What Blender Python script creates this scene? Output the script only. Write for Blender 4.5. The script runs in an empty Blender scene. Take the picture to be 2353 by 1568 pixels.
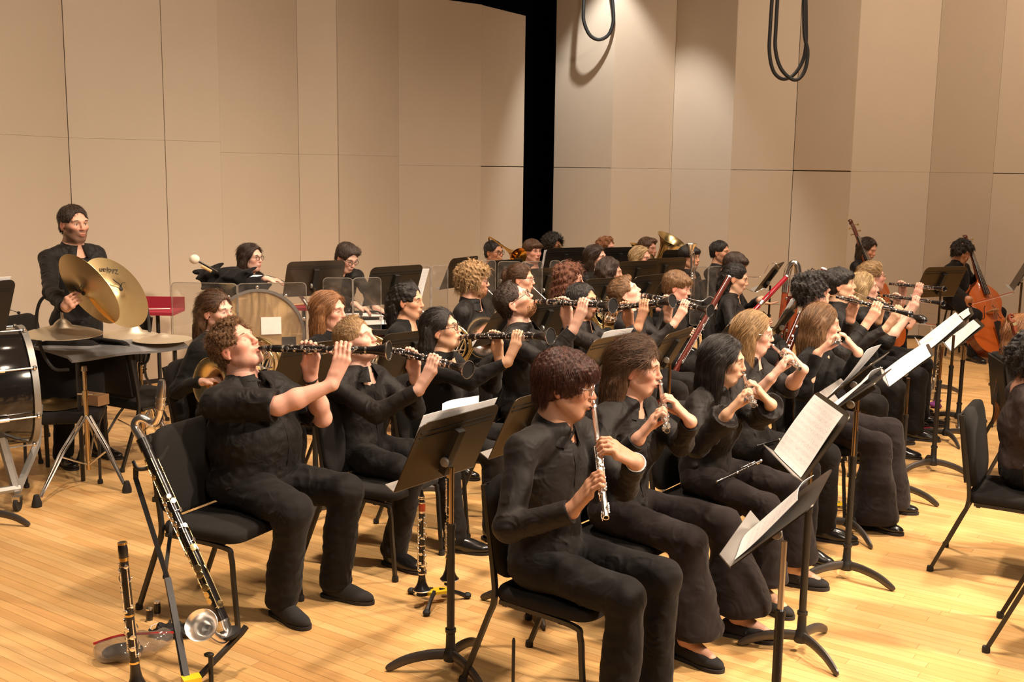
import bpy, math, random
import numpy as np
from mathutils import Vector, Matrix
SC = bpy.context.scene
COL = SC.collection
rnd = random.Random(7)
# ------------------------------------------------------------------ camera, world, lights, exposure
FPX, CAMH, PITCH, ROLL = 2530.0, 2.1, math.radians(9.0), math.radians(0.78)
FW = np.array([0, math.cos(PITCH), -math.sin(PITCH)])
_u0 = np.array([0, math.sin(PITCH), math.cos(PITCH)]); _r0 = np.array([1.0, 0, 0])
RT = math.cos(ROLL) * _r0 + math.sin(ROLL) * _u0
UPV = -math.sin(ROLL) * _r0 + math.cos(ROLL) * _u0
CAMP = np.array([0, 0, CAMH])
cam_data = bpy.data.cameras.new('camera'); cam = bpy.data.objects.new('camera', cam_data); COL.objects.link(cam)
cam_data.sensor_width = 36; cam_data.sensor_fit = 'HORIZONTAL'; cam_data.lens = FPX * 36 / 2353
cam_data.clip_start = .05; cam_data.clip_end = 100
M4 = Matrix.Identity(4)
for i in range(3):
    M4[i][0], M4[i][1], M4[i][2], M4[i][3] = RT[i], UPV[i], -FW[i], CAMP[i]
cam.matrix_world = M4
SC.camera = cam
w = bpy.data.worlds.new('hall_air'); SC.world = w; w.use_nodes = True
w.node_tree.nodes['Background'].inputs[0].default_value = (1.0, .80, .62, 1)
w.node_tree.nodes['Background'].inputs[1].default_value = .045
SC.view_settings.view_transform = 'Standard'; SC.view_settings.look = 'None'
SC.view_settings.gamma = 1; SC.view_settings.use_curve_mapping = False
SC.view_settings.exposure = 0.0

def lamp(name, kind, loc, target, power, color, size=.3, angle=60, blend=.6):
    d = bpy.data.lights.new(name, kind); d.energy = power; d.color = color
    if kind == 'AREA':
        d.shape = 'DISK'; d.size = size
    else:
        d.shadow_soft_size = size
    if kind == 'SPOT':
        d.spot_size = math.radians(angle); d.spot_blend = blend
    o = bpy.data.objects.new(name, d); COL.objects.link(o); o.location = loc
    o.rotation_euler = (Vector(target) - Vector(loc)).to_track_quat('-Z', 'Y').to_euler()
    o['kind'] = 'helper'
    return o
WARM = (1.0, .80, .61); WARM2 = (1.0, .76, .56)
# rig of stage down-lights above the band, and spots on the shell walls, the right wash added
lamp('stage_light', 'SPOT', (2.4, 3.4, 7.2), (1.6, 5.0, 0), 1560, WARM, .2, 90, .8)
lamp('stage_light', 'SPOT', (-.8, 5.0, 7.2), (-.8, 6.0, 0), 1380, WARM2, .2, 84, .8)
lamp('stage_light', 'SPOT', (3.8, 6.8, 7.2), (2.8, 7.4, 0), 1900, WARM, .2, 88, .8)
lamp('stage_light', 'SPOT', (1.0, 9.0, 7.2), (.6, 9.8, 0), 1500, WARM, .2, 92, .9)
lamp('stage_light', 'SPOT', (6.6, 3.4, 5.6), (.2, 6.0, .9), 3500, WARM, .25, 62, .8)
lamp('wall_light', 'SPOT', (1.10, 13.75, 5.5), (1.46, 14.6, 2.2), 520, (1, .96, .90), .04, 64, .5)
lamp('wall_light', 'SPOT', (-1.6, 8.0, 7.0), (-2.5, 11.2, .6), 480, WARM2, .2, 95, 1)
lamp('wall_light', 'SPOT', (4.6, 9.2, 7.0), (4.4, 13.6, 1.2), 1150, WARM2, .2, 95, 1)  # added wash that brightens the right wall
lamp('front_light', 'AREA', (2.5, -2.5, 6.5), (1.0, 6.5, .5), 270, WARM, 2.0)

# ------------------------------------------------------------------ helpers: rays, frames, meshes
def ray(px, py):
    return FW + RT * ((px - 1176.5) / FPX) - UPV * ((py - 784) / FPX)
def G(px, py, z=0.0):
    d = ray(px, py); return CAMP + d * ((z - CAMH) / d[2])
def AT(px, py, y):
    d = ray(px, py); return CAMP + d * (y / d[1])
def ON(px, py, p, L, near=True):
    """point on the sight line of a pixel at distance L from point p"""
    d = ray(px, py); d = d / np.linalg.norm(d); o = CAMP - p
    b = o @ d; c = o @ o - L * L; q = b * b - c
    if q <= 0: t = -b
    else: t = -b - math.sqrt(q) if near else -b + math.sqrt(q)
    x = CAMP + d * t; v = x - p
    return p + v / np.linalg.norm(v) * L
def nz(v):
    v = np.asarray(v, float); return v / (np.linalg.norm(v) + 1e-12)
def perp(v, a):
    a = nz(a); v = np.asarray(v, float); return nz(v - a * (v @ a))
def A(*v): return np.array(v, float)
UP = A(0, 0, 1)
def rz(deg):
    c, s = math.cos(math.radians(deg)), math.sin(math.radians(deg)); return np.array([[c, -s, 0], [s, c, 0], [0, 0, 1.]])
def ry(deg):
    c, s = math.cos(math.radians(deg)), math.sin(math.radians(deg)); return np.array([[c, 0, s], [0, 1., 0], [-s, 0, c]])
def rx(deg):
    c, s = math.cos(math.radians(deg)), math.sin(math.radians(deg)); return np.array([[1., 0, 0], [0, c, -s], [0, s, c]])
def frame(z, x):
    z = nz(z); x = perp(x, z); y = np.cross(z, x); return np.stack([x, y, z], 1)
def mat4(R, loc):
    m = Matrix.Identity(4)
    for i in range(3):
        for j in range(3): m[i][j] = R[i][j]
        m[i][3] = loc[i]
    return m
def crom(P, n=6, closed=False):
    """smooth curve through points"""
    P = [np.asarray(p, float) for p in P]; out = []; m = len(P)
    for i in range(m if closed else m - 1):
        p0 = P[(i - 1) % m] if closed or i > 0 else 2 * P[0] - P[1]
        p1, p2 = P[i], P[(i + 1) % m]
        p3 = P[(i + 2) % m] if closed or i + 2 < m else 2 * P[-1] - P[-2]
        for k in range(n):
            t = k / n
            out.append(.5 * ((2 * p1) + (-p0 + p2) * t + (2 * p0 - 5 * p1 + 4 * p2 - p3) * t * t + (-p0 + 3 * p1 - 3 * p2 + p3) * t ** 3))
    if not closed: out.append(P[-1])
    return out

class MB:
    def __init__(s): s.V = []; s.F = []; s.I = []
    def add(s, v, f, mi=0):
        b = len(s.V); s.V.extend([tuple(map(float, p)) for p in v])
        for q in f: s.F.append([b + i for i in q]); s.I.append(mi)
        return s
    def box(s, c, d, R=None, mi=0):
        c = np.asarray(c, float); R = np.eye(3) if R is None else R
        v = [c + R @ (np.array(k) * np.asarray(d) / 2) for k in [(-1, -1, -1), (1, -1, -1), (1, 1, -1), (-1, 1, -1), (-1, -1, 1), (1, -1, 1), (1, 1, 1), (-1, 1, 1)]]
        return s.add(v, [(0, 3, 2, 1), (4, 5, 6, 7), (0, 1, 5, 4), (1, 2, 6, 5), (2, 3, 7, 6), (3, 0, 4, 7)], mi)
    def tube(s, P, r, n=8, mi=0, closed=False, caps=True, flat=1.0, hint=None):
        P = [np.asarray(p, float) for p in P]; m = len(P)
        rr = list(r) if hasattr(r, '__len__') else [r] * m
        if len(rr) != m: rr = list(np.interp(np.linspace(0, 1, m), np.linspace(0, 1, len(rr)), rr))
        T = []
        for i in range(m):
            a = P[(i - 1) % m] if closed or i else P[0]; b = P[(i + 1) % m] if closed or i < m - 1 else P[-1]
            T.append(nz(b - a))
        ref = np.asarray(hint, float) if hint is not None else (UP if abs(T[0][2]) < .9 else A(1, 0, 0))
        x = perp(ref, T[0]); V = []
        for i in range(m):
            x = perp(x, T[i]); y = np.cross(T[i], x)
            for k in range(n):
                a = 2 * math.pi * (k + .5) / n
                V.append(P[i] + rr[i] * (math.cos(a) * x + math.sin(a) * y * flat))
        F = []
        for i in range(m if closed else m - 1):
            j = (i + 1) % m
            for k in range(n): F.append((i * n + k, i * n + (k + 1) % n, j * n + (k + 1) % n, j * n + k))
        if caps and not closed:
            F.append(tuple(range(n))[::-1]); F.append(tuple(range((m - 1) * n, m * n)))
        return s.add(V, F, mi)
    def lathe(s, prof, n=16, mi=0, o=(0, 0, 0), R=None, sy=1.0, ring=False):
        """profile of (radius, height) about local z"""
        o = np.asarray(o, float); R = np.eye(3) if R is None else R; V = []; F = []; m = len(prof)
        for r, h in prof:
            for k in range(n):
                a = 2 * math.pi * k / n; V.append(o + R @ A(r * math.cos(a), r * math.sin(a) * sy, h))
        for i in range(m - 1):
            for k in range(n): F.append((i * n + k, i * n + (k + 1) % n, (i + 1) * n + (k + 1) % n, (i + 1) * n + k))
        if ring:
            for k in range(n): F.append(((m - 1) * n + k, (m - 1) * n + (k + 1) % n, (k + 1) % n, k))
            return s.add(V, F, mi)
        if prof[0][0] > 1e-4: F.append(tuple(range(n))[::-1])
        if prof[-1][0] > 1e-4: F.append(tuple(range((m - 1) * n, m * n)))
        return s.add(V, F, mi)
    def prism(s, pts, h, o=(0, 0, 0), R=None, mi=0):
        """outline in local xy, extruded along z by h"""
        o = np.asarray(o, float); R = np.eye(3) if R is None else R; n = len(pts)
        V = [o + R @ A(p[0], p[1], 0) for p in pts] + [o + R @ A(p[0], p[1], h) for p in pts]
        F = [tuple(range(n))[::-1], tuple(range(n, 2 * n))] + [(i, (i + 1) % n, n + (i + 1) % n, n + i) for i in range(n)]
        return s.add(V, F, mi)
    def ball(s, c, r, n=10, mi=0, R=None):
        c = np.asarray(c, float); r = np.asarray(r if hasattr(r, '__len__') else (r, r, r), float); R = np.eye(3) if R is None else R
        V = []; F = []; m = max(4, n // 2 + 1)
        for i in range(m + 1):
            t = math.pi * i / m
            for k in range(n):
                a = 2 * math.pi * k / n
                V.append(c + R @ (r * A(math.sin(t) * math.cos(a), math.sin(t) * math.sin(a), math.cos(t))))
        for i in range(m):
            for k in range(n): F.append((i * n + k, (i + 1) * n + k, (i + 1) * n + (k + 1) % n, i * n + (k + 1) % n))
        return s.add(V, F, mi)
    def sheet(s, Gp, th, mi=0):
        """grid of points (nu,nv,3) thickened along its normals"""
        Gp = np.asarray(Gp, float); nu, nv = Gp.shape[:2]
        du = np.gradient(Gp, axis=0); dv = np.gradient(Gp, axis=1); N = np.cross(du, dv); N /= np.linalg.norm(N, axis=2, keepdims=True) + 1e-12
        V = list((Gp + N * th / 2).reshape(-1, 3)) + list((Gp - N * th / 2).reshape(-1, 3)); b = nu * nv; F = []
        for i in range(nu - 1):
            for j in range(nv - 1):
                q = (i * nv + j, (i + 1) * nv + j, (i + 1) * nv + j + 1, i * nv + j + 1)
                F.append(q); F.append(tuple(b + k for k in q[::-1]))
        edge = [i * nv for i in range(nu)] + [(nu - 1) * nv + j for j in range(1, nv)] + [i * nv + nv - 1 for i in range(nu - 2, -1, -1)] + [j for j in range(nv - 2, 0, -1)]
        for a, c in zip(edge, edge[1:] + edge[:1]): F.append((a, b + a, b + c, c))
        return s.add(V, F, mi)
    def build(s, name, mats, parent=None, smooth=35, loc=None, R=None):
        me = bpy.data.meshes.new(name); me.from_pydata(s.V, [], s.F)
        mats = mats if isinstance(mats, (list, tuple)) else [mats]
        for m in mats: me.materials.append(m)
        if len(mats) > 1: me.polygons.foreach_set('material_index', s.I)
        if smooth:
            me.polygons.foreach_set('use_smooth', [True] * len(s.F)); me.set_sharp_from_angle(angle=math.radians(smooth))
        me.update()
        return link(name, me, parent, loc, R)
def link(name, me, parent=None, loc=None, R=None):
    o = bpy.data.objects.new(name, me); COL.objects.link(o)
    if parent is not None: o.parent = parent
    if R is not None: o.matrix_local = mat4(R, loc if loc is not None else (0, 0, 0))
    elif loc is not None: o.location = tuple(loc)
    return o
def tag(o, label, cat, group=None):
    o['label'] = label; o['category'] = cat
    if group: o['group'] = group
    return o
def thing(name, label, cat, loc=(0, 0, 0), R=None, group=None):
    o = bpy.data.objects.new(name, None); COL.objects.link(o); o.empty_display_size = .1
    o.matrix_world = mat4(np.eye(3) if R is None else R, loc)
    return tag(o, label, cat, group)
KIDS = {}
def copy_tree(o, label, loc, R=None, group=None, parent=None):
    c = o.copy(); COL.objects.link(c); c.parent = parent
    if parent is None:
        c.matrix_world = mat4(np.eye(3) if R is None else R, loc); c['label'] = label
        if group: c['group'] = group
    for ch in o.children: copy_tree(ch, None, None, None, None, c)
    return c
def struct(o):
    o['kind'] = 'structure'; return o

# ------------------------------------------------------------------ materials
def mat(name, col, rough=.5, metal=0.0, var=.0, scale=30, bump=0.0, bscale=200, stretch=None, spec=.5, coat=0, sss=0, sheen=0, attr=None, objvar=0.0):
    m = bpy.data.materials.new(name); m.use_nodes = True; nt = m.node_tree; b = nt.nodes['Principled BSDF']
    b.inputs['Base Color'].default_value = (*col, 1); b.inputs['Roughness'].default_value = rough; b.inputs['Metallic'].default_value = metal
    b.inputs['Specular IOR Level'].default_value = spec; b.inputs['Coat Weight'].default_value = coat
    if sheen: b.inputs['Sheen Weight'].default_value = sheen; b.inputs['Sheen Roughness'].default_value = .5
    if sss:
        b.inputs['Subsurface Weight'].default_value = sss; b.inputs['Subsurface Radius'].default_value = (1, .35, .2); b.inputs['Subsurface Scale'].default_value = .006
    N = nt.nodes.new; L = nt.links.new
    tc = N('ShaderNodeTexCoord'); mp = N('ShaderNodeMapping'); L(tc.outputs['Object'], mp.inputs[0])
    if stretch: mp.inputs['Scale'].default_value = stretch
    src = None
    if attr:
        a = N('ShaderNodeAttribute'); a.attribute_name = attr; src = a.outputs['Color']; L(src, b.inputs['Base Color'])
    if var:
        n = N('ShaderNodeTexNoise'); n.inputs['Scale'].default_value = scale; n.inputs['Detail'].default_value = 4; L(mp.outputs[0], n.inputs['Vector'])
        mr = N('ShaderNodeMapRange'); mr.inputs['To Min'].default_value = 1 - var; mr.inputs['To Max'].default_value = 1 + var; L(n.outputs[0], mr.inputs[0])
        fac = mr.outputs[0]
        if objvar:
            oi = N('ShaderNodeObjectInfo'); m2 = N('ShaderNodeMapRange'); m2.inputs['To Min'].default_value = 1 - objvar; m2.inputs['To Max'].default_value = 1 + objvar
            L(oi.outputs['Random'], m2.inputs[0]); mm = N('ShaderNodeMath'); mm.operation = 'MULTIPLY'; L(fac, mm.inputs[0]); L(m2.outputs[0], mm.inputs[1]); fac = mm.outputs[0]
        vm = N('ShaderNodeVectorMath'); vm.operation = 'SCALE'; vm.inputs[0].default_value = col
        if src: L(src, vm.inputs[0])
        L(fac, vm.inputs['Scale']); L(vm.outputs[0], b.inputs['Base Color'])
    if bump:
        n = N('ShaderNodeTexNoise'); n.inputs['Scale'].default_value = bscale; n.inputs['Detail'].default_value = 3; L(mp.outputs[0], n.inputs['Vector'])
        bp = N('ShaderNodeBump'); bp.inputs['Strength'].default_value = bump; bp.inputs['Distance'].default_value = .004; L(n.outputs[0], bp.inputs['Height']); L(bp.outputs[0], b.inputs['Normal'])
    return m
def hair_mat(name, col, col2, gloss=.5):
    m = bpy.data.materials.new(name); m.use_nodes = True; nt = m.node_tree; b = nt.nodes['Principled BSDF']; N = nt.nodes.new; L = nt.links.new
    a = N('ShaderNodeAttribute'); a.attribute_name = 'strand'
    n = N('ShaderNodeTexNoise'); n.inputs['Scale'].default_value = 14; n.inputs['Detail'].default_value = 5; n.inputs['Roughness'].default_value = .7; L(a.outputs['Vector'], n.inputs['Vector'])
    r = N('ShaderNodeValToRGB'); r.color_ramp.elements[0].position = .34; r.color_ramp.elements[1].position = .68
    r.color_ramp.elements[0].color = (*col, 1); r.color_ramp.elements[1].color = (*col2, 1); L(n.outputs[0], r.inputs[0]); L(r.outputs[0], b.inputs['Base Color'])
    bp = N('ShaderNodeBump'); bp.inputs['Strength'].default_value = .8; bp.inputs['Distance'].default_value = .008; L(n.outputs[0], bp.inputs['Height']); L(bp.outputs[0], b.inputs['Normal'])
    b.inputs['Roughness'].default_value = gloss; b.inputs['Specular IOR Level'].default_value = .5; b.inputs['Anisotropic'].default_value = .6
    return m
def strand_mat(name, col, col2):
    m = bpy.data.materials.new(name); m.use_nodes = True; nt = m.node_tree; b = nt.nodes['Principled BSDF']; N = nt.nodes.new; L = nt.links.new
    hi = N('ShaderNodeHairInfo'); r = N('ShaderNodeValToRGB'); r.color_ramp.elements[0].color = (*[c * .8 for c in col], 1); r.color_ramp.elements[1].color = (*[c * 1.15 for c in col2], 1); L(hi.outputs['Random'], r.inputs[0]); L(r.outputs[0], b.inputs['Base Color'])
    b.inputs['Roughness'].default_value = .38; b.inputs['Specular IOR Level'].default_value = .5
    return m
def cloth_mat(name, col, rough=.75, sheen=.25, fold=.5):
    m = mat(name, col, rough, sheen=sheen, spec=.22); nt = m.node_tree; N = nt.nodes.new; L = nt.links.new; b = nt.nodes['Principled BSDF']
    tc = nt.nodes['Texture Coordinate']
    n1 = N('ShaderNodeTexNoise'); n1.inputs['Scale'].default_value = 9; n1.inputs['Detail'].default_value = 1; n1.inputs['Distortion'].default_value = 2.2; L(tc.outputs['Object'], n1.inputs['Vector'])
    b1 = N('ShaderNodeBump'); b1.inputs['Strength'].default_value = fold; b1.inputs['Distance'].default_value = .012; L(n1.outputs[0], b1.inputs['Height'])
    mpw = N('ShaderNodeMapping'); mpw.inputs['Scale'].default_value = (5, 5, 16); mpw.inputs['Rotation'].default_value = (.5, .35, .6); L(tc.outputs['Object'], mpw.inputs[0])
    nw = N('ShaderNodeTexNoise'); nw.noise_type = 'RIDGED_MULTIFRACTAL'; nw.inputs['Scale'].default_value = 1; nw.inputs['Detail'].default_value = 1; nw.inputs['Distortion'].default_value = .8; L(mpw.outputs[0], nw.inputs['Vector'])
    bw = N('ShaderNodeBump'); bw.inputs['Strength'].default_value = fold * .6; bw.inputs['Distance'].default_value = .006; L(nw.outputs[0], bw.inputs['Height']); L(b1.outputs[0], bw.inputs['Normal']); b1 = bw
    n2 = N('ShaderNodeTexNoise'); n2.inputs['Scale'].default_value = 900; L(tc.outputs['Object'], n2.inputs['Vector'])
    b2 = N('ShaderNodeBump'); b2.inputs['Strength'].default_value = .15; b2.inputs['Distance'].default_value = .002; L(n2.outputs[0], b2.inputs['Height']); L(b1.outputs[0], b2.inputs['Normal']); L(b2.outputs[0], b.inputs['Normal'])
    return m
M = dict(
    wall=mat('wall_panel_cream', (.54, .458, .362), .7, var=.03, scale=3, bump=.08, bscale=60),
    seam=mat('panel_edge_brown', (.26, .17, .10), .8), black=mat('curtain_black', (.004, .004, .005), 1.0, spec=.1),
    gap=mat('floor_gap_brown', (.20, .10, .035), .8),
    blackmetal=mat('black_enamel', (.016, .015, .014), .42, var=.15), desk=mat('bronze_black_metal', (.066, .050, .033), .36, metal=.55, var=.08, scale=8, bump=.05, bscale=500),
    deskblack=mat('black_desk_metal', (.018, .016, .014), .4), brasspole=mat('brass_plated_pole', (.62, .47, .28), .18, 1.0),
    chrome=mat('chrome', (.86, .84, .82), .22, 1.0, var=.05), silver=mat('silver_plate', (.93, .90, .87), .25, 1.0, var=.05, scale=60), brass=mat('brass_lacquer', (.80, .56, .20), .17, 1.0, var=.06, scale=20),
    dullbrass=mat('pale_brass', (.72, .58, .30), .25, 1.0, var=.06), gold=mat('dark_gold', (.78, .45, .10), .16, 1.0),
    ebony=mat('ebony_black', (.012, .010, .010), .30, coat=.2, var=.2), bore=mat('bore_dark', (.003, .003, .003), .6), rubber=mat('black_rubber', (.014, .013, .013), .7),
    padfab=mat('chair_fabric_black', (.010, .0085, .0075), .85, bump=.35, bscale=500, sheen=.03, spec=.25), plastic=mat('black_plastic', (.013, .012, .012), .35, bump=.1, bscale=400),
    leather=mat('black_leather', (.012, .011, .011), .22, coat=.3, bump=.05), suede=mat('black_suede', (.020, .018, .018), .9), sole=mat('shoe_sole', (.025, .02, .018), .8),
    maple=mat('maple_red_varnish', (.095, .016, .010), .2, coat=.6, var=.35, scale=14, stretch=(6, 6, .6)), bassoonred=mat('crimson_varnish', (.30, .010, .022), .15, coat=.8), redwood=mat('padauk_varnish', (.34, .07, .025), .25, coat=.4, var=.25, scale=10, stretch=(8, 8, .5)),
    basswood=mat('orange_brown_spruce', (.46, .10, .016), .22, coat=.7, var=.3, scale=5, stretch=(5, 1, .35)), bassrib=mat('brown_maple_rib', (.16, .035, .012), .25, coat=.5, var=.2), darkwood=mat('dark_scroll_wood', (.10, .025, .012), .25, coat=.5, var=.3),
    paper=mat('paper_white', (.86, .84, .84), .6), cymbal=mat('cymbal_bronze', (.86, .66, .34), .36, 1.0, var=.08, scale=12), cymbal2=mat('cymbal_pale', (.95, .86, .68), .48, 1.0, var=.05, scale=12),
    greycloth=mat('grey_felt', (.18, .18, .185), .95, var=.2, scale=200, bump=.3, bscale=300), drumblack=mat('drum_black_gloss', (.010, .009, .009), .12, coat=.6), drumhead=mat('drum_skin_tan', (.62, .43, .22), .5, var=.03, scale=2), whitehead=mat('drum_skin_white', (.78, .74, .68), .4),
    copper=mat('copper_bowl', (.70, .28, .10), .2, 1.0), redcloth=mat('crimson_felt', (.30, .012, .03), .85), felt=mat('white_felt_ball', (.80, .75, .62), .95, bump=.4, bscale=300), stick=mat('pale_stick', (.60, .38, .16), .5),
    greymetal=mat('cast_grey_metal', (.33, .32, .30), .45, .6), yellow=mat('yellow_plastic', (.80, .55, .02), .4), cable=mat('cable_black', (.008, .008, .008), .5), woodblock=mat('plain_wood', (.42, .24, .12), .6, var=.15), redplastic=mat('red_zip', (.55, .03, .03), .4), orangeplastic=mat('orange_barrel', (.50, .07, .02), .25, coat=.5),
    shirt=cloth_mat('black_shirt', (.0075, .006, .0056), .6, .04, .45), knit=cloth_mat('black_knit', (.006, .0055, .0055), .9, .05, .4), trouser=cloth_mat('black_trousers', (.0068, .0054, .0054), .8, .05, .5), charcoal=cloth_mat('charcoal_shirt', (.0125, .0097, .009), .6, .05, .45), brownblack=cloth_mat('brown_black_wool', (.0125, .0078, .0078), .85, .07, .45),
    eyewhite=mat('eye_white', (.70, .64, .60), .25), iris=mat('iris_brown', (.04, .02, .012), .15), lash=mat('lash_dark', (.02, .012, .01), .7), lens=None, watchwhite=mat('watch_white', (.8, .8, .8), .3), button=mat('button_black', (.02, .018, .018), .3), purple=mat('purple_cloth', (.13, .015, .12), .8), clip=mat('hair_clip_black', (.01, .01, .012), .2),
)
def skin_mat():
    m = mat('skin', (.7, .42, .3), .5, attr='Col', var=.09, scale=45, bump=.06, bscale=500, sss=.12, spec=.4); return m
M['skin'] = skin_mat()
def glass_mat(name, tint, gl, haze):
    m = bpy.data.materials.new(name); m.use_nodes = True; nt = m.node_tree; N = nt.nodes.new; L = nt.links.new
    for n in list(nt.nodes):
        if n.type == 'BSDF_PRINCIPLED': nt.nodes.remove(n)
    out = [n for n in nt.nodes if n.type == 'OUTPUT_MATERIAL'][0]
    tr = N('ShaderNodeBsdfTransparent'); tr.inputs[0].default_value = (*tint, 1)
    g = N('ShaderNodeBsdfGlossy'); g.inputs['Roughness'].default_value = .04
    df = N('ShaderNodeBsdfDiffuse'); df.inputs[0].default_value = (.55, .5, .45, 1)
    lw = N('ShaderNodeLayerWeight'); lw.inputs['Blend'].default_value = .5; pw = N('ShaderNodeMath'); pw.operation = 'POWER'; pw.inputs[1].default_value = 4; L(lw.outputs['Facing'], pw.inputs[0])
    mm = N('ShaderNodeMath'); mm.operation = 'MULTIPLY_ADD'; mm.inputs[1].default_value = .7; mm.inputs[2].default_value = .045 * gl; L(pw.outputs[0], mm.inputs[0])
    m1 = N('ShaderNodeMixShader'); L(mm.outputs[0], m1.inputs[0]); L(tr.outputs[0], m1.inputs[1]); L(g.outputs[0], m1.inputs[2])
    tc = N('ShaderNodeTexCoord'); n = N('ShaderNodeTexNoise'); n.inputs['Scale'].default_value = 9; n.inputs['Detail'].default_value = 6; L(tc.outputs['Object'], n.inputs['Vector'])
    m2 = N('ShaderNodeMapRange'); m2.inputs['From Min'].default_value = .35; m2.inputs['From Max'].default_value = .8; m2.inputs['To Min'].default_value = haze * .4; m2.inputs['To Max'].default_value = haze * 1.6; L(n.outputs[0], m2.inputs[0])
    m3 = N('ShaderNodeMixShader'); L(m2.outputs[0], m3.inputs[0]); L(m1.outputs[0], m3.inputs[1]); L(df.outputs[0], m3.inputs[2]); L(m3.outputs[0], out.inputs[0])
    return m
M['acrylic'] = glass_mat('clear_acrylic', (.93, .92, .90), 1.0, .05)
M['acrylicedge'] = glass_mat('acrylic_edge', (.75, .73, .70), 1.5, .35)
M['lens'] = glass_mat('spectacle_lens', (.93, .93, .93), 1.0, .02)
M['bag'] = glass_mat('plastic_bag', (.85, .84, .83), 1.6, .22)
def floor_mat():
    m = bpy.data.materials.new('maple_strip_floor'); m.use_nodes = True; nt = m.node_tree; b = nt.nodes['Principled BSDF']; N = nt.nodes.new; L = nt.links.new
    a = N('ShaderNodeAttribute'); a.attribute_name = 'tone'; oi = N('ShaderNodeObjectInfo')
    ad = N('ShaderNodeMath'); ad.operation = 'ADD'; L(a.outputs['Fac'], ad.inputs[0]); L(oi.outputs['Random'], ad.inputs[1])
    fr = N('ShaderNodeMath'); fr.operation = 'FRACT'; L(ad.outputs[0], fr.inputs[0])
    g = N('ShaderNodeNewGeometry'); mp = N('ShaderNodeMapping'); mp.inputs['Rotation'].default_value = (0, 0, math.radians(35)); L(g.outputs['Position'], mp.inputs[0])
    mp2 = N('ShaderNodeMapping'); mp2.inputs['Scale'].default_value = (2.2, 60, 1); L(mp.outputs[0], mp2.inputs[0])
    n = N('ShaderNodeTexNoise'); n.noise_dimensions = '3D'; n.inputs['Scale'].default_value = 1; n.inputs['Detail'].default_value = 5; L(mp2.outputs[0], n.inputs['Vector'])
    n2 = N('ShaderNodeTexNoise'); n2.inputs['Scale'].default_value = 1.6; n2.inputs['Detail'].default_value = 6; L(g.outputs['Position'], n2.inputs['Vector'])
    r = N('ShaderNodeValToRGB'); e = r.color_ramp.elements; e[0].position = 0; e[0].color = (.60, .335, .125, 1); e[1].position = 1; e[1].color = (.71, .455, .195, 1)
    k = r.color_ramp.elements.new(.10); k.color = (.645, .375, .142, 1); k = r.color_ramp.elements.new(.5); k.color = (.68, .415, .167, 1)
    L(fr.outputs[0], r.inputs[0])
    mx = N('ShaderNodeMix'); mx.data_type = 'RGBA'; mx.blend_type = 'MULTIPLY'; mx.inputs[0].default_value = 1
    mr = N('ShaderNodeMapRange'); mr.inputs['From Min'].default_value = .3; mr.inputs['From Max'].default_value = .75; mr.inputs['To Min'].default_value = .88; mr.inputs['To Max'].default_value = 1.08; L(n.outputs[0], mr.inputs[0])
    mr2 = N('ShaderNodeMapRange'); mr2.inputs['From Min'].default_value = .3; mr2.inputs['From Max'].default_value = .7; mr2.inputs['To Min'].default_value = .9; mr2.inputs['To Max'].default_value = 1.08; L(n2.outputs[0], mr2.inputs[0])
    pm = N('ShaderNodeMath'); pm.operation = 'MULTIPLY'; L(mr.outputs[0], pm.inputs[0]); L(mr2.outputs[0], pm.inputs[1])
    # scuffs: thin dark scratches
    mp3 = N('ShaderNodeMapping'); mp3.inputs['Scale'].default_value = (14, 55, 1); mp3.inputs['Rotation'].default_value = (0, 0, .5); L(g.outputs['Position'], mp3.inputs[0])
    n3 = N('ShaderNodeTexNoise'); n3.inputs['Scale'].default_value = 1; n3.inputs['Detail'].default_value = 2; L(mp3.outputs[0], n3.inputs['Vector'])
    s3 = N('ShaderNodeMapRange'); s3.inputs['From Min'].default_value = .75; s3.inputs['From Max'].default_value = .79; s3.inputs['To Min'].default_value = 1; s3.inputs['To Max'].default_value = .62; L(n3.outputs[0], s3.inputs[0])
    pm2 = N('ShaderNodeMath'); pm2.operation = 'MULTIPLY'; L(pm.outputs[0], pm2.inputs[0]); L(s3.outputs[0], pm2.inputs[1])
    vm = N('ShaderNodeVectorMath'); vm.operation = 'SCALE'; L(r.outputs[0], vm.inputs[0]); L(pm2.outputs[0], vm.inputs['Scale']); L(vm.outputs[0], b.inputs['Base Color'])
    b.inputs['Roughness'].default_value = .36; b.inputs['Specular IOR Level'].default_value = .45
    return m
M['floor'] = floor_mat()
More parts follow.
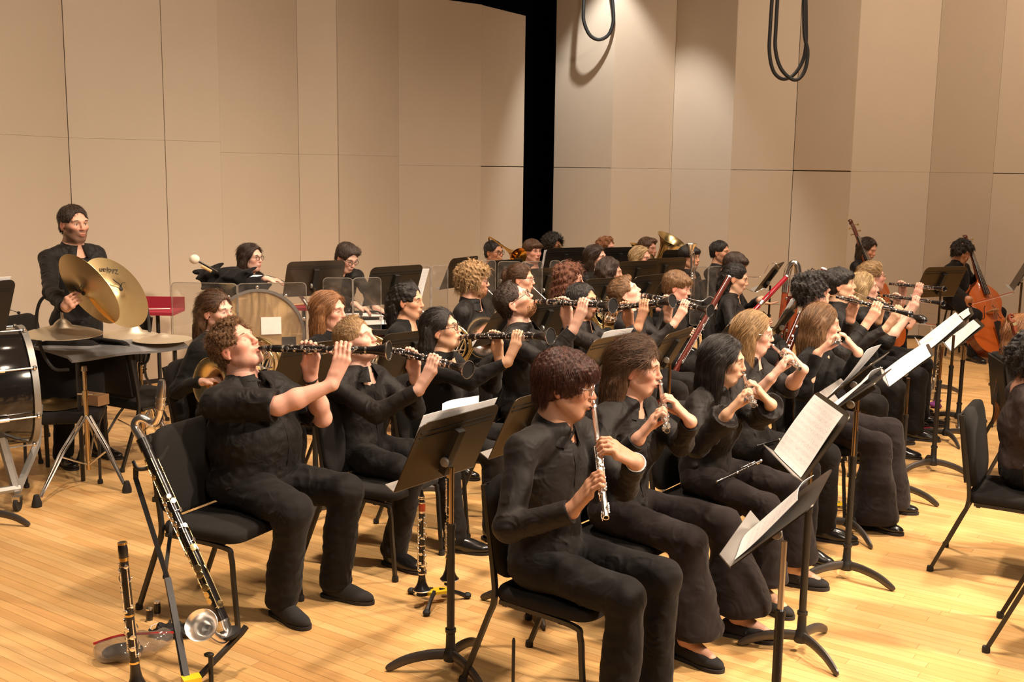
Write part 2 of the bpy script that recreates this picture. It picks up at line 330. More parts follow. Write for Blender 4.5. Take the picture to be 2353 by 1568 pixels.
def score_mat():
    m = mat('printed_score', (.86, .845, .85), .55); nt = m.node_tree; b = nt.nodes['Principled BSDF']; N = nt.nodes.new; L = nt.links.new
    uv = N('ShaderNodeAttribute'); uv.attribute_name = 'page'; sp = N('ShaderNodeSeparateXYZ'); L(uv.outputs['Vector'], sp.inputs[0])
    def math_(op, a, bv=None, c=None):
        n = N('ShaderNodeMath'); n.operation = op
        for i, q in enumerate((a, bv, c)):
            if q is None: continue
            if hasattr(q, 'is_linked'): L(q, n.inputs[i])
            else: n.inputs[i].default_value = q
        return n.outputs[0]
    v = math_('MULTIPLY', sp.outputs[1], 10.0); fv = math_('FRACT', v)          # ten systems
    st = math_('MULTIPLY', fv, 9.0); band = math_('LESS_THAN', fv, .5); ln = math_('LESS_THAN', math_('FRACT', st), .16)
    lines = math_('MULTIPLY', band, ln)
    cell = N('ShaderNodeTexVoronoi'); cell.inputs['Scale'].default_value = 1
    cb = N('ShaderNodeCombineXYZ'); L(math_('MULTIPLY', sp.outputs[0], 46), cb.inputs[0]); L(math_('MULTIPLY', sp.outputs[1], 70), cb.inputs[1]); L(cb.outputs[0], cell.inputs['Vector'])
    notes = math_('MULTIPLY', math_('LESS_THAN', cell.outputs['Distance'], .3), math_('LESS_THAN', fv, .62))
    nx = N('ShaderNodeTexNoise'); nx.inputs['Scale'].default_value = 3; L(cb.outputs[0], nx.inputs['Vector'])
    notes = math_('MULTIPLY', notes, math_('GREATER_THAN', nx.outputs[0], .45))
    mg = math_('MULTIPLY', math_('GREATER_THAN', sp.outputs[0], .06), math_('LESS_THAN', sp.outputs[0], .94)); mg2 = math_('MULTIPLY', math_('GREATER_THAN', sp.outputs[1], .04), math_('LESS_THAN', sp.outputs[1], .92))
    ink = math_('MULTIPLY', math_('MULTIPLY', mg, mg2), math_('MAXIMUM', math_('MULTIPLY', lines, .35), math_('MULTIPLY', notes, .8)))
    mx = N('ShaderNodeMix'); mx.data_type = 'RGBA'; mx.inputs[6].default_value = (.92, .91, .92, 1); mx.inputs[7].default_value = (.42, .38, .38, 1); L(ink, mx.inputs[0]); L(mx.outputs[2], b.inputs['Base Color'])  # ink paled and paper whitened to mimic overexposed pages
    return m
M['score'] = score_mat()
# ------------------------------------------------------------------ smooth solids: distance fields turned into one continuous surface
f4 = np.float32
class Field:
    def __init__(s): s.P = []; s.noise = None
    def cap(s, a, b, ra, rb=None, k=.02, op='add'):
        a = np.asarray(a, float); b = np.asarray(b, float); rb = ra if rb is None else rb; ba = b - a; L2 = float(ba @ ba) + 1e-12
        def f(X, Y, Z):
            x, y, z = X - a[0], Y - a[1], Z - a[2]
            t = np.clip((x * ba[0] + y * ba[1] + z * ba[2]) / L2, 0, 1)
            x = x - t * ba[0]; y = y - t * ba[1]; z = z - t * ba[2]
            return np.sqrt(x * x + y * y + z * z) - (ra + (rb - ra) * t)
        m = max(ra, rb); s.P.append((f, np.minimum(a, b) - m, np.maximum(a, b) + m, k, op)); return s
    def chain(s, pts, rr, k=.02):
        for i in range(len(pts) - 1): s.cap(pts[i], pts[i + 1], rr[i], rr[i + 1], k)
        return s
    def ell(s, c, rad, R=None, k=.02, op='add'):
        c = np.asarray(c, float); R = np.eye(3) if R is None else R; q = np.asarray(rad, float); m = np.abs(R) @ q
        def f(X, Y, Z):
            x, y, z = X - c[0], Y - c[1], Z - c[2]
            u = (x * R[0, 0] + y * R[1, 0] + z * R[2, 0]) / q[0]; v = (x * R[0, 1] + y * R[1, 1] + z * R[2, 1]) / q[1]; w_ = (x * R[0, 2] + y * R[1, 2] + z * R[2, 2]) / q[2]
            k0 = np.sqrt(u * u + v * v + w_ * w_); k1 = np.sqrt((u / q[0]) ** 2 + (v / q[1]) ** 2 + (w_ / q[2]) ** 2) + 1e-9
            return k0 * (k0 - 1) / k1
        s.P.append((f, c - m, c + m, k, op)); return s
    def half(s, p, n, k=.005):
        """keep the side the normal points away from"""
        p = np.asarray(p, float); n = nz(n)
        f = lambda X, Y, Z: (X - p[0]) * n[0] + (Y - p[1]) * n[1] + (Z - p[2]) * n[2]
        s.P.append((f, None, None, k, 'int')); return s
    def ev(s, X, Y, Z, lo=None, hi=None):
        F = np.full(X.shape, .3, f4)
        for f, a, b, k, op in s.P:
            if a is not None and lo is not None and (np.any(a - k - .012 > hi) or np.any(b + k + .012 < lo)): continue
            d = f(X, Y, Z)
            if op == 'add':
                h = np.maximum(k - np.abs(F - d), 0); F = np.minimum(F, d) - h * h / (4 * k)
            else:
                if op == 'sub': d = -d
                h = np.maximum(k - np.abs(F - d), 0); F = np.maximum(F, d) + h * h / (4 * k)
        if s.noise is not None: F = F + s.noise(X, Y, Z)
        return F
    def mesh(s, h, B=14):
        adds = [p for p in s.P if p[4] == 'add']
        lo = np.min([p[1] for p in adds], 0) - .03; hi = np.max([p[2] for p in adds], 0) + .03
        n = np.ceil((hi - lo) / h).astype(int) + 2; nb = np.ceil(n / B).astype(int); bs = B * h
        ax = [lo[i] + (np.arange(nb[i]) + .5) * bs for i in range(3)]
        C = np.stack(np.meshgrid(*ax, indexing='ij'), -1).reshape(-1, 3)
        F = np.full(len(C), 9.0)
        for f, a, b, k, op in adds: F = np.minimum(F, f(C[:, 0], C[:, 1], C[:, 2]) - k * .25)
        ids = np.argwhere((F < bs * .90 + .012).reshape(nb)); F = F.reshape(nb)
        S1, S2 = n[0] + 3 * B, n[1] + 3 * B
        cid = []; cv = []; quads = []
        r = np.arange(-1, B + 1)
        for ib in ids:
            if F[tuple(ib)] < -bs * 1.6: continue
            o = lo + ib * bs
            xs = [(o[i] + r * h).astype(f4) for i in range(3)]
            X, Y, Z = np.meshgrid(*xs, indexing='ij', sparse=True)
            X, Y, Z = np.broadcast_arrays(X, Y, Z)
            V = s.ev(X, Y, Z, o - h, o + bs)
            g = V < 0
            if g.all() or not g.any(): continue
            c8 = [g[i:B + 1 + i, j:B + 1 + j, k:B + 1 + k] for i in (0, 1) for j in (0, 1) for k in (0, 1)]
            sm = sum(c.astype(np.int8) for c in c8); act = np.argwhere((sm > 0) & (sm < 8))
            if len(act) == 0: continue
            cn = [(i, j, k) for i in (0, 1) for j in (0, 1) for k in (0, 1)]
            val = np.stack([V[act[:, 0] + i, act[:, 1] + j, act[:, 2] + k] for i, j, k in cn], 1)
            acc = np.zeros((len(act), 3)); cnt = np.zeros(len(act))
            for p in range(8):
                for q in range(p + 1, 8):
                    dlt = np.array(cn[q]) - np.array(cn[p])
                    if np.abs(dlt).sum() != 1: continue
                    a, b = val[:, p], val[:, q]; mk = (a < 0) != (b < 0); t = np.where(mk, a / np.where(mk, a - b, 1), 0)
                    acc += np.where(mk[:, None], np.array(cn[p]) + t[:, None] * dlt, 0); cnt += mk
            pos = acc / cnt[:, None] + act
            gi = act - 1 + ib * B + 1
            cid.append((gi[:, 0] * S2 + gi[:, 1]) * (n[2] + 3 * B) + gi[:, 2]); cv.append(o + (pos - 1) * h)
            S3 = n[2] + 3 * B
            for axn in range(3):
                sl0 = [slice(1, B + 1)] * 3; sl1 = list(sl0); sl1[axn] = slice(2, B + 2)
                # edges starting inside this block
                e = np.argwhere(g[1:B + 1, 1:B + 1, 1:B + 1][tuple(slice(0, B) for _ in range(3))] != (np.roll(g, -1, axn)[1:B + 1, 1:B + 1, 1:B + 1]))
                e = e[e[:, axn] < B] if len(e) else e
                if len(e) == 0: continue
                lim = e[:, axn] + 2 < B + 2
                e = e[lim]
                if len(e) == 0: continue
                ins = g[e[:, 0] + 1, e[:, 1] + 1, e[:, 2] + 1]
                ee = e + ib * B + 1
                u, v = (axn + 1) % 3, (axn + 2) % 3
                def I(du, dv):
                    q = ee.copy(); q[:, u] += du; q[:, v] += dv; return (q[:, 0] * S2 + q[:, 1]) * S3 + q[:, 2]
                q = np.stack([I(-1, -1), I(0, -1), I(0, 0), I(-1, 0)], 1)
                q[~ins] = q[~ins][:, ::-1]; quads.append(q)
        if not cid: return np.zeros((0, 3)), np.zeros((0, 4), int)
        cid = np.concatenate(cid); cv = np.concatenate(cv); u, ix = np.unique(cid, return_index=True); cv = cv[ix]
        Q = np.concatenate(quads); j = np.clip(np.searchsorted(u, Q), 0, len(u) - 1); ok = (u[j] == Q).all(1)
        return cv, j[ok]
def solid(name, V, Q, mats, parent, base, col=None, strand=None, colname='Col'):
    me = bpy.data.meshes.new(name); n = len(V)
    me.vertices.add(n); me.vertices.foreach_set('co', (V - base).astype(f4).ravel())
    me.loops.add(len(Q) * 4); me.loops.foreach_set('vertex_index', Q.astype(np.int32).ravel())
    me.polygons.add(len(Q)); me.polygons.foreach_set('loop_start', np.arange(0, len(Q) * 4, 4, dtype=np.int32)); me.polygons.foreach_set('use_smooth', np.ones(len(Q), bool))
    me.update(calc_edges=True); me.validate()
    me.materials.append(mats)
    if col is not None:
        a = me.color_attributes.new('Col', 'FLOAT_COLOR', 'POINT'); a.data.foreach_set('color', np.concatenate([col, np.ones((n, 1))], 1).astype(f4).ravel())
    if strand is not None:
        a = me.attributes.new('strand', 'FLOAT_VECTOR', 'POINT'); a.data.foreach_set('vector', strand.astype(f4).ravel())
    return link(name, me, parent)
def waves(seed, wl, amp, n=7, aniso=None):
    g = np.random.RandomState(seed); K = g.normal(size=(n, 3)); K /= np.linalg.norm(K, axis=1, keepdims=True); K *= (2 * math.pi / wl) * g.uniform(.6, 1.5, (n, 1)); ph = g.uniform(0, 6.28, n)
    if aniso is not None: K = K * np.asarray(aniso)
    a = amp * 1.6 / math.sqrt(n)
    def f(X, Y, Z):
        F = 0
        for i in range(n): F = F + np.sin(X * f4(K[i, 0]) + Y * f4(K[i, 1]) + Z * f4(K[i, 2]) + f4(ph[i]))
        return F * f4(a)
    return f

# ------------------------------------------------------------------ people
SKIN = dict(pale=(.74, .45, .35), fair=(.67, .37, .26), rosy=(.71, .385, .29), tan=(.52, .27, .165), olive=(.58, .32, .205), asian=(.66, .40, .265), brown=(.27, .115, .06), dark=(.12, .05, .028))
HAIRC = dict(black=((.006, .005, .005), (.028, .022, .020)), darkbrown=((.012, .007, .005), (.055, .028, .016)), brown=((.030, .015, .008), (.13, .062, .028)), lightbrown=((.075, .036, .015), (.27, .145, .065)), auburn=((.060, .018, .010), (.21, .075, .035)), blond=((.15, .080, .032), (.47, .30, .14)), redbrown=((.020, .006, .004), (.105, .036, .022)), ginger=((.13, .045, .015), (.42, .18, .07)), paleblond=((.26, .16, .07), (.62, .45, .24)), redblond=((.12, .045, .016), (.40, .19, .08)))
HM = {k: hair_mat('hair_' + k, *v) for k, v in HAIRC.items()}; SM = {k: strand_mat('strands_' + k, *v) for k, v in HAIRC.items()}
def ik(S, Wt, l1, l2, pole):
    d = Wt - S; D = np.linalg.norm(d); k = max(1.0, D / (.985 * (l1 + l2))); l1, l2 = l1 * k, l2 * k
    a = (l1 * l1 - l2 * l2 + D * D) / (2 * D); hgt = math.sqrt(max(l1 * l1 - a * a, 1e-6))
    return S + d / D * a + perp(pole, d) * hgt
def hand_grip(F, Q, a, t, b, r, s=1.0, spread=.021, thumb=True, curl=1.0, wsh=.0):
    """four separate fingers laid over a bar at Q (axis a), thumb beneath; returns the wrist"""
    a = nz(a); t = perp(t, a); b = nz(b - a * (np.asarray(b) @ a)); c = perp(t - b * (t @ b) * .0, b) if abs(t @ b) < .98 else perp(np.cross(a, b), b)
    W = Q - b * (r + .122 * s) - t * .026 * s + a * (.004 - wsh)
    ln = [.0, .007, .004, -.007]; K = []
    for i in range(4):
        o = (i - 1.5) * spread * s
        k_ = Q + a * o * .95 - b * (r + .047 * s) + t * (.020 + ln[i] * .8) * s
        tip = Q + a * o + t * (r + .0065) * curl + b * (.003 + ln[i] * .3) * s
        m = k_ * .5 + tip * .5 + t * .020 * s - b * (.010 - ln[i]) * s
        d_ = m * .4 + tip * .6 + t * .009 * s + b * .002
        F.chain([k_, m, d_, tip], [.0098 * s, .0088 * s, .0080 * s, .0070 * s], k=.0045)
        K.append(k_)
    for i, k_ in enumerate(K): F.cap(W + a * (i - 1.5) * .010 * s, k_, .0165 * s, .0118 * s, k=.014)
    F.cap(W * .5 + K[0] * .5 - t * .008, W * .5 + K[2] * .5 - t * .008, .016 * s, .014 * s, k=.015)
    if thumb:
        t0 = W * .72 + K[0] * .28 - a * .012 * s - t * .006; tp = Q - t * (r + .008) - a * .016 * s - b * .004
        tm = t0 * .42 + tp * .58 - a * .016 * s - t * .006
        F.cap(t0, tm, .0145 * s, .0105 * s, k=.012); F.cap(tm, tp, .0103 * s, .0085 * s, k=.005)
    return W
def hand_rest(F, W, d, n, s=1.0, side=1):
    """relaxed hand lying along d with the back of the hand towards n"""
    d = nz(d); n = perp(n, d); c = np.cross(n, d) * side; K = []
    for i in range(4):
        o = (1.5 - i) * .020 * s; L = [.072, .080, .075, .060][i] * s
        k_ = W + d * .088 * s + c * o + n * .004
        p1 = k_ + d * L * .45 - n * .006 * s + c * o * .1; p2 = p1 + d * L * .3 - n * .016 * s; p3 = p2 + d * L * .2 - n * .018 * s
        F.chain([k_, p1, p2, p3], [.0098 * s, .0088 * s, .008 * s, .007 * s], k=.0045); K.append(k_)
        F.cap(W + c * o * .5, k_, .0165 * s, .0118 * s, k=.014)
    t0 = W + d * .025 + c * .022; F.cap(t0, t0 + d * .038 + c * .026 - n * .008, .0145 * s, .0108 * s, k=.012); F.cap(t0 + d * .038 + c * .026 - n * .008, t0 + d * .07 + c * .028 - n * .016, .0105 * s, .0085 * s, k=.005)

def head_solid(F, H, R, s, sex, fat=0, smile=0, eyes='open'):
    L = lambda x, y, z: H + R @ A(x * s, y * s, z * s)
    E = lambda c, rad, k=.02, op='add', Rr=None: F.ell(L(*c), A(*rad) * s, R if Rr is None else R @ Rr, k, op)
    jw = .004 if sex == 'm' else -.002
    E((-.014, 0, .032), (.098, .077, .086))
    E((.028, 0, -.03), (.062, .061 + jw + fat * .05, .083), .03)
    E((.022, 0, -.075), (.055, .052 + jw + fat * .06, .040), .03)
    F.cap(L(.062, -.012, -.100), L(.062, .012, -.100), .0165 * s, k=.028)
    for y in (-1, 1):
        F.cap(L(-.002, y * (.053 + jw), -.058), L(.052, y * .022, -.098), .015 * s, .013 * s, k=.03)
        F.cap(L(.074, y * .046, .026), L(.088, y * .012, .023), .010 * s, k=.02)
        E((.060, y * .043, -.022), (.022, .018, .016), .03)
        E((.101, y * .030, .002), (.016, .019, .0125), .014, 'sub')
        E((.0735, y * .031, .002), (.0135, .0155, .0125), .004)
        E((.098, y * .0115, -.034), (.0095, .0065, .0062), .007); E((.102, y * .0062, -.0415), (.0045, .0030, .004), .003, 'sub')
        E((-.010, y * .078, -.006), (.020, .0075, .033), .006, 'add', rz(-y * 16) @ ry(12))
        E((-.002, y * .0875, -.004), (.011, .0055, .019), .005, 'sub', ry(12))
        E((-.012, y * .077, -.034), (.009, .006, .010), .006)
    F.cap(L(.087, 0, .014), L(.107, 0, -.025), .0080 * s, .0092 * s, k=.014)
    F.ell(L(.1085, 0, -.030), A(.0100, .0092, .0085) * s, R, .008)
    E((.083, 0, -.061), (.019, .027, .016), .016)
    E((.0975, 0, -.0605), (.0075, .021, .0055), .005); E((.0960, 0, -.0725), (.0078, .018, .0062), .005)
    E((.106, 0, -.0665), (.010, .021, .0022), .003, 'sub')
    return L
def head_colour(V, H, R, s, skin, beard=0, stub=(.10, .05, .03), lipstick=0):
    q = (V - H) @ R / s; x, y, z = q[:, 0], q[:, 1], q[:, 2]
    c = np.tile(np.array(skin), (len(V), 1)); hd = (np.linalg.norm(q, axis=1) < .17)
    def mixc(mask, col, amt):
        nonlocal c
        m = np.clip(mask, 0, 1)[:, None] * amt; c = c * (1 - m) + np.array(col) * m
    gs = lambda cx, cy, cz, rx_, ry_, rz_: np.exp(-(((x - cx) / rx_) ** 2 + ((np.abs(y) - cy) / ry_) ** 2 + ((z - cz) / rz_) ** 2)) * hd
    red = np.array(skin) * A(1.08, .72, .66)
    mixc(gs(.065, .045, -.03, .03, .025, .025), red, .75); mixc(gs(.11, 0, -.03, .02, .018, .02), red, .7); mixc(gs(-.01, .085, -.005, .03, .02, .04), red, .8)
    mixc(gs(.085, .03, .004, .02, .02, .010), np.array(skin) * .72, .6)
    if beard:
        m = hd * np.clip((x + .012) / .02, 0, 1) * np.clip((-.036 - z + np.abs(y) * .35) / .018, 0, 1) * np.clip((.125 + z) / .01, 0, 1)
        lip = gs(.10, 0, -.0665, .02, .02, .010); mixc(m * (1 - np.clip(lip * 1.6, 0, 1)), stub, beard)
    mixc(np.clip(gs(.098, 0, -.0665, .014, .019, .0085) * 1.8, 0, 1), np.array(skin) * (A(.80, .48, .46) if not lipstick else A(.62, .28, .28)), .85)
    mixc(np.clip(gs(.10, 0, -.0665, .012, .018, .0018) * 1.5, 0, 1), A(.05, .015, .012), .8)  # shade of the groove between the lips painted as a dark line
    mixc(gs(.104, .007, -.042, .006, .005, .004), A(.08, .02, .015), .7)
    return c

def hair_build(F, H, R, s, kind, drop=None, seed=0, showear=False):
    L = lambda x, y, z: H + R @ A(x * s, y * s, z * s)
    E = lambda c, rad, k=.02, op='add': F.ell(L(*c), A(*rad) * s, R, k, op)
    D = A(0, 0, -1) if drop is None else nz(drop)
    lat = R[:, 1] - UP * (R[:, 1] @ UP); lat = nz(lat); bk = -perp(R[:, 0] - UP * (R[:, 0] @ UP), lat)
    def cap(v, low=-.02): E((-.016, 0, .036), (.104 + v, .083 + v, .090 + v)); E((-.055, 0, low), (.052 + v, .066 + v * .6, .062))
    VV = dict(wavy=.014, curlylong=.02, curlymop=.016, mop=.013, fringe=.012, sidepart=.009, afro=.034).get(kind, .005)
    def face(hl=0.0, wid=.076): E((.126, 0, -.028), (.104 + VV * .5, wid + VV * .7, .114 + hl + VV * .6), .012, 'sub')
    def ears(): [E((.030, y * .088, -.030), (.048, .030, .046), .010, 'sub') for y in (-1, 1)]
    def lock(pts, r0, r1, k=.03): F.chain(pts, list(np.linspace(r0, r1, len(pts)) * s), k)
    amp, wl, an = .004, .035, None
    if kind == 'short': cap(.003); face(.004); ears(); F.half(L(-.02, 0, -.060), -R[:, 2]); amp, wl = .0012, .02
    elif kind == 'buzz': cap(-.001); face(-.004); ears(); F.half(L(-.02, 0, -.056), -R[:, 2]); amp, wl = .0015, .014
    elif kind == 'curlyshort': cap(.007); E((.015, 0, .100), (.06, .06, .03)); face(.016); ears(); F.half(L(-.02, 0, -.062), -R[:, 2]); amp, wl = .0062, .022
    elif kind == 'receding': cap(.002); E((.140, 0, -.0), (.088, .082, .108), .012, 'sub'); E((.02, 0, .118), (.045, .03, .014), .015); ears(); F.half(L(-.02, 0, -.060), -R[:, 2]); amp, wl = .0012, .02
    elif kind == 'sidepart': cap(.009); E((.045, .02, .085), (.055, .065, .034)); face(-.004); ears(); F.half(L(-.02, 0, -.062), -R[:, 2]); amp, wl = .002, .025
    elif kind == 'fringe': cap(.012); face(.0); E((.060, 0, .066), (.050, .074, .034), .02); ears(); F.half(L(-.02, 0, -.062), -R[:, 2]); amp, wl = .002, .02
    elif kind == 'mop': cap(.013, -.03); face(-.004, .068); E((.052, 0, .062), (.062, .082, .044), .02); [E((.012, y * .074, .010), (.052, .018, .045), .02) for y in (-1, 1)]; F.half(L(-.02, 0, -.062), -R[:, 2] + R[:, 0] * .35, .02); amp, wl = .0025, .02
    elif kind == 'curlymop': cap(.016, -.03); face(0, .068); E((.055, 0, .075), (.062, .080, .042), .02); [E((.0, y * .082, .0), (.05, .026, .05), .02) for y in (-1, 1)]; amp, wl = .012, .034
    elif kind == 'afro': E((-.02, 0, .062), (.125, .122, .115)); face(.004, .07); amp, wl = .006, .018
    elif kind == 'bun': cap(.004); face(.002); ears(); E((-.125, 0, .02), (.040, .048, .055), .02); F.half(L(-.02, 0, -.062), -R[:, 2]); amp, wl = .0012, .02
    elif kind == 'pony':
        cap(.004); face(.002); ears(); p = L(-.108, 0, .030); lock([p, p + bk * .035 + D * .05, p + bk * .03 + D * .15, p + bk * .02 + D * .24], .036, .020)
        for y in (-1, 1): lock([L(-.07, y * .05, -.0), L(-.09, y * .05, -.05), L(-.09, y * .05, -.05) + D * .16], .03, .022)
    elif kind in ('long', 'longback', 'wavy', 'bob', 'curlylong', 'halfup'):
        ln = dict(long=.47, longback=.27, wavy=.19, bob=.13, curlylong=.17, halfup=.15)[kind]; v = .008 if kind != 'curlylong' else .02
        if kind == 'wavy': v = .014
        cap(v, -.03); face(.006, .080)
        if kind == 'halfup' or showear: ears()
        B0 = L(-.085, 0, .0)
        for y in (-1, -.5, 0, .5, 1):
            p = L(-.085 + (.055 if not showear else .022) * abs(y), y * (.066 if not showear else .058), .0); q = p + D * .09 + bk * .012; e = q + D * (ln - .02) + bk * .012 + lat * y * (.012 if kind != 'wavy' else .03)
            rr = (.040, .036 if kind != 'wavy' else .042); mid = (q + e) / 2
            lock([p, q, mid, e], .040 + v * .5, .028 if kind in ('long', 'longback', 'bob') else .038)
        if kind != 'halfup' and not showear:
            for y in (-1, 1):
                p = L(-.012, y * (.080 + v * .5), .025); q = L(-.016, y * (.082 + v * .6), -.05); lock([p, q, q + D * ln * .55, q + D * ln * .95 + lat * y * .008], .020 + v * .3, .020)
        amp, wl, an = (.002, .02, (1, 1, .18)) if kind in ('long', 'longback', 'bob') else ((.011, .036, None) if kind == 'curlylong' else (.005, .04, (1, 1, .5)))
    elif kind == 'pulled':
        cap(.003); face(.003); ears(); p = L(-.10, 0, -.0); lock([p, p + bk * .02 + D * .08, p + D * .20 + bk * .01], .042, .026); lock([L(-.06, .05, -.02), L(-.07, .05, -.02) + D * .16], .035, .022); lock([L(-.06, -.05, -.02), L(-.07, -.05, -.02) + D * .18], .035, .022); amp, wl = .0025, .02
    w1 = waves(seed + 11, wl, amp, 7, an); w2 = waves(seed + 5, wl * 3.0, amp * .8, 5, an)
    F.noise = lambda X, Y, Z: w1(X, Y, Z) * f4(.6) + w2(X, Y, Z) * f4(.5)
def strand_attr(V, H, R, s, kind):
    q = (V - H) @ R / s
    if kind in ('afro', 'curlyshort', 'curlymop', 'curlylong', 'buzz'): return q * 8
    th = np.arctan2(q[:, 1], q[:, 0] + .03); rr = np.linalg.norm(q[:, :2] + A(.03, 0), axis=1)
    return np.stack([np.cos(th) * 1.3, np.sin(th) * 1.3, q[:, 2] * 1.6 + rr * .8], 1)

def strands(V, Q, H, R, s, kind, hc, depth, root, base, seed, showear=False):
    g = np.random.RandomState(seed + 3); n = len(V)
    if n < 50: return
    fn = np.cross(V[Q[:, 2]] - V[Q[:, 0]], V[Q[:, 3]] - V[Q[:, 1]]); VN = np.zeros((n, 3))
    for k in range(4): np.add.at(VN, Q[:, k], fn)
    VN /= np.linalg.norm(VN, axis=1, keepdims=True) + 1e-12
    k0 = H + R @ A(-.01, 0, .02) * s; q = (V - H) @ R / s
    ok = (np.einsum('ij,ij->i', VN, V - k0) > 0) | (q[:, 2] < -.06)
    N = 9000 if depth < 5.0 else 6000 if depth < 5.6 else (3600 if depth < 7.5 else (2200 if depth < 9.6 else 1100))
    if kind in ('long', 'longback', 'wavy'): N = int(N * 1.3)
    if showear or kind in ('short', 'receding', 'curlyshort', 'buzz', 'sidepart', 'fringe', 'bun', 'pony', 'pulled', 'halfup'): ok &= ~((np.abs(q[:, 1]) > .05) & (q[:, 2] < .024) & (q[:, 0] > -.052))
    if kind == 'mop': ok &= ~((np.abs(q[:, 1]) > .05) & (q[:, 2] < -.002) & (q[:, 0] > -.045))
    i = g.choice(np.nonzero(ok)[0], N); P = V[i] + (V[Q[g.randint(0, len(Q), N), 0]] * 0); P = P + VN[i] * .0008 + g.normal(0, .002, (N, 3)); nn = VN[i]
    curl = kind in ('curlyshort', 'curlymop', 'curlylong', 'afro'); wav = kind == 'wavy'
    ln = dict(buzz=.005, short=.015, receding=.014, curlyshort=.018, sidepart=.035, fringe=.020, mop=.032, curlymop=.034, afro=.022, bun=.04, pony=.05, pulled=.05, bob=.06, long=.09, longback=.08, wavy=.07, curlylong=.045, halfup=.07)[kind] * s
    ln = ln * g.uniform(.6, 1.2, N); S_ = 7; pts = np.zeros((N, S_, 3)); pts[:, 0] = P; cr = H + R @ A(-.035, 0, .115) * s; D = A(0, 0, -1)
    side0 = (P - H) @ R[:, 1]; ph = g.uniform(0, 6.28, N); fr = g.uniform(.8, 1.3, N); jit = g.normal(0, .05 if not curl else .3, (N, 3))
    tgt = H + R @ (A(-.12, 0, .02) if kind in ('bun', 'pony', 'pulled') else A(0, 0, 0)) * s
    for k in range(1, S_):
        p = pts[:, k - 1]; qq = (p - H) @ R / s; rad = p - k0; rn = rad / (np.linalg.norm(rad, axis=1, keepdims=True) + 1e-9)
        onhead = np.clip((qq[:, 2] + .05) / .06, 0, 1)[:, None]; nrm = nn * .5 + rn * .5; nrm /= np.linalg.norm(nrm, axis=1, keepdims=True)
        fl = (tgt - p) if kind in ('bun', 'pony', 'pulled') else (p - cr)
        if kind in ('short', 'receding', 'curlyshort', 'buzz'): fl = fl + R[:, 0] * .03
        if kind in ('sidepart', 'receding'): fl = (R[:, 1] * .6 - R[:, 0] * .8 + R[:, 2] * .0) * np.ones((N, 1)) + rn * .2 - R[:, 2] * np.clip(-qq[:, 2:] * 30 + 1.2, 0, 2)
        if kind in ('long', 'longback', 'bob', 'wavy', 'halfup'): sg = np.where(side0 > 0, 1., -1.)[:, None]; fl = R[:, 1] * sg * np.clip((qq[:, 2:] - .0) * 14, 0, 1) - R[:, 0] * .75 + D * .75
        if showear: fl = np.where(qq[:, 2:] > -.03, (H + R @ A(-.115, 0, -.03) * s) - p, fl)
        fl = fl - nrm * np.einsum('ij,ij->i', fl, nrm)[:, None]; fl /= np.linalg.norm(fl, axis=1, keepdims=True) + 1e-9
        d = fl * onhead + (D + R[:, 0] * -.05) * (1 - onhead) + jit
        if kind == 'afro': d = nrm + jit
        if kind in ('short', 'buzz', 'curlyshort', 'receding'): d = d + nrm * (.22 if kind == 'curlyshort' else .0 if kind == 'receding' else .10)
        if kind in ('mop', 'fringe', 'curlymop'): d = d + D * .45
        d /= np.linalg.norm(d, axis=1, keepdims=True)
        st = (ln / (S_ - 1))[:, None]; nx = p + d * st
        if curl or wav:
            b = np.cross(d, nrm); am = (.0024 if kind == 'curlyshort' else .0042 if curl else .003) * s; a = ph + k * (2.0 if curl else 1.1) * fr; nx = nx + (b * np.cos(a)[:, None] + nrm * np.sin(a)[:, None]) * am
        pts[:, k] = nx
    try:
        cu = bpy.data.hair_curves.new('hair_strands'); cu.add_curves([S_] * N)
        cu.attributes['position'].data.foreach_set('vector', (pts.reshape(-1, 3) - base).astype(f4).ravel())
        r0 = max(.00042, .000115 * depth); rr = np.tile(np.linspace(1, .35, S_) * r0, N)
        at = cu.attributes.get('radius') or cu.attributes.new('radius', 'FLOAT', 'POINT'); at.data.foreach_set('value', rr.astype(f4))
    except Exception as e: print('strands', e); return
    cu.materials.append(SM[hc]); o = link('hair_strands', cu, root); o['kind'] = 'stuff'
def creases(seed, wl, amp):
    g = np.random.RandomState(seed); ks = []
    for _ in range(3):
        k = g.normal(size=3) * A(1, 1, 1.4); k = k / np.linalg.norm(k) * 2 * math.pi / (wl * g.uniform(.8, 1.6)); ks.append((k, g.uniform(0, 6.28)))
    w0 = waves(seed + 1, .16, 1.6, 4); w1 = waves(seed + 2, .19, .9, 4)
    def f(X, Y, Z):
        W = w0(X, Y, Z); Mk = np.clip(w1(X, Y, Z) + .15, 0, 1); F = 0
        for k, p in ks:
            r = 1 - np.abs(np.sin((X * f4(k[0]) + Y * f4(k[1]) + Z * f4(k[2]) + f4(p)) * f4(.5) + W)); F = F + r * r * r
        return -F * Mk * f4(amp)
    return f
PEOPLE = {}
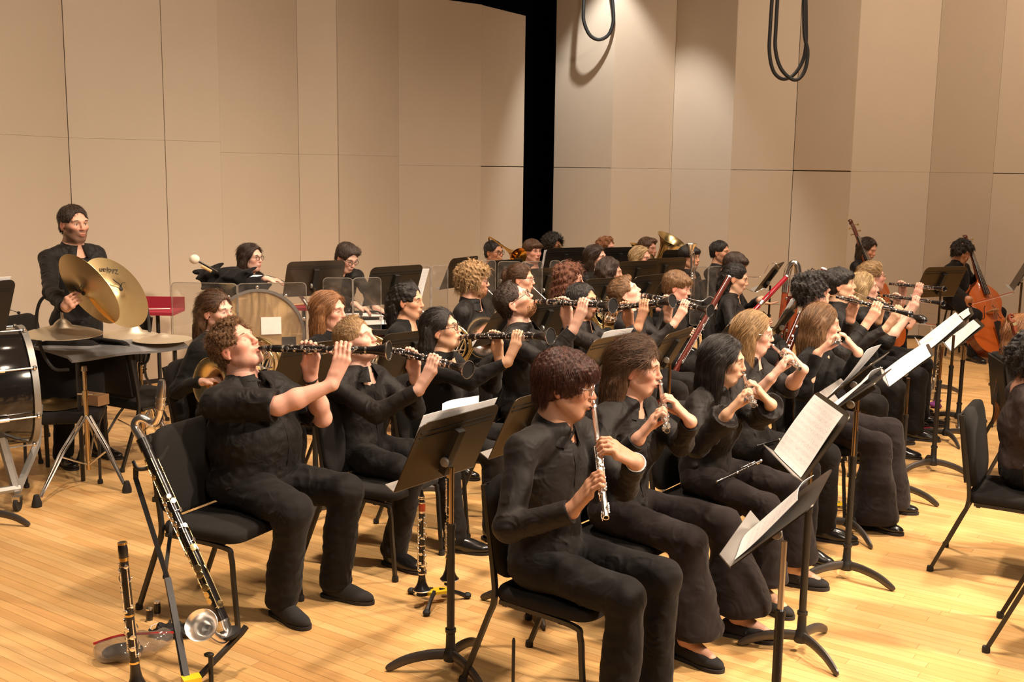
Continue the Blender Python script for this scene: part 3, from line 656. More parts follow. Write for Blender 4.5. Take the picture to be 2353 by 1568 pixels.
def person(who, label, head, yaw, hy=None, hp=0, hr=0, lean=-4, s=1.0, sex='m', skin='fair', hair='short', hc='brown', L=None, R=None, top='shirt', shirt='shirt', pants='trouser', sleeve='long', fat=0.0, glasses=None, beard=0, beardc=(.10, .05, .03), eyes='down',
           stand=False, legs=True, flare=0.0, splay=(14, 14), fwd=(0.0, 0.0), shoe='leather', hipz=.565, chair=True, poleL=None, poleR=None, neckopen=.15, watch=None, ankle=False, brow=None, group='wind players seated in rows', tuck=True, fullbeard=False, chairyaw=None, shrug=0, showear=False, hem=None, nk=0.050, extra=None):
    """one seated or standing player: a continuous skin body with hair and clothing as parts"""
    Hc = AT(*head); hy = yaw if hy is None else hy; Rh = rz(hy) @ ry(-hp) @ rx(hr); depth = head[2]
    f = rz(yaw)[:, 0]; l = rz(yaw)[:, 1]; T = UP * math.cos(math.radians(lean)) + f * math.sin(math.radians(lean))
    Nk = Hc + Rh @ A(-.034, 0, -.095) * s - T * nk * s
    if stand: hipz = .93 * s
    P = Nk - T * ((Nk[2] - hipz) / T[2]); tl = np.linalg.norm(Nk - P)
    base = A(P[0], P[1], 0); fl = np.cross(l, T)
    root = thing('person', label, 'person', base, group=group)
    PB = np.stack([fl, l, T], 1)
    h = min(max(.00078 * depth, .0034), .0085)
    sw = (.178 if sex == 'm' else .158) * s + fat * .25
    Sh = {1: Nk - T * (.075 - shrug) * s + l * sw, -1: Nk - T * (.075 - shrug) * s - l * sw}
    # ---- skin
    B = Field(); hl = head_solid(B, Hc, Rh, s, sex, fat, eyes=eyes)
    nr = (.053 if sex == 'm' else .046) * s + fat * .07
    B.cap(Hc + Rh @ A(-.030, 0, -.04) * s, Nk + fl * .010, nr, nr * 1.08, k=.016)
    B.cap(Nk - T * .03, P + T * .08, .070 * s, .070 * s, k=.06); B.cap(Nk - T * .085 + l * .10, Nk - T * .085 - l * .10, .034 * s, k=.03); B.ell(Nk - T * .14 + fl * .030, A(.066, .11, .11) * s, PB, .05)
    W = {}; El = {}
    for sd, spec, pole in ((1, L, poleL), (-1, R, poleR)):
        if spec is None or spec == 'lap':
            kn = P + f * .25 + l * sd * .10 + UP * .10; Wp = kn; El[sd] = ik(Sh[sd], Wp, .285 * s, .25 * s, l * sd * .8 - f * .6 - UP * .3); W[sd] = Wp
            hand_rest(B, Wp, f * .8 - l * sd * .35 - UP * .15, UP, s, sd)
        elif isinstance(spec[0], str):
            W[sd] = np.asarray(spec[1], float); El[sd] = ik(Sh[sd], W[sd], .285 * s, .25 * s, (l * sd * .9 - UP * .9 - f * .2) if pole is None else np.asarray(pole, float)); hand_rest(B, W[sd], spec[2], spec[3], s, sd)
        else:
            Q, a, t, b, r = spec[:5]; sz = s * (1 if sex == 'm' else .93)
            W[sd] = hand_grip(B, Q, a, t, b, r, sz, wsh=spec[5] if len(spec) > 5 else 0.0)
            El[sd] = ik(Sh[sd], W[sd], .285 * s, .25 * s, (l * sd * .7 - UP * 1.2 - f * .1) if pole is None else np.asarray(pole, float))
        rb = (1 + fat * 1.5) * (.84 if sleeve in ('long', 'bell', 'puff') else 1); ru = (1 + fat * 1.5) * (.84 if sleeve != 'short' else .95)
        B.cap(Sh[sd], El[sd], .040 * s * ru, .036 * s * ru, k=.02); m = El[sd] * .65 + W[sd] * .35
        B.cap(El[sd], m, .039 * s * rb, .041 * s * rb, k=.025); B.cap(m, W[sd], .041 * s * rb, .0255 * s, k=.02)
    # ---- legs
    hipw = (.088 if sex == 'm' else .092) * s; K = {}; An = {}; Ft = {}; Hp = {}
    for i, sd in enumerate((1, -1)):
        Hp[sd] = P + l * sd * hipw - UP * .01
        if stand:
            K[sd] = A(*(Hp[sd][:2] + l[:2] * sd * .03 + f[:2] * .02), .49 * s); An[sd] = A(*(K[sd][:2] + l[:2] * sd * .02 - f[:2] * .03), .08); fd = rz(yaw + sd * 12)[:, 0]
        else:
            td = rz(yaw + sd * splay[i])[:, 0]; K[sd] = A(*(Hp[sd][:2] + td[:2] * .43 * s), .515 * s); An[sd] = A(*(K[sd][:2] + td[:2] * (fwd[i] + .0)), .09); fd = rz(yaw + sd * (splay[i] * .7 + 3))[:, 0]
        Ft[sd] = fd
        if ankle: B.chain([K[sd], An[sd], An[sd] + fd * .13 - UP * .05], [.05, .034, .026], .02)
        elif legs: B.cap(Hp[sd], K[sd], .045, .035, k=.03)
    V, Qd = B.mesh(h); colr = head_colour(V, Hc, Rh, s, SKIN[skin], beard, beardc, lipstick=(sex == 'f'))
    solid('body', V, Qd, M['skin'], root, base, colr)
    # ---- hair
    if hair:
        Fh = Field(); hair_build(Fh, Hc, Rh, s, hair, seed=len(PEOPLE) * 3, showear=showear); V, Qd = Fh.mesh(max(h, .0036)); ho = solid('hair', V, Qd, HM[hc], root, base, strand=strand_attr(V, Hc, Rh, s, hair)); strands(V, Qd, Hc, Rh, s, hair, hc, depth, ho, base, len(PEOPLE), showear)
        if hair in ('pony', 'bun') and sex == 'f': MB().ball(hl(-.112, 0, .035), .026, 8).build('hair_clip', M['clip'], root, loc=-base)
    if fullbeard:
        Fb = Field(); Fb.ell(hl(.040, 0, -.078), A(.060, .060, .052) * s, Rh, .02); Fb.ell(hl(.105, 0, -.067), A(.03, .024, .014) * s, Rh, .01, 'sub'); Fb.half(hl(.05, 0, -.048), Rh @ A(-.25, 0, 1)); Fb.noise = waves(3, .014, .002)
        V, Qd = Fb.mesh(max(h, .0036)); solid('beard', V, Qd, HM[hc if brow is None else brow], root, base, strand=strand_attr(V, Hc, Rh, s, 'buzz'))
    # ---- eyes and brows
    if depth < 12.5:
        bm_ = HM[brow or hc]
        for y in (-1, 1):
            br = MB(); ey = MB()
            pts = [hl(.0835 + .010 * (1 - abs(u - .35)), y * (.010 + .042 * u) , .0215 + .007 * math.sin(u * 2.4) - .003 * u) for u in np.linspace(0, 1, 6)]
            br.tube(pts, [.0022 * s, .0032 * s, .0032 * s, .0028 * s, .0022 * s, .0012 * s], 6)
            c = A(.0735, y * .031, .002); rad = A(.0139, .0159, .0129)
            def onlid(az, el): return hl(*(c + rad * A(math.cos(el) * math.cos(az), math.cos(el) * math.sin(az), math.sin(el))))
            if eyes == 'closed': lo_ = -.42; ey.tube([onlid(z_, lo_ - .25 * math.cos(z_ * 1.4)) for z_ in np.linspace(-1.0, 1.0, 7)], .0011 * s, 5, 2)
            else:
                op = .42 if eyes == 'open' else .24; nu, nv = 9, 5; mid0 = -.10 if eyes == 'open' else -.28
                Vv = []; 
                for i in range(nu):
                    az = -.95 + 1.9 * i / (nu - 1); wd = op * max(.02, math.cos(az * 1.62))
                    for j in range(nv): Vv.append(onlid(az, mid0 + wd * (j / (nv - 1) * 2 - 1)))
                Fq = []; mi = []
                for i in range(nu - 1):
                    for j in range(nv - 1):
                        Fq.append((i * nv + j, (i + 1) * nv + j, (i + 1) * nv + j + 1, i * nv + j + 1)); b0 = len(ey.F)
                        ey_m = 1 if abs(i + .5 - (nu - 1) / 2) < 1.3 else 0; mi.append(ey_m)
                b0 = len(ey.V); ey.V.extend([tuple(v) for v in Vv]); ey.F.extend([[b0 + q for q in fq] for fq in Fq]); ey.I.extend(mi)
                ey.tube([onlid(z_, mid0 + op * max(.02, math.cos(z_ * 1.62)) + .03) for z_ in np.linspace(-.98, .98, 9)], .0013 * s, 5, 2)
            br.build('eyebrow', bm_, root, loc=-base); ey.build('eye', [M['eyewhite'], M['iris'], M['lash']], root, loc=-base)
    if glasses:
        g = MB(); rr = .0012 if glasses == 'thin' else .0019; ln_ = MB(); gm = M['silver'] if glasses == 'thin' else M['plastic']
        for y in (-1, 1):
            loop = [hl(.104 - .006 * abs(math.cos(a)) * (1 if math.cos(a) > 0 else 0), y * (.033 + .0235 * math.cos(a)), -.001 + .0205 * math.sin(a)) for a in np.linspace(0, 2 * math.pi, 17)[:-1]]
            g.tube(loop, rr * s, 6, closed=True); g.tube([hl(.098, y * .0565, .004), hl(.05, y * .078, .006), hl(-.01, y * .083, .004), hl(-.028, y * .083, -.012)], rr * s, 5)
            cc = hl(.103, y * .033, -.001); b0 = len(ln_.V); ln_.V.append(tuple(cc)); ln_.V.extend(tuple(p) for p in loop); ln_.F.extend([[b0, b0 + 1 + i, b0 + 1 + (i + 1) % 16] for i in range(16)]); ln_.I.extend([0] * 16)
        g.tube([hl(.104, -.0105, .003), hl(.109, 0, .006), hl(.104, .0105, .003)], rr * s, 5)
        go = g.build('glasses', gm, root, loc=-base); ln_.build('lens', M['sunlens'] if glasses == 'sun' else M['lens'], go)
    # ---- shirt
    S = Field(); fa = fat; hs = max(h * 1.2, .0048)
    S.ell(P + T * .03, A(.128 + fa, .168 + fa * 1.1, .12) * s, PB, .06); S.ell(P + T * tl * .40 + fl * fa * .5, A(.112 + fa * 1.25, .150 + fa * 1.15, .17) * s, PB, .07)
    S.ell(Nk - T * .19 * s + fl * .005, A(.118 + fa * .7, .165 + fa * .5, .165) * s, PB, .06)
    if sex == 'f': [S.ell(Nk - T * .215 * s + fl * .085 + l * y * .072, A(.062, .066, .068) * s, PB, .05) for y in (-1, 1)]
    S.cap(Sh[1], Sh[-1], .050 * s + fa * .2, k=.05); S.ell(Nk + fl * .018 - T * .010, A(.072 + fa * .3, .078, .036) * s, PB, .03)
    for sd in (1, -1):
        S.cap(Nk - T * .026, Nk * .35 + Sh[sd] * .65 - T * .002, .055 * s, .050 * s, k=.045); S.cap(Nk * .35 + Sh[sd] * .65 - T * .002, Sh[sd], .050 * s, .052 * s, k=.03)
        e, wv = El[sd], W[sd]; sl = .006
        if sleeve == 'short':
            m = Sh[sd] * .12 + e * .88; S.cap(Sh[sd], m, .058 * s + fa * .22, .057 * s + fa * .22, k=.03)
        else:
            fr = dict(long=.93, three=.45, bell=.88, puff=.2)[sleeve]; c_ = e * (1 - fr) + wv * fr
            if sleeve == 'puff': S.cap(Sh[sd], e * .5 + Sh[sd] * .5, .070, .092, k=.03); S.cap(e * .5 + Sh[sd] * .5, c_, .092, .058, k=.03)
            else:
                S.cap(Sh[sd], e, .054 * s + fa * .25, .048 * s + fa * .2, k=.035); S.cap(e, c_, .049 * s + fa * .2, (.039 if sleeve != 'bell' else .070) * s, k=.03)
    # openings: sleeve ends, neck and hem
    for sd in (1, -1):
        e, wv = El[sd], W[sd]
        if sleeve == 'short': p = Sh[sd] * .12 + e * .88; d = nz(e - Sh[sd]); S.ell(p + d * .075, A(.075, .11, .11), frame(np.cross(d, perp(UP + l * .1, d)), d)[:, [0, 1, 2]], .006, 'sub')
        else: fr = dict(long=.93, three=.45, bell=.88, puff=.2)[sleeve]; p = e * (1 - fr) + wv * fr; d = nz(wv - e); rr = .055 if sleeve != 'bell' else .088; S.ell(p + d * rr * .98, A(rr, rr * 1.25, rr * 1.25), frame(np.cross(d, perp(UP + l * .1, d)), d)[:, [0, 1, 2]], .004, 'sub')
    if neckopen: S.ell(Nk + fl * .085 + T * .022, A(.050, .013 + .020 * neckopen, .050 + .060 * neckopen) * s, PB @ ry(-16), .008, 'sub')
    nx_ = nz((Hc + Rh @ A(-.03, 0, -.03) * s) - Nk); S.cap(Nk + nx_ * .085 + fl * .012, Hc + Rh @ A(-.03, 0, -.03) * s, nr * 1.12, nr * 1.25, .006, 'sub')
    wz = waves(len(PEOPLE) * 7 + 1, .07, .0008, 6, (1, 1, 1.3)); wz2 = waves(len(PEOPLE) * 5 + 2, .22, .0032, 4); cz1 = creases(len(PEOPLE) + 40, .11, .0034 if top == 'shirt' else .002); S.noise = lambda X, Y, Z: wz(X, Y, Z) + wz2(X, Y, Z) + cz1(X, Y, Z)
    V, Qd = S.mesh(hs); solid('shirt' if top == 'shirt' else top, V, Qd, M[shirt], root, base)
    if top == 'shirt' and depth < 10:
        n1 = 21; g = np.zeros((n1, 5, 3)); cr = nr * 1.22; ax = nz((Hc + Rh @ A(-.03, 0, -.05) * s) - Nk); cf = perp(fl, ax); cl = np.cross(ax, cf)
        for i in range(n1):
            ph0 = i / (n1 - 1); fr_ = .5 + .5 * math.cos(math.radians(360 * ph0)); lowr = fr_ ** 2 * .042
            c0 = Nk + cf * .014 - ax * (fr_ * .030 - .012)
            for j, (ro, up_) in enumerate(((0, -.012), (-.001, .016), (.006, .026), (.013, .014), (.021 + fr_ * .018, -.018 - lowr * .8))):
                gp = (2, 7, 11, 15, 24)[j]; ph = math.radians(gp + (360 - 2 * gp) * ph0); dr = cf * math.cos(ph) + cl * math.sin(ph); g[i, j] = c0 + dr * (cr + ro * s) + ax * up_ * s
        MB().sheet(g, .002).build('collar', M[shirt], root, smooth=50, loc=-base)
        if sleeve == 'long' and depth < 7.8:
            for sd in (1, -1):
                d = nz(W[sd] - El[sd]); p = El[sd] * .07 + W[sd] * .93; x = perp(UP, d)
                MB().lathe([(.0385 * s, -.050), (.0425 * s, -.048), (.0405 * s, .004), (.0375 * s, .005), (.036 * s, -.02)], 20, 0, p, frame(d, x), ring=True).build('cuff', M[shirt], root, 50, -base)
        if depth < 6.5:
            pl = []
            for i in range(15):
                o_ = Nk - T * (.065 + .026 * i) + fl * .3; d = -fl; t_ = .0
                for _ in range(30):
                    p = o_ + d * t_; v = float(S.ev(*[np.array([q], f4) for q in p])[0]); t_ += max(v, .0) * .8
                    if v < .001: break
                if v < .004 and np.linalg.norm((p - Nk) - T * ((p - Nk) @ T)) < .24 + fat * 1.5: pl.append(p)
            if len(pl) > 3: MB().tube(pl, .016, 6, flat=.12, hint=l).build('placket', M[shirt], root, 50, -base)
            for i in range(5):
                bt = MB()
                o_ = Nk - T * (.12 + .075 * i) + fl * .3; d = -fl; t_ = .0
                for _ in range(40):
                    p = o_ + d * t_; v = float(S.ev(*[np.array([q], f4) for q in p])[0]); t_ += max(v, .0) * .8
                    if v < .001: break
                bt.ball(p, (.0025, .0055, .0055), 8, 0, PB); bt.build('button', M['button'], root, loc=-base)
    # ---- trousers
    Tt = Field(); ht = max(h * 1.4, .0058)
    Tt.ell(P + T * .01, A(.125 + fa, .168 + fa * 1.1, .115) * s, PB, .05)
    for sd in (1, -1):
        Tt.cap(Hp[sd], K[sd], (.086 + fa * .35) * s, (.068 + fa * .15) * s, k=.035)
        end = An[sd] + UP * (0 if not ankle else .075)
        if flare: kf = K[sd] * .8 + end * .2; Tt.cap(K[sd], kf, .072, .078, k=.03); Tt.cap(kf, end, .078, .078 + flare, k=.03)
        else: Tt.cap(K[sd], end, (.066 + fa * .15) * s, (.066 + fa * .12) * s, k=.03)
    if hem == 'skirt': Tt.cap(K[1], K[-1], .07, k=.08); Tt.cap(An[1] + UP * .1, An[-1] + UP * .1, .1, k=.1)
    Tt.half(A(0, 0, .055 + (.085 if ankle else 0)), A(0, 0, -1))
    wz3 = waves(len(PEOPLE) * 3 + 9, .08, .0009, 6, (1, 1, 1.2)); wz4 = waves(len(PEOPLE) * 3 + 8, .24, .003, 4); cz2 = creases(len(PEOPLE) + 80, .11, .003); Tt.noise = lambda X, Y, Z: wz3(X, Y, Z) + wz4(X, Y, Z) + cz2(X, Y, Z)
    V, Qd = Tt.mesh(ht); solid('trousers' if hem != 'skirt' else 'long_skirt', V, Qd, M[pants], root, base)
    # ---- shoes
    for sd in (1, -1):
        a = A(An[sd][0], An[sd][1], 0); fd = Ft[sd]; sdv = np.cross(UP, fd); Rf = np.stack([fd, sdv, UP], 1); q = .92 if sex == 'f' else 1.0
        Z = Field(); Z.ell(a + UP * .045 - fd * .02, A(.058, .036, .045) * q, Rf, .03); Z.ell(a + fd * .115 * q + UP * .028, A(.095, .046, .034) * q, Rf, .035); Z.ell(a + fd * .05 + UP * .045, A(.08, .038, .040) * q, Rf, .03)
        if not ankle: Z.cap(a + UP * .05 - fd * .005, a + UP * .11 - fd * .01, .038 * q, k=.02)
        else: Z.ell(a + fd * .055 + UP * .085, A(.075, .032, .045), Rf, .008, 'sub')
        Z.half(A(0, 0, .010), A(0, 0, -1)); V, Qd = Z.mesh(max(.0055, h)); sh = solid('shoe', V, Qd, M[shoe], root, base)
        out = [a - fd * .078 * q, a - fd * .06 * q + sdv * .034, a + fd * .06 + sdv * .040, a + fd * .13 * q + sdv * .048, a + fd * .19 * q + sdv * .034, a + fd * .214 * q, a + fd * .19 * q - sdv * .034, a + fd * .13 * q - sdv * .048, a + fd * .06 - sdv * .040, a - fd * .06 * q - sdv * .034]
        MB().prism([tuple((p - base)[:2]) for p in crom(out, 3, True)], .016).build('sole', M['sole'], sh)
        if depth < 6.5 and shoe == 'leather':
            lc = MB()
            for i in range(4): c = a + fd * (.045 + .022 * i) + UP * (.088 - .009 * i); lc.tube([c - sdv * .022 - UP * .006, c + UP * .004, c + sdv * .022 - UP * .006], .0022, 5)
            lc.build('laces', M['rubber'], sh, loc=-base)
        if ankle: MB().tube(crom([a + fd * .05 - sdv * .043 + UP * .035, a + fd * .055 + UP * .088, a + fd * .05 + sdv * .043 + UP * .035], 4), .007, 6, flat=.4).build('strap', M[shoe], sh, loc=-base)
    if watch:
        sd, mname = watch; d = nz(W[sd] - El[sd]); c = W[sd] - d * .004; x = perp(UP, d); y = np.cross(d, x)
        MB().tube([c + (x * math.cos(a) + y * math.sin(a)) * .0335 for a in np.linspace(0, 2 * math.pi, 17)[:-1]], .009, 6, closed=True, flat=.35).build('wristwatch', M[mname], root, loc=-base)
    info = dict(root=root, H=Hc, Rh=Rh, L=hl, P=P, f=f, l=l, T=T, N=Nk, W=W, E=El, yaw=yaw, mouth=hl(.103, 0, -.0665), K=K)
    PEOPLE[who] = info
    return info
def mouth_of(head, hy, hp=0, hr=0, s=1.0):
    Rh = rz(hy) @ ry(-hp) @ rx(hr); return AT(*head) + Rh @ A(.104, 0, -.0665) * s, Rh
M['lace'] = mat('sheer_lace', (.04, .026, .024), .85, var=.6, scale=70)
M['sunlens'] = mat('dark_lens', (.01, .01, .012), .1)
# ------------------------------------------------------------------ structure: floor, shell walls
def build_floor():
    bd = math.radians(-35); d = A(math.cos(bd), math.sin(bd), 0); n = A(-d[1], d[0], 0)
    fl = MB().box((1, 7.2, -.03), (16, 20, .02)).build('floor', M['gap'], smooth=0); struct(fl)
    W_, hgt = .057, .02; rg = random.Random(3); near = []; far = []
    for i in range(-60, 260):
        c = i * W_; t = -12 - rg.random()
        while t < 10:
            L_ = rg.uniform(.45, 1.5); mid = d * (t + L_ / 2) + n * (c + W_ / 2)
            x, y = mid[:2]; t0 = t; t += L_
            if y < 2.9 or y > 15.2 or abs(x) > .475 * (y + 1.0) + .6: continue
            q = (y, t0, L_, c, mid)
            # the strips in view that show largest
            vis = abs(x) < .47 * y + .15 and 3.75 < y
            (near if vis else far).append(q)
    near.sort(key=lambda q: q[0]); far += near[300:]; near = near[:300]
    g = .0007; cache = {}
    for y, t0, L_, c, mid in near:
        k = round(L_ * 12) / 12
        mb = MB(); z = -.02; v = [d * s + n * m + UP * zz for zz in (z, 0) for s, m in ((-L_ / 2 + g, -W_ / 2 + g), (L_ / 2 - g, -W_ / 2 + g), (L_ / 2 - g, W_ / 2 - g), (-L_ / 2 + g, W_ / 2 - g))]
        mb.add(v, [(4, 5, 6, 7), (0, 1, 5, 4), (1, 2, 6, 5), (2, 3, 7, 6), (3, 0, 4, 7)])
        mb.build('plank', M['floor'], fl, smooth=0, loc=mid)
    mb = MB(); tone = []
    for y, t0, L_, c, mid in far:
        v = [mid + d * s + n * m + UP * zz for zz in (-.02, 0) for s, m in ((-L_ / 2 + g, -W_ / 2 + g), (L_ / 2 - g, -W_ / 2 + g), (L_ / 2 - g, W_ / 2 - g), (-L_ / 2 + g, W_ / 2 - g))]
        mb.add(v, [(4, 5, 6, 7), (0, 1, 5, 4), (1, 2, 6, 5), (2, 3, 7, 6), (3, 0, 4, 7)]); tone += [rg.random()] * 5
    o = mb.build('planks', M['floor'], fl, smooth=0); o['kind'] = 'stuff'
    a = o.data.attributes.new('tone', 'FLOAT', 'FACE'); a.data.foreach_set('value', tone)
def wall_run(name, cols, top, seam_z, low_seam, vgap=None, hgap=None):
    """folded shell wall: (pixel column, distance) corners; each panel an own board with a dark joint"""
    pts = [AT(px, 380, y)[:2] for px, y in cols]
    root = MB()
    for a, b in zip(pts, pts[1:]):
        dv = b - a; L_ = np.linalg.norm(dv); u = dv / L_; nn = A(u[1], -u[0]); nn = nn if nn @ (-(a + b) / 2) > 0 else -nn
        m = (a + b) / 2 - nn * .06
        root.box((m[0], m[1], top / 2), (L_, .04, top - .02), rz(math.degrees(math.atan2(u[1], u[0]))))
    wo = root.build(name, M['seam'], smooth=0); struct(wo)
    for i, (a, b) in enumerate(zip(pts, pts[1:])):
        dv = b - a; L_ = np.linalg.norm(dv); u = dv / L_; nn = A(u[1], -u[0]); nn = nn if nn @ (-(a + b) / 2) > 0 else -nn
        ang = math.degrees(math.atan2(u[1], u[0])); zs = [.04, low_seam, seam_z[i], top]; zs = [z for z in zs if z is not None]
        for z0, z1 in zip(zs, zs[1:]):
            m = (a + b) / 2 - nn * .02; hg = hgap[i] if hgap else .0008
            if z1 < .5: hg = .0006
            ga, gb = (vgap[i], vgap[i + 1]) if vgap else (.001, .001)
            mb = MB(); hx, hz = L_ / 2 - (ga + gb) / 2, (z1 - z0) / 2 - hg; bv = .0012; m = m + u * (ga - gb) / 2
            prof = [(-hx, -hz), (hx, -hz), (hx, hz), (-hx, hz)]
            v = [(x, -.02, z) for x, z in prof] + [(x, .02 - bv, z) for x, z in prof] + [(x * (1 - bv / hx), .02, z * (1 - bv / hz)) for x, z in prof]
            R = rz(ang); sgn = 1 if (R @ A(0, 1, 0))[:2] @ nn > 0 else -1
            v = [(x, y * sgn, z) for x, y, z in v]
            f = [(8, 9, 10, 11)] + [(j, (j + 1) % 4, 4 + (j + 1) % 4, 4 + j) for j in range(4)] + [(4 + j, 4 + (j + 1) % 4, 8 + (j + 1) % 4, 8 + j) for j in range(4)]
            if sgn > 0: f = [q[::-1] for q in f]
            mb.add(v, f); mb.build('panel', M['wall'], wo, smooth=0, loc=(m[0], m[1], (z0 + z1) / 2), R=R)
    # black base strip
    mb = MB()
    for a, b in zip(pts, pts[1:]):
        dv = b - a; L_ = np.linalg.norm(dv); u = dv / L_; nn = A(u[1], -u[0]); nn = nn if nn @ (-(a + b) / 2) > 0 else -nn
        m = (a + b) / 2 - nn * .015; mb.box((m[0], m[1], .019), (L_, .05, .036), rz(math.degrees(math.atan2(u[1], u[0]))))
    o = mb.build('baseboard_' + name.split('_')[1], M['rubber'], smooth=0); struct(o)
    return pts

# ------------------------------------------------------------------ furniture
def build_chair(label, loc=(0, 0, 0), R=None):
    t = thing('orchestra_chair', label, 'chair', loc, R, 'black padded orchestra chairs')
    def pad(w_, d, th, dome):
        g = np.zeros((9, 9, 3)); 
        F = Field()
    # seat: rounded cushion
    def cushion(w_, d, th, r, n=5):
        mb = MB(); out = []
        for cx, cy, a0 in ((w_ / 2 - r, d / 2 - r, 0), (-w_ / 2 + r, d / 2 - r, 90), (-w_ / 2 + r, -d / 2 + r, 180), (w_ / 2 - r, -d / 2 + r, 270)):
            for i in range(n): a = math.radians(a0 + 90 * i / (n - 1)); out.append((cx + r * math.cos(a), cy + r * math.sin(a)))
        lay = [(.93, -th / 2), (.985, -th * .42), (1, -th * .2), (1, th * .2), (.975, th * .42), (.88, th * .55), (.5, th * .66)]
        V = [(x * k, y * k, z) for k, z in lay for x, y in out]; m = len(out)
        Fc = [(i * m + j, i * m + (j + 1) % m, (i + 1) * m + (j + 1) % m, (i + 1) * m + j) for i in range(len(lay) - 1) for j in range(m)]
        Fc.append(tuple(range(m))[::-1]); Fc.append(tuple(range((len(lay) - 1) * m, len(lay) * m))); return mb.add(V, Fc)
    cushion(.46, .47, .055, .07).build('seat', M['padfab'], t, 60, (.02, 0, .435), ry(-2))
    b = cushion(.42, .46, .050, .10)
    b.build('backrest', M['padfab'], t, 60, (-.215, 0, .68), ry(82))
    MB().box((0, 0, 0), (.36, .40, .012)).build('back_shell', M['plastic'], t, 0, (-.250, 0, .68), ry(82))
    for sd in (1, -1):
        y = sd * .225
        MB().tube(crom([(.245, y, 0.012), (.225, y, .25), (.215, y, .36), (.17, y, .398), (-.17, y, .402)], 5), .0125, 4, hint=(0, 1, 0)).build('leg', M['blackmetal'], t, 30)
        MB().tube(crom([(-.36, y, .012), (-.235, y, .31), (-.20, y, .40), (-.205, y, .52), (-.262, y * .98, .86)], 5), .0135, 4, hint=(0, 1, 0)).build('leg', M['blackmetal'], t, 30)
        for x in (.245, -.36): MB().lathe([(.017, 0), (.018, .012), (.016, .028)], 8, 0, (x, y, 0)).build('foot_cap', M['rubber'], t)
    MB().box((.12, 0, .395), (.02, .45, .02)).box((-.15, 0, .395), (.02, .45, .02)).build('seat_rail', M['blackmetal'], t, 0)
    return t
def desk_mesh(back, W_=.50, Hh=.335, r=.045):
    out = [(-W_ / 2, 0), (W_ / 2, 0)]
    for cx, a0 in ((W_ / 2 - r, 0), (-W_ / 2 + r, 90)):
        for i in range(5): a = math.radians(a0 + 22.5 * i); out.append((cx + r * math.cos(a), Hh - r + r * math.sin(a)))
    return out
def build_stand(label, base, h, yaw, tilt, pole='brasspole', desk='desk', legyaw=0, roll=0, up_len=None, shelf=.055, group='black music stands'):
    """desk front faces yaw (towards the reader); tilt = lean back from upright"""
    t = thing('music_stand', label, 'music stand', base, None, group)
    t.rotation_euler = (0, 0, 0)
    hub = MB(); hub.lathe([(.0, .045), (.030, .045), (.036, .060), (.030, .085), (.021, .10), (.019, .165), (.023, .17), (.023, .185), (.0, .185)], 14); hub.build('hub', M['greymetal'] if False else M['blackmetal'], t)
    for k in range(3):
        R = rz(legyaw + 120 * k); P = [R @ A(*p) for p in ((.015, 0, .072), (.09, 0, .070), (.18, 0, .052), (.25, 0, .020), (.268, 0, .008))]
        MB().tube(crom(P, 4), [.024, .023, .022, .021, .017, .010], 8, flat=.62, hint=(0, 0, 1)).build('leg', M['legmetal'], t)
    zl = max(.55, min(.68, h - .30)) if up_len is None else h - up_len
    MB().lathe([(.0165, .17), (.0165, zl - .02), (.0195, zl - .02), (.0195, zl), (.0, zl)], 12).build('lower_pole', M['blackmetal'], t)
    MB().lathe([(.0110, zl - .01), (.0110, h - .06), (0, h - .06)], 10).build('upper_pole', M[pole], t)
    Rd = rz(yaw); fz = Rd @ A(1, 0, 0); side = Rd @ A(0, 1, 0); ti = math.radians(tilt)
    upd = UP * math.cos(ti) - fz * math.sin(ti); nrm = fz * math.cos(ti) + UP * math.sin(ti)
    F = np.stack([side, upd, nrm], 1)
    if roll: F = F @ rz(roll)
    o = A(0, 0, h) - F[:, 1] * .15 + F[:, 2] * .022
    dk = MB(); dk.prism(desk_mesh(1), .004, (0, 0, 0), np.eye(3)); d = dk.build('desk', M[desk], t, 25, o, F)
    rb = MB(); [rb.box((0, y, -.001), (.46, .006, .004)) for y in (.262, .285)]; rb.build('back_crease', M['blackmetal'], d, 0)
    MB().box((0, .0, shelf / 2), (.50, .004, shelf)).build('shelf_lip', M['lip'], d, 0)
    bk = MB(); bk.box((0, .165, -.016), (.042, .20, .030)); bk.box((0, .075, -.022), (.030, .05, .036)); bk.build('tilt_bracket', M['blackmetal'], d, 0)
    MB().lathe([(0, 0), (.019, 0), (.022, .006), (.019, .014), (0, .016)], 14, 0, (0, 0, 0), ry(90)).build('tilt_knob', M['greymetal'], d, 40, (.022, .115, -.026))
    t['desk_o'] = 0
    return t, F, A(*base) + o
def place_sheet(F, o, label, w_=.23, h_=.30, x=0.0, y=.006, sag=.012, lift=0.0, group='white sheet music pages on the stands', rot=0, two=False):
    nu, nv = 10, 9; g = np.zeros((nu, nv, 3)); pg = []
    for i in range(nu):
        for j in range(nv):
            u, v = i / (nu - 1), j / (nv - 1)
            zz = .012 + sag * math.sin(math.pi * u) * (.3 + v) + lift * v * v + .006 * math.sin(5 * u + 3 * v)
            g[i, j] = o + F @ (rz(rot) @ A((u - .5) * w_, v * h_, 0) + A(x, y, zz))
    c = g.mean((0, 1)); mb = MB(); mb.sheet(g - c, .0012); ob = mb.build('sheet_music', M['score'], None, 0, c)
    a = ob.data.attributes.new('page', 'FLOAT_VECTOR', 'POINT'); q = [(i / (nu - 1), 1 - j / (nv - 1), 0) for i in range(nu) for j in range(nv)] * 2
    a.data.foreach_set('vector', np.array(q, f4).ravel())
    return tag(ob, label, 'sheet music', group)
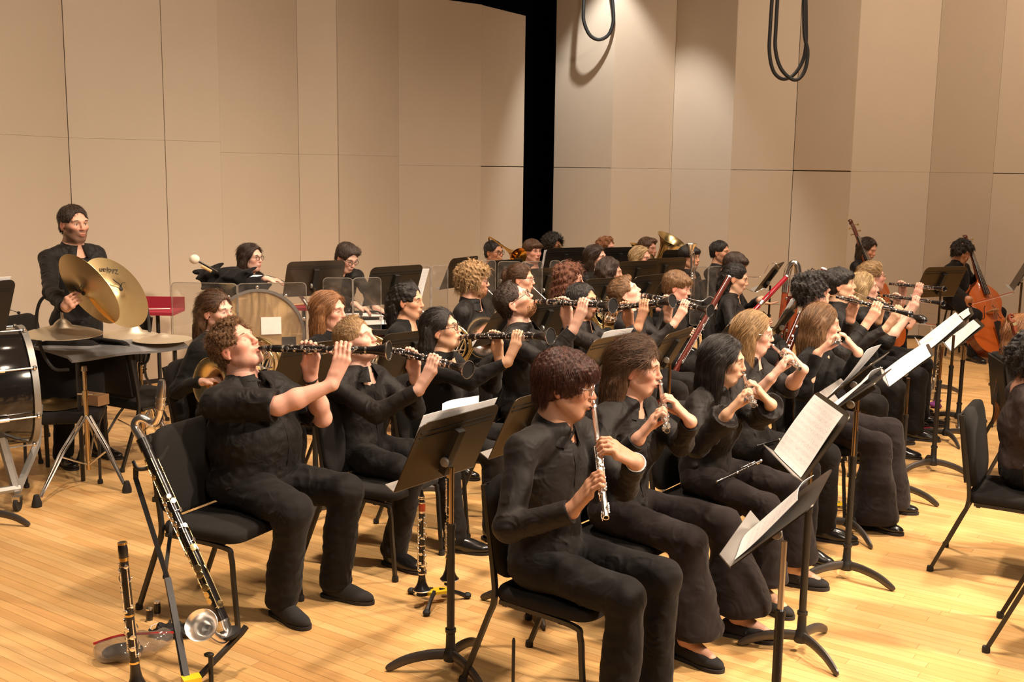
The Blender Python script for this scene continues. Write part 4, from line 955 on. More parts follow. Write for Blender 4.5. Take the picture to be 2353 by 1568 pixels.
M['legmetal'] = mat('cast_leg_dark', (.085, .075, .068), .38, .5); M['lip'] = mat('shelf_lip_grey', (.34, .32, .30), .45, .4)  # shelf lip is a lighter grey than the desk

# ------------------------------------------------------------------ instruments; local +z runs from mouth to bell, +x is the key side
def rings(t, zs, rads, m='silver'):
    for z, r in zip(zs, rads): MB().lathe([(r - .003, z - .004), (r + .0012, z - .004), (r + .0012, z + .004), (r - .003, z + .004)], 18, ring=True).build('ring', M[m], t)
def keywork(t, z0, z1, r, n, m='silver', seed=1, rodm=3, cup=.0085, name='keywork'):
    g = random.Random(seed); k = MB()
    for j in range(rodm):
        a = (-.9, .5, 1.5, 2.6, -2.0)[j % 5]; c = A(math.cos(a), math.sin(a), 0) * (r + .0045); a0 = z0 + (z1 - z0) * g.uniform(0, .15); a1 = z1 - (z1 - z0) * g.uniform(0, .2)
        k.tube([c + UP * a0, c + UP * a1], .0019, 6)
        for q in range(5): zz = a0 + (a1 - a0) * q / 4; k.ball(c + UP * zz, .0032, 6); k.tube([c * (r / (r + .0045)) + UP * zz, c + UP * zz], .0014, 4)
    for i in range(n):
        z = z0 + (z1 - z0) * (i + .5) / n; a = g.uniform(-.7, 1.9) if i % 3 else g.uniform(-2.4, 2.4); dr = A(math.cos(a), math.sin(a), 0); Rr = frame(dr, UP)
        k.lathe([(0, 0), (cup * .9, 0), (cup, .0015), (cup * .9, .0034), (0, .0042)], 10, 0, dr * (r + .002) + UP * z, Rr)
        k.tube([dr * (r + .005) + UP * z, A(math.cos(a + .9), math.sin(a + .9), 0) * (r + .005) + UP * (z + g.uniform(-.01, .01))], .0014, 4)
    for i in range(max(2, n // 4)):
        z = z0 + (z1 - z0) * g.uniform(.1, .95); a = g.choice((-1.7, 1.4, 2.2)); dr = A(math.cos(a), math.sin(a), 0); k.tube(crom([dr * (r + .004) + UP * z, dr * (r + .008) + UP * (z + .018), dr * (r + .005) + UP * (z + .034)], 3), [.0025, .0042, .0028], 6, flat=.5)
    return k.build(name, M[m], t)
def frm(p0, p1, top):
    return frame(np.asarray(p1) - np.asarray(p0), top), np.asarray(p0)
INSTR = []
def hold(t, R, p): t.matrix_world = mat4(R, p); return t
def build_clarinet(label, R, p, mouthpiece=True, barrel='ebony', cat='clarinet', ringm='silver'):
    t = thing('clarinet', label, cat, p, R @ np.diag([1.16, 1.16, 1.0]))
    if mouthpiece:
        MB().lathe([(.0, -.012), (.004, -.010), (.0085, .02), (.0118, .045), (.0128, .072), (.0, .072)], 14, 0, sy=.92).build('mouthpiece', M['ebony'], t)
        lg = MB(); [lg.lathe([(.0112 + .0001 * z, z), (.0136, z), (.0136, z + .007), (.0118, z + .007)], 14) for z in (.034, .046)]; lg.box((0.0, 0.012, .044), (.010, .006, .02)); lg.build('ligature', M['silver'], t)
    MB().lathe([(.0125, .072), (.0138, .074), (.0158, .10), (.0150, .134), (.0145, .136)], 16).build('barrel', M[barrel], t)
    rings(t, (.076, .134), (.0140, .0148), ringm)
    MB().lathe([(.0138, .136), (.0140, .36)], 16).build('upper_joint', M['ebony'], t); MB().lathe([(.0140, .362), (.0150, .545), (.0158, .556)], 16).build('lower_joint', M['ebony'], t)
    rings(t, (.140, .361, .552), (.0140, .0142, .0162), ringm)
    b = MB().lathe([(.0150, .556), (.0165, .585), (.0205, .615), (.028, .640), (.0375, .658), (.0400, .662), (.0385, .664), (.0372, .660), (.0338, .652), (.0238, .633), (.0148, .604), (.0128, .57)], 24, ring=True).build('bell', M['ebony'], t, 50); MB().lathe([(.0370, .6600), (.0334, .651), (.0234, .632), (.0144, .603), (.0120, .57), (0, .57)], 24).build('bell_bore', M['bore'], b, 50)
    MB().lathe([(.0385, .659), (.0408, .6605), (.0408, .6645), (.0385, .665)], 24, ring=True).build('bell_rim', M['silver'], b)
    keywork(t, .155, .35, .014, 11, seed=len(INSTR), rodm=3, cup=.0082); keywork(t, .375, .53, .0148, 10, seed=len(INSTR) + 5, rodm=4, cup=.0105, name='lower_keywork')
    INSTR.append(t); return t
def build_flute(label, R, p):
    """p = embouchure hole; +z towards the foot"""
    t = thing('flute', label, 'flute', p, R)
    MB().lathe([(0, -.062), (.0098, -.061), (.0105, -.052), (.0094, -.050), (.0092, .0), (.0096, .15), (.0103, .152), (.0103, .19)], 14).build('head_joint', M['silver'], t)
    MB().ball((.0085, 0, 0), (.006, .0125, .0165), 12).build('lip_plate', M['silver'], t)
    MB().lathe([(.0103, .19), (.0108, .192), (.0108, .222), (.0097, .224), (.0097, .52)], 14).build('body_tube', M['silver'], t)
    MB().lathe([(.0097, .522), (.0106, .523), (.0106, .54), (.0097, .542), (.0097, .604), (.0112, .605), (.0112, .612), (.0085, .612), (.008, .55), (0, .55)], 14).build('foot_joint', M['silver'], t)
    keywork(t, .235, .51, .0097, 13, seed=len(INSTR), rodm=3, cup=.0085); keywork(t, .545, .597, .0097, 3, seed=len(INSTR) + 3, rodm=1, cup=.0088, name='foot_keys')
    INSTR.append(t); return t
def build_piccolo(label, R, p, n='silver'):
    t = thing('piccolo', label, 'piccolo', p, R)
    MB().lathe([(0, -.03), (.0068, -.03), (.0068, .105), (.008, .106), (.008, .115)], 12).build('head_joint', M['ebony'], t)
    MB().lathe([(.0066, .115), (.0066, .286), (.005, .286), (0, .28)], 12).build('body', M['ebony'], t); rings(t, (.110, .280), (.0074, .0068)); keywork(t, .15, .26, .0066, 5, seed=3, rodm=1, cup=.0045)
    return t
def build_oboe(label, R, p, cor=False, name='oboe'):
    t = thing(name if not cor else 'english_horn', label, 'oboe', p, R)
    MB().lathe([(0, -.015), (.0035, -.014), (.0026, .02), (.0022, .04), (.0036, .06)], 8, sy=.5).build('reed', M['stick'], t)
    z0 = .055
    if cor: MB().tube([(0, 0, .04), (0, 0, .07), (-.006, 0, .11), (0, 0, .15)], .0028, 8).build('bocal', M['silver'], t); z0 = .14
    MB().lathe([(.0095, z0), (.0118, z0 + .004), (.0100, z0 + .02), (.0108, z0 + .25), (.0125, z0 + .47)], 14).build('body', M['ebony'], t)
    e = z0 + .47
    pr = [(.0125, e), (.0140, e + .04), (.0185, e + .085), (.0215, e + .11), (.020, e + .113), (.012, e + .10), (0, e + .06)] if not cor else [(.0125, e), (.018, e + .025), (.030, e + .06), (.0315, e + .085), (.022, e + .115), (.0165, e + .122), (.012, e + .12), (0, e + .1)]
    MB().lathe(pr, 18).build('bell', M['ebony'], t); rings(t, (z0 + .235, e, e + .10), (.0110, .0130, .0205))
    keywork(t, z0 + .03, z0 + .22, .0105, 11, seed=len(INSTR) + 2, rodm=4, cup=.006); keywork(t, z0 + .25, e - .015, .0115, 9, seed=len(INSTR) + 8, rodm=4, cup=.0075, name='lower_keywork')
    INSTR.append(t); return t
def build_bassoon(label, R, p, wood, bocal_pts=None, ringm='silver'):
    """origin at the boot end, +z up to the bell"""
    t = thing('bassoon', label, 'bassoon', p, R)
    MB().lathe([(0, 0), (.026, .0), (.030, .012), (.030, .05), (0, .05)], 16, 0, sy=1.5).build('boot_cap', M['silver'], t)
    MB().lathe([(.030, .05), (.029, .42), (.0, .42)], 16, 0, sy=1.45).build('boot_joint', M[wood], t)
    MB().lathe([(.0185, .42), (.0195, .98)], 14, 0, (0, .017, 0)).build('long_joint', M[wood], t)
    MB().lathe([(.0155, .42), (.0125, .90), (.013, .92), (0, .92)], 14, 0, (0, -.020, 0)).build('wing_joint', M[wood], t)
    MB().lathe([(.022, .975), (.0245, .98), (.0245, 1.02), (.022, 1.025)], 16, 0, (0, .017, 0)).build('long_joint_band', M[ringm], t)
    b = MB().lathe([(.0215, 1.02), (.024, 1.08), (.0215, 1.24), (.0225, 1.33), (.0185, 1.335), (.014, 1.25), (0, 1.2)], 18, 0, (0, .017, 0)).build('bell_joint', M[wood], t)
    MB().lathe([(.0215, 1.325), (.0245, 1.327), (.0245, 1.338), (.018, 1.338)], 18, 0, (0, .017, 0)).build('bell_ring', M['paper'] if ringm == 'paper' else M['silver'], b)
    keywork(t, .08, .40, .034, 12, seed=len(INSTR), rodm=5, cup=.011); 
    k = keywork(t, .45, .95, .024, 12, seed=len(INSTR) + 4, rodm=4, cup=.010, name='upper_keywork')
    if bocal_pts is not None:
        Ri = R.T; MB().tube(crom([Ri @ (np.asarray(q) - np.asarray(p)) for q in bocal_pts], 6), [.0020, .0028, .0042], 8).build('bocal', M['silver'], t)
    INSTR.append(t); return t
def build_horn(label, R, p, m='dullbrass', bellm=None):
    """p = centre of the coil, local x-y the coil plane, +x towards the mouth, bell opens along -z"""
    t = thing('french_horn', label, 'french horn', p, R); m2 = M[bellm or m]
    for rr, z, r in ((.150, 0, .0075), (.132, .014, .0065), (.112, -.010, .0065)):
        MB().tube([A(rr * math.cos(a), rr * .95 * math.sin(a), z) for a in np.linspace(0, 2 * math.pi, 33)[:-1]], r, 8, closed=True).build('coil_tube', M[m], t)
    # flaring bell
    path = crom([A(-.15, .05, 0), A(-.13, -.09, -.01), A(-.03, -.155, -.03), A(.05, -.155, -.09), A(.08, -.15, -.17)], 6)
    MB().tube(path, [.009, .011, .014, .02, .028, .036], 14, caps=False).build('bell_branch', m2, t)
    d = nz(path[-1] - path[-2]); MB().lathe([(.036, -.002), (.045, .03), (.063, .065), (.095, .095), (.150, .118), (.153, .116), (.150, .113), (.094, .088), (.058, .055), (.040, .02), (.02, -.02), (0, -.02)], 28, 0, path[-1], frame(d, UP)).build('bell', m2, t, 60)
    for i in range(3): MB().lathe([(0, -.02), (.017, -.02), (.017, .018), (.010, .022), (0, .022)], 14, 0, (.02 + .04 * (i - 1), -.035, 0)).build('rotary_valve', M['silver'], t)
    vl = MB()
    for i in range(3): vl.tube(crom([A(.02 + .04 * (i - 1), -.035, .02), A(.03 + .035 * (i - 1), .05, .03), A(.035 + .030 * (i - 1), .10, .04)], 3), .0035, 6); vl.box((.035 + .03 * (i - 1), .112, .042), (.018, .028, .003))
    vl.build('valve_lever', M['silver'], t)
    sl = MB()
    for i in range(4):
        x = -.07 + .045 * i; sl.tube(crom([A(x, -.03, .012), A(x, .055, .02), A(x + .010, .066, .02), A(x + .02, .055, .02), A(x + .02, -.03, .012)], 3), .0052, 7)
    for i in range(2): sl.tube(crom([A(.10, -.02 + .03 * i, 0), A(0, -.075 + .03 * i, .015), A(-.10, -.02 + .03 * i, 0)], 4), .0055, 7)
    sl.build('tuning_slide', M['silver'], t)
    lead = crom([A(.255, .085, .05), A(.20, .075, .03), A(.13, .07, .005), A(.03, .13, 0)], 4); MB().tube(lead, [.0032, .0045, .006, .0065], 8).build('lead_pipe', M['silver'], t)
    MB().lathe([(.0085, -.002), (.0085, .006), (.004, .03), (.0035, .06), (0, .06)], 12, 0, A(.295, .092, .065), frame(A(-.055, -.010, -.02), UP)).build('mouthpiece', M['silver'], t)
    INSTR.append(t); return t
HMOUTH = A(.30, .093, .066)
def bell_prof(r0, r1, L_, n=10, p=3.2): return [(r0 + (r1 - r0) * (i / n) ** p, L_ * i / n) for i in range(n + 1)]
def build_trombone(label, R, p, m='gold', by=.09):
    """p = mouthpiece, +z forward along the slide, bell beside it at +y"""
    t = thing('trombone', label, 'trombone', p, R)
    MB().lathe([(.012, -.02), (.012, -.008), (.0055, .02), (.005, .05), (0, .05)], 12).build('mouthpiece', M['silver'], t)
    sl = MB(); sl.tube([(0, 0, .04), (0, 0, .68)], .0072, 8); sl.tube([(0, -.085, .10), (0, -.085, .68)], .0072, 8); sl.tube(crom([A(0, 0, .68), A(0, -.02, .73), A(0, -.065, .73), A(0, -.085, .68)], 5), .0075, 8); sl.tube([(0, 0, .14), (0, -.085, .14)], .005, 6); sl.tube([(0, 0, .2), (0, -.085, .2)], .005, 6); sl.build('slide', M['chrome'], t)
    bt = MB(); bt.tube(crom([A(0, -.085, .10), A(0, -.085, -.12), A(0, -.04, -.20), A(0, by - .04, -.20), A(0, by, -.12), A(0, by, .05)], 6), .009, 8); bt.build('tuning_tube', M[m], t)
    MB().lathe(bell_prof(.0095, .102, .36) + [(.103, .361), (.100, .357), (.06, .33), (.03, .26), (0, .2)], 26, 0, (0, by, .04)).build('bell', M[m], t, 60)
    return t
def build_tuba(label, R, p, m='brass', s=1.0, name='tuba'):
    """p = bottom bow, +z up to the bell"""
    t = thing(name, label, name if name == 'tuba' else 'euphonium', p, R); S_ = lambda *v: A(*v) * s
    MB().lathe([(r * s, z * s) for r, z in [(.035, .30), (.045, .45), (.058, .58), (.080, .70), (.115, .80), (.165, .87), (.205, .895), (.208, .893), (.204, .888), (.158, .855), (.105, .78), (.07, .68), (.04, .5), (0, .45)]], 32, 0, (0, 0, 0)).build('bell', M[m], t, 60)
    MB().tube(crom([S_(0, 0, .32), S_(0, 0, .12), S_(.04, 0, .03), S_(.13, 0, .0), S_(.22, 0, .05), S_(.25, 0, .2), S_(.25, 0, .42)], 6), [.035 * s, .042 * s, .040 * s, .035 * s, .03 * s], 14).build('bottom_bow', M[m], t)
    MB().tube(crom([S_(.25, 0, .42), S_(.24, 0, .55), S_(.19, .02, .60), S_(.13, .04, .55), S_(.12, .04, .3), S_(.13, .04, .15), S_(.18, .04, .12), S_(.2, .04, .3), S_(.19, .05, .45)], 5), [.03 * s, .024 * s, .016 * s, .012 * s, .010 * s], 10).build('branch_tube', M[m], t)
    for i in range(4): MB().lathe([(0, 0), (.014 * s, 0), (.014 * s, .14 * s), (.006 * s, .15 * s), (.006 * s, .18 * s), (.013 * s, .182 * s), (.013 * s, .187 * s), (0, .188 * s)], 12, 0, S_(.06 + .034 * i, .075, .2)).build('valve', M['silver'], t)
    MB().tube(crom([S_(.19, .05, .45), S_(.12, .08, .50), S_(.05, .12, .56), S_(-.02, .20, .60)], 5), [.009 * s, .007 * s, .006 * s], 8).build('lead_pipe', M['silver'], t)
    MB().lathe([(.016, -.01), (.016, .0), (.007, .03), (.006, .06), (0, .06)], 12, 0, S_(-.035, .225, .612), frame(S_(.015, -.025, -.012), UP)).build('mouthpiece', M['silver'], t)
    return t
def build_trumpet(label, R, p):
    t = thing('trumpet', label, 'trumpet', p, R)
    MB().lathe(bell_prof(.0065, .061, .24) + [(.062, .241), (.058, .236), (.03, .2), (0, .15)], 20, 0, (0, 0, .25)).build('bell', M['silver'], t, 60)
    MB().tube(crom([A(0, 0, .26), A(0, 0, .02), A(.02, 0, -.03), A(.05, 0, -.03), A(.06, 0, .02), A(.06, 0, .36), A(.05, 0, .40), A(.02, .02, .40), A(.012, .03, .36), A(.012, .03, -.1)], 5), .006, 8).build('tube', M['silver'], t)
    for i in range(3): MB().lathe([(0, -.05), (.0105, -.05), (.0105, .06), (.004, .065), (.004, .085), (.008, .087), (0, .09)], 10, 0, (.03, .0, .14 + .026 * i), ry(90)).build('valve', M['chrome'], t)
    MB().lathe([(.0135, -.02), (.0135, -.012), (.005, .02), (.0045, .05), (0, .05)], 10, 0, (.012, .03, -.12)).build('mouthpiece', M['silver'], t)
    return t
def build_bass(label, R, p, top='basswood', scroll='darkwood', s=1.0, cat='double bass', name='double_bass', vs=1.0):
    """p = end-pin tip on the floor, +z up the neck, +x the front (string) side"""
    t = thing(name, label, cat, p, R)
    half = [(.0, .0), (.10, .006), (.20, .035), (.275, .11), (.325, .22), (.335, .32), (.305, .42), (.245, .485), (.225, .51), (.205, .56), (.20, .62), (.225, .675), (.235, .70), (.255, .76), (.25, .84), (.215, .92), (.15, .99), (.085, 1.045), (.045, 1.09), (.035, 1.12)]
    z0 = .20; out = [(-y, z) for y, z in half[1:]][::-1] + [(y, z) for y, z in half]
    pts = crom([A(y, z, 0) for y, z in out], 2, True); m = len(pts); c = A(0, .5, 0)
    def plate(x0, arch, sgn, mname, nm):
        V = []; F = []; lv = [1.02, 1.0, .9, .75, .5, .25, .02]; zz = [0, .006, .4, .7, .92, .99, 1]
        for k, zq in zip(lv, zz):
            for q in pts: d = q - c; V.append(A(x0 + sgn * (arch * zq if zq > .01 else 0), (c + d * k)[0], (c + d * k)[1] + z0) * s)
        for i in range(len(lv) - 1):
            for j in range(m): F.append((i * m + j, i * m + (j + 1) % m, (i + 1) * m + (j + 1) % m, (i + 1) * m + j))
        F.append(tuple(range((len(lv) - 1) * m, len(lv) * m))); return MB().add(V, F).build(nm, M[mname], t, 60)
    tp = plate(.0, .038, 1, top, 'top_plate'); plate(-.20, .02, -1, top, 'back_plate')
    V = [A(x, q[0], q[1] + z0) * s for x in (-.20, .0) for q in pts]; MB().add(V, [(j, (j + 1) % m, m + (j + 1) % m, m + j) for j in range(m)]).build('ribs', M['bassrib'], t, 50)
    fh = MB()
    for sd in (1, -1): fh.tube(crom([A(.036, sd * .060, .70 + z0 - .0), A(.040, sd * .085, .66 + z0), A(.036, sd * .10, .60 + z0), A(.036, sd * .115, .53 + z0), A(.030, sd * .145, .50 + z0)], 4), [.004 * s, .007 * s, .008 * s, .007 * s, .004 * s], 6, flat=.5); fh.ball(A(.036, sd * .062, .695 + z0), .011 * s, 8); fh.ball(A(.030, sd * .143, .505 + z0), .013 * s, 8)
    if s != 1: fh.V = [tuple(np.array(v) * s) for v in fh.V]
    fh.build('sound_hole', M['bore'], tp)
    nz1 = 1.86
    MB().tube([A(-.02, 0, 1.08 + z0) * s, A(-.012, 0, 1.45 + z0) * s, A(-.008, 0, 1.60 + z0) * s], [.034 * s, .026 * s, .023 * s], 10).build('neck', M['bassrib'], t)
    MB().add([A(x, y * wq, z) * s for z, x0, wq in ((.86 + z0, .095, 1.0), (1.60 + z0, .022, .52)) for x, y in ((x0 - .024, -.042), (x0 - .004, -.042), (x0 + .004, 0), (x0 - .004, .042), (x0 - .024, .042))], [(0, 1, 6, 5), (1, 2, 7, 6), (2, 3, 8, 7), (3, 4, 9, 8), (4, 0, 5, 9), (4, 3, 2, 1, 0), (5, 6, 7, 8, 9)]).build('fingerboard', M['ebony'], t, 0)
    sc = MB(); sc.tube([A(-.008, 0, 1.60 + z0) * s, A(-.016, 0, 1.72 + z0) * s, A(-.030, 0, 1.80 + z0) * s], [.024 * s, .026 * s, .022 * s], 8, flat=1.2)
    vol = [A(-.030 - .012 * math.sin(a * .2) + vs * (.052 - .007 * a) * math.cos(a + 1.6) - .01, 0, 1.845 + z0 + vs * (.052 - .007 * a) * math.sin(a + 1.6)) * s for a in np.linspace(3.1, 9.2, 22)[::-1]]
    sc.tube([A(-.030, 0, 1.80 + z0) * s] + vol[::-1], [.022 * s] + list(np.linspace(.022, .010, 22) * s), 8, flat=1.5); sc.ball(vol[0], (.016 * s, .036 * s, .016 * s), 10); sc.build('scroll', M[scroll], t)
    pg = MB()
    for i in range(4):
        sd = 1 if i % 2 else -1; z = 1.64 + .045 * i + z0; pg.tube([A(-.012, sd * .02, z) * s, A(-.012, sd * .075, z) * s], .006 * s, 6); pg.box(A(-.012, sd * .085, z) * s, A(.032, .008, .026) * s)
    pg.build('tuning_pegs', M['dullbrass'], t)
    br = MB(); br.prism([(-.085 * s, 0), (-.055 * s, 0), (-.045 * s, .03 * s), (.045 * s, .03 * s), (.055 * s, 0), (.085 * s, 0), (.075 * s, .07 * s), (.055 * s, .125 * s), (0, .14 * s), (-.055 * s, .125 * s), (-.075 * s, .07 * s)], .016 * s, A(.036, 0, .60 + z0) * s, np.stack([A(0, 1, 0), A(1, 0, 0), A(0, 0, -1)], 1)); br.build('bridge', M['stick'] if False else M['woodblock'], t, 0)
    MB().prism([(-.03 * s, 0), (.03 * s, 0), (.05 * s, .32 * s), (0, .335 * s), (-.05 * s, .32 * s)], .016 * s, A(.07, 0, .10 + z0) * s, np.stack([A(0, 1, 0), A(.14, 0, 1), nz(A(1, 0, -.14))], 1)).build('tailpiece', M['ebony'], t, 0)
    st = MB()
    for i in range(4): y = (i - 1.5) * .022; st.tube([A(.118, y * 1.1, .42 + z0) * s, A(.168, y * 1.3, .60 + z0) * s, A(.026, y * .5, 1.60 + z0) * s], .0019, 5)
    st.build('strings', M['silver'], t)
    MB().tube([(0, 0, 0), A(-.09, 0, .02 + z0) * s], .0055, 8).build('end_pin', M['chrome'], t); MB().lathe([(0, 0), (.014, 0), (.014, .03), (0, .032)], 10).build('pin_tip', M['rubber'], t)
    return t
def build_bow(label, p0, p1, top):
    R, p = frm(p0, p1, top); L_ = float(np.linalg.norm(np.asarray(p1) - p)); t = thing('bow', label, 'bow', p, R)
    MB().tube(crom([A(.02, 0, 0), A(.012, 0, L_ * .5), A(.016, 0, L_ * .95), A(.0, 0, L_)], 4), [.005, .0045, .004, .003], 8).build('stick', M['redwood'], t); MB().box((.0, 0, L_ * .49), (.0015, .010, L_ * .93)).build('bow_hair', M['paper'], t, 0); MB().box((.008, 0, .03), (.022, .012, .045)).build('frog', M['ebony'], t, 0)
    return t
def build_shield(label, base, yaw, w_=.62, h0=.72, h1=1.42, panes=2):
    t = thing('acoustic_shield', label, 'shield', base, rz(yaw), 'clear acoustic shields behind the horns')
    pw = w_ / panes; r = .03
    for i in range(panes):
        x = -w_ / 2 + pw * (i + .5); ang = (12 if i else -12) * (1 if panes > 1 else 0); Hh = h1 - h0
        out = []
        for cx, cy, a0 in ((pw / 2 - r, Hh - r, 0), (-pw / 2 + r, Hh - r, 90), (-pw / 2 + r, r, 180), (pw / 2 - r, r, 270)):
            for k in range(4): a = math.radians(a0 + 30 * k); out.append((cx + r * math.cos(a), cy + r * math.sin(a)))
        Rr = rz(ang) @ rx(90); pn = MB().prism(out, .006, (0, 0, 0)).build('pane', M['acrylic'], t, 0, A(x * math.cos(math.radians(ang)), -.0 + abs(x) * math.sin(math.radians(12)), h0), Rr)
        MB().tube([A(q[0], q[1], .003) for q in out], .0038, 4, closed=True).build('pane_edge', M['acrylicedge'], pn)
    if panes > 1: MB().box((0, .0, (h0 + h1) / 2), (.014, .014, h1 - h0 - .02)).build('hinge_strip', M['acrylicedge'], t, 0)
    MB().lathe([(.009, .03), (.009, h0 + .12), (0, h0 + .12)], 10, 0, (0, .02, 0)).build('pole', M['chrome'], t)
    for k in range(3): MB().tube([rz(120 * k + 30) @ A(.0, 0, .16), rz(120 * k + 30) @ A(.24, 0, .012)], .009, 6).build('leg', M['chrome'], t, loc=(0, .02, 0))
    return t
def tripod_stand(label, feet, ctop, pole_top, goose=None, name='cymbal_stand'):
    c = np.mean([np.asarray(q) for q in feet], 0); base = A(c[0], c[1], 0); t = thing(name, label, 'cymbal stand', base)
    hub_z = .46; low = A(0, 0, .13)
    MB().lathe([(.0155, .10), (.0155, hub_z + .12), (.020, hub_z + .12), (.020, hub_z + .17), (.0125, hub_z + .17), (.0125, pole_top), (.021, pole_top), (.016, pole_top + .03), (0, pole_top + .03)], 14).build('pole', M['brasspole'], t)
    for q in feet:
        e = np.asarray(q) - base; u = nz(A(e[0], e[1], 0))
        for off in (-.013, .013): sd = np.cross(u, UP) * off; MB().tube([u * .02 + sd + UP * hub_z, e * .5 + sd + UP * (hub_z * .60), e * .93 + UP * .05 + sd * .4], .0075, 6).build('leg', M['chrome'], t)
        MB().tube([low, e * .52 + UP * hub_z * .55], .006, 6).build('brace', M['chrome'], t)
        MB().lathe([(0, 0), (.030, 0), (.031, .02), (.016, .075), (0, .08)], 10, 0, e).build('rubber_foot', M['rubber'], t)
    MB().tube([A(-.05, 0, hub_z + .145), A(.05, 0, hub_z + .145)], .006, 6).build('wing_screw', M['chrome'], t)
    if goose is not None: MB().tube(crom([np.asarray(q) - base for q in goose], 6), .0105, 8).build('gooseneck_arm', M['rubber'], t); 
    return t
def build_cymbal(label, p, n, r, m='cymbal', strap=None, top=None, dome=1.0):
    R = frame(n, top if top is not None else A(1, 0, .1)) @ np.diag([1, 1, dome]); t = thing('cymbal', label, 'cymbal', p, R)
    pr = [(.004, .030), (.02, .029), (.045, .020), (.062, .010), (r * .5, .004), (r * .85, -.006), (r, -.012), (r, -.0135), (r * .85, -.008), (r * .5, .002), (.062, .008), (.045, .018), (.02, .027), (.004, .028)]
    MB().lathe(pr, 48).build('plate', M[m], t, 70)
    if strap: MB().tube(crom([A(0, 0, .03), A(.02, .0, .045), A(.06, .02, .04), A(.075, .02, .035)], 3), .005, 6, flat=.4).tube(crom([A(0, 0, .03), A(.03, -.02, .045), A(.03, -.06, .04)], 3), .005, 6, flat=.4).ball((0, 0, .035), (.014, .014, .008), 8).build('leather_strap', M['rubber'], t)
    return t
def peg_stand(label, base, yaw, pegs, h=.06):
    t = thing('instrument_peg_stand', label, 'instrument stand', base, rz(yaw))
    MB().prism([(-.05, -.03), (.05, -.03), (.07, 0), (.05, .03), (-.05, .03), (-.07, 0)], .014, (0, 0, h - .01)).build('hub_plate', M['yellow'], t, 0)
    for k in range(3): MB().tube(crom([rz(120 * k) @ A(.02, 0, h), rz(120 * k) @ A(.10, 0, h * .7), rz(120 * k) @ A(.155, 0, .015)], 3), [.012, .010, .012], 6).build('leg', M['plastic'], t); MB().ball(rz(120 * k) @ A(.165, 0, .016), (.02, .02, .016), 8).build('foot', M['rubber'], t)
    for x, y in pegs: MB().lathe([(.028, h), (.022, h + .03), (.012, h + .06), (.009, h + .16), (0, h + .165)], 10, 0, (x, y, 0)).build('peg', M['plastic'], t)
    return t
# ------------------------------------------------------------------ build the room
build_floor()
wall_run('wall_left', [(-330, 7.2), (-90, 8.3), (160, 9.9), (381, 10.5), (508, 10.9), (687, 11.8), (778, 12.0), (916, 12.9), (1105, 13.7), (1203, 14.6)], 4.02, [2.3] * 4 + [2.2] * 3 + [2.1] * 2, .40, [.001, .001, .004, .003, .0005, .0012, .008, .0012, .0012, .002], [.0006] * 8 + [.006])
wall_run('wall_right', [(1272, 15.2), (1405, 14.7), (1543, 15.3), (1680, 14.4), (1823, 14.5), (1956, 13.9), (2138, 13.9), (2283, 13.2), (2480, 12.6), (2760, 11.0)], 6.6, [2.1] * 9, .34, [.002, .0035, .001, .0025, .003, .002, .0006, .0025, .002, .002], [.004, .0012, .0008, .0035, .007, .0008, .0008, .0045, .004])
o = MB().box((1.2, 17.0, 3.6), (9, .05, 7.2)).build('wall_back', M['black'], smooth=0); struct(o)
o = MB().box((1.2, 9.5, 8.0), (15, 14, .06)).build('ceiling', M['wall'], smooth=0); struct(o)
# ------------------------------------------------------------------ players' grips
def wind(head, hy, hp, hr, endpx, Ln, near=True, s=1.0):
    m, Rh = mouth_of(head, hy, hp, hr, s); e = ON(endpx[0], endpx[1], m, Ln, near); a = nz(e - m); return m, e, a, perp(UP, a)
def clarinetist(who, label, head, yaw, bell, hy=None, hp=0, hr=0, near=True, lh=.25, rh=.43, inst=None, up=(.85, .85), side=(.5, .5), **k):
    hy = yaw if hy is None else hy; m, e, a, t = wind(head, hy, hp, hr, bell, .65, near, k.get('s', 1.0)); l = rz(yaw)[:, 1]
    pi = person(who, label, head, yaw, hy, hp, hr, L=(m + a * lh, a, t, -l * side[0] + UP * up[0], .0185, .03), R=(m + a * rh, a, t, l * side[1] + UP * up[1], .020, .045), **k)
    build_clarinet(inst or 'black clarinet with silver keys played by ' + who, frame(a, t), m - a * .012); return pi
def flutist(who, label, head, yaw, foot, hy=None, hp=0, hr=0, near=True, lh=.265, rh=.44, dip=(0, 0), **k):
    hy = yaw if hy is None else hy; m, e, a, t = wind(head, hy, hp, hr, foot, .612, near, k.get('s', 1.0)); f = rz(yaw)[:, 0]; m = m + rz(hy)[:, 0] * .010
    pi = person(who, label, head, yaw, hy, hp, hr, L=(m + a * lh, a, t, -f * .85 + UP * (.35 + dip[0]), .012), R=(m + a * rh, a, t, f * .85 + UP * (.45 + dip[1]), .012), **k)
    build_flute('silver flute held sideways by ' + who, frame(a, t), m); return pi
def oboist(who, label, head, yaw, bell, hy=None, hp=0, hr=0, near=True, cor=False, **k):
    hy = yaw if hy is None else hy; Ln = .62 if not cor else .70; m, e, a, t = wind(head, hy, hp, hr, bell, Ln, near, k.get('s', 1.0)); l = rz(yaw)[:, 1]
    z0 = .055 if not cor else .14
    pi = person(who, label, head, yaw, hy, hp, hr, L=(m + a * (z0 + .13), a, t, -l * .5 + UP * .85, .013, .03), R=(m + a * (z0 + .33), a, t, l * .5 + UP * .85, .013, .045), **k)
    build_oboe('slender black oboe played by ' + who if not cor else 'black english horn with bulb bell played by ' + who, frame(a, t), m, cor); return pi
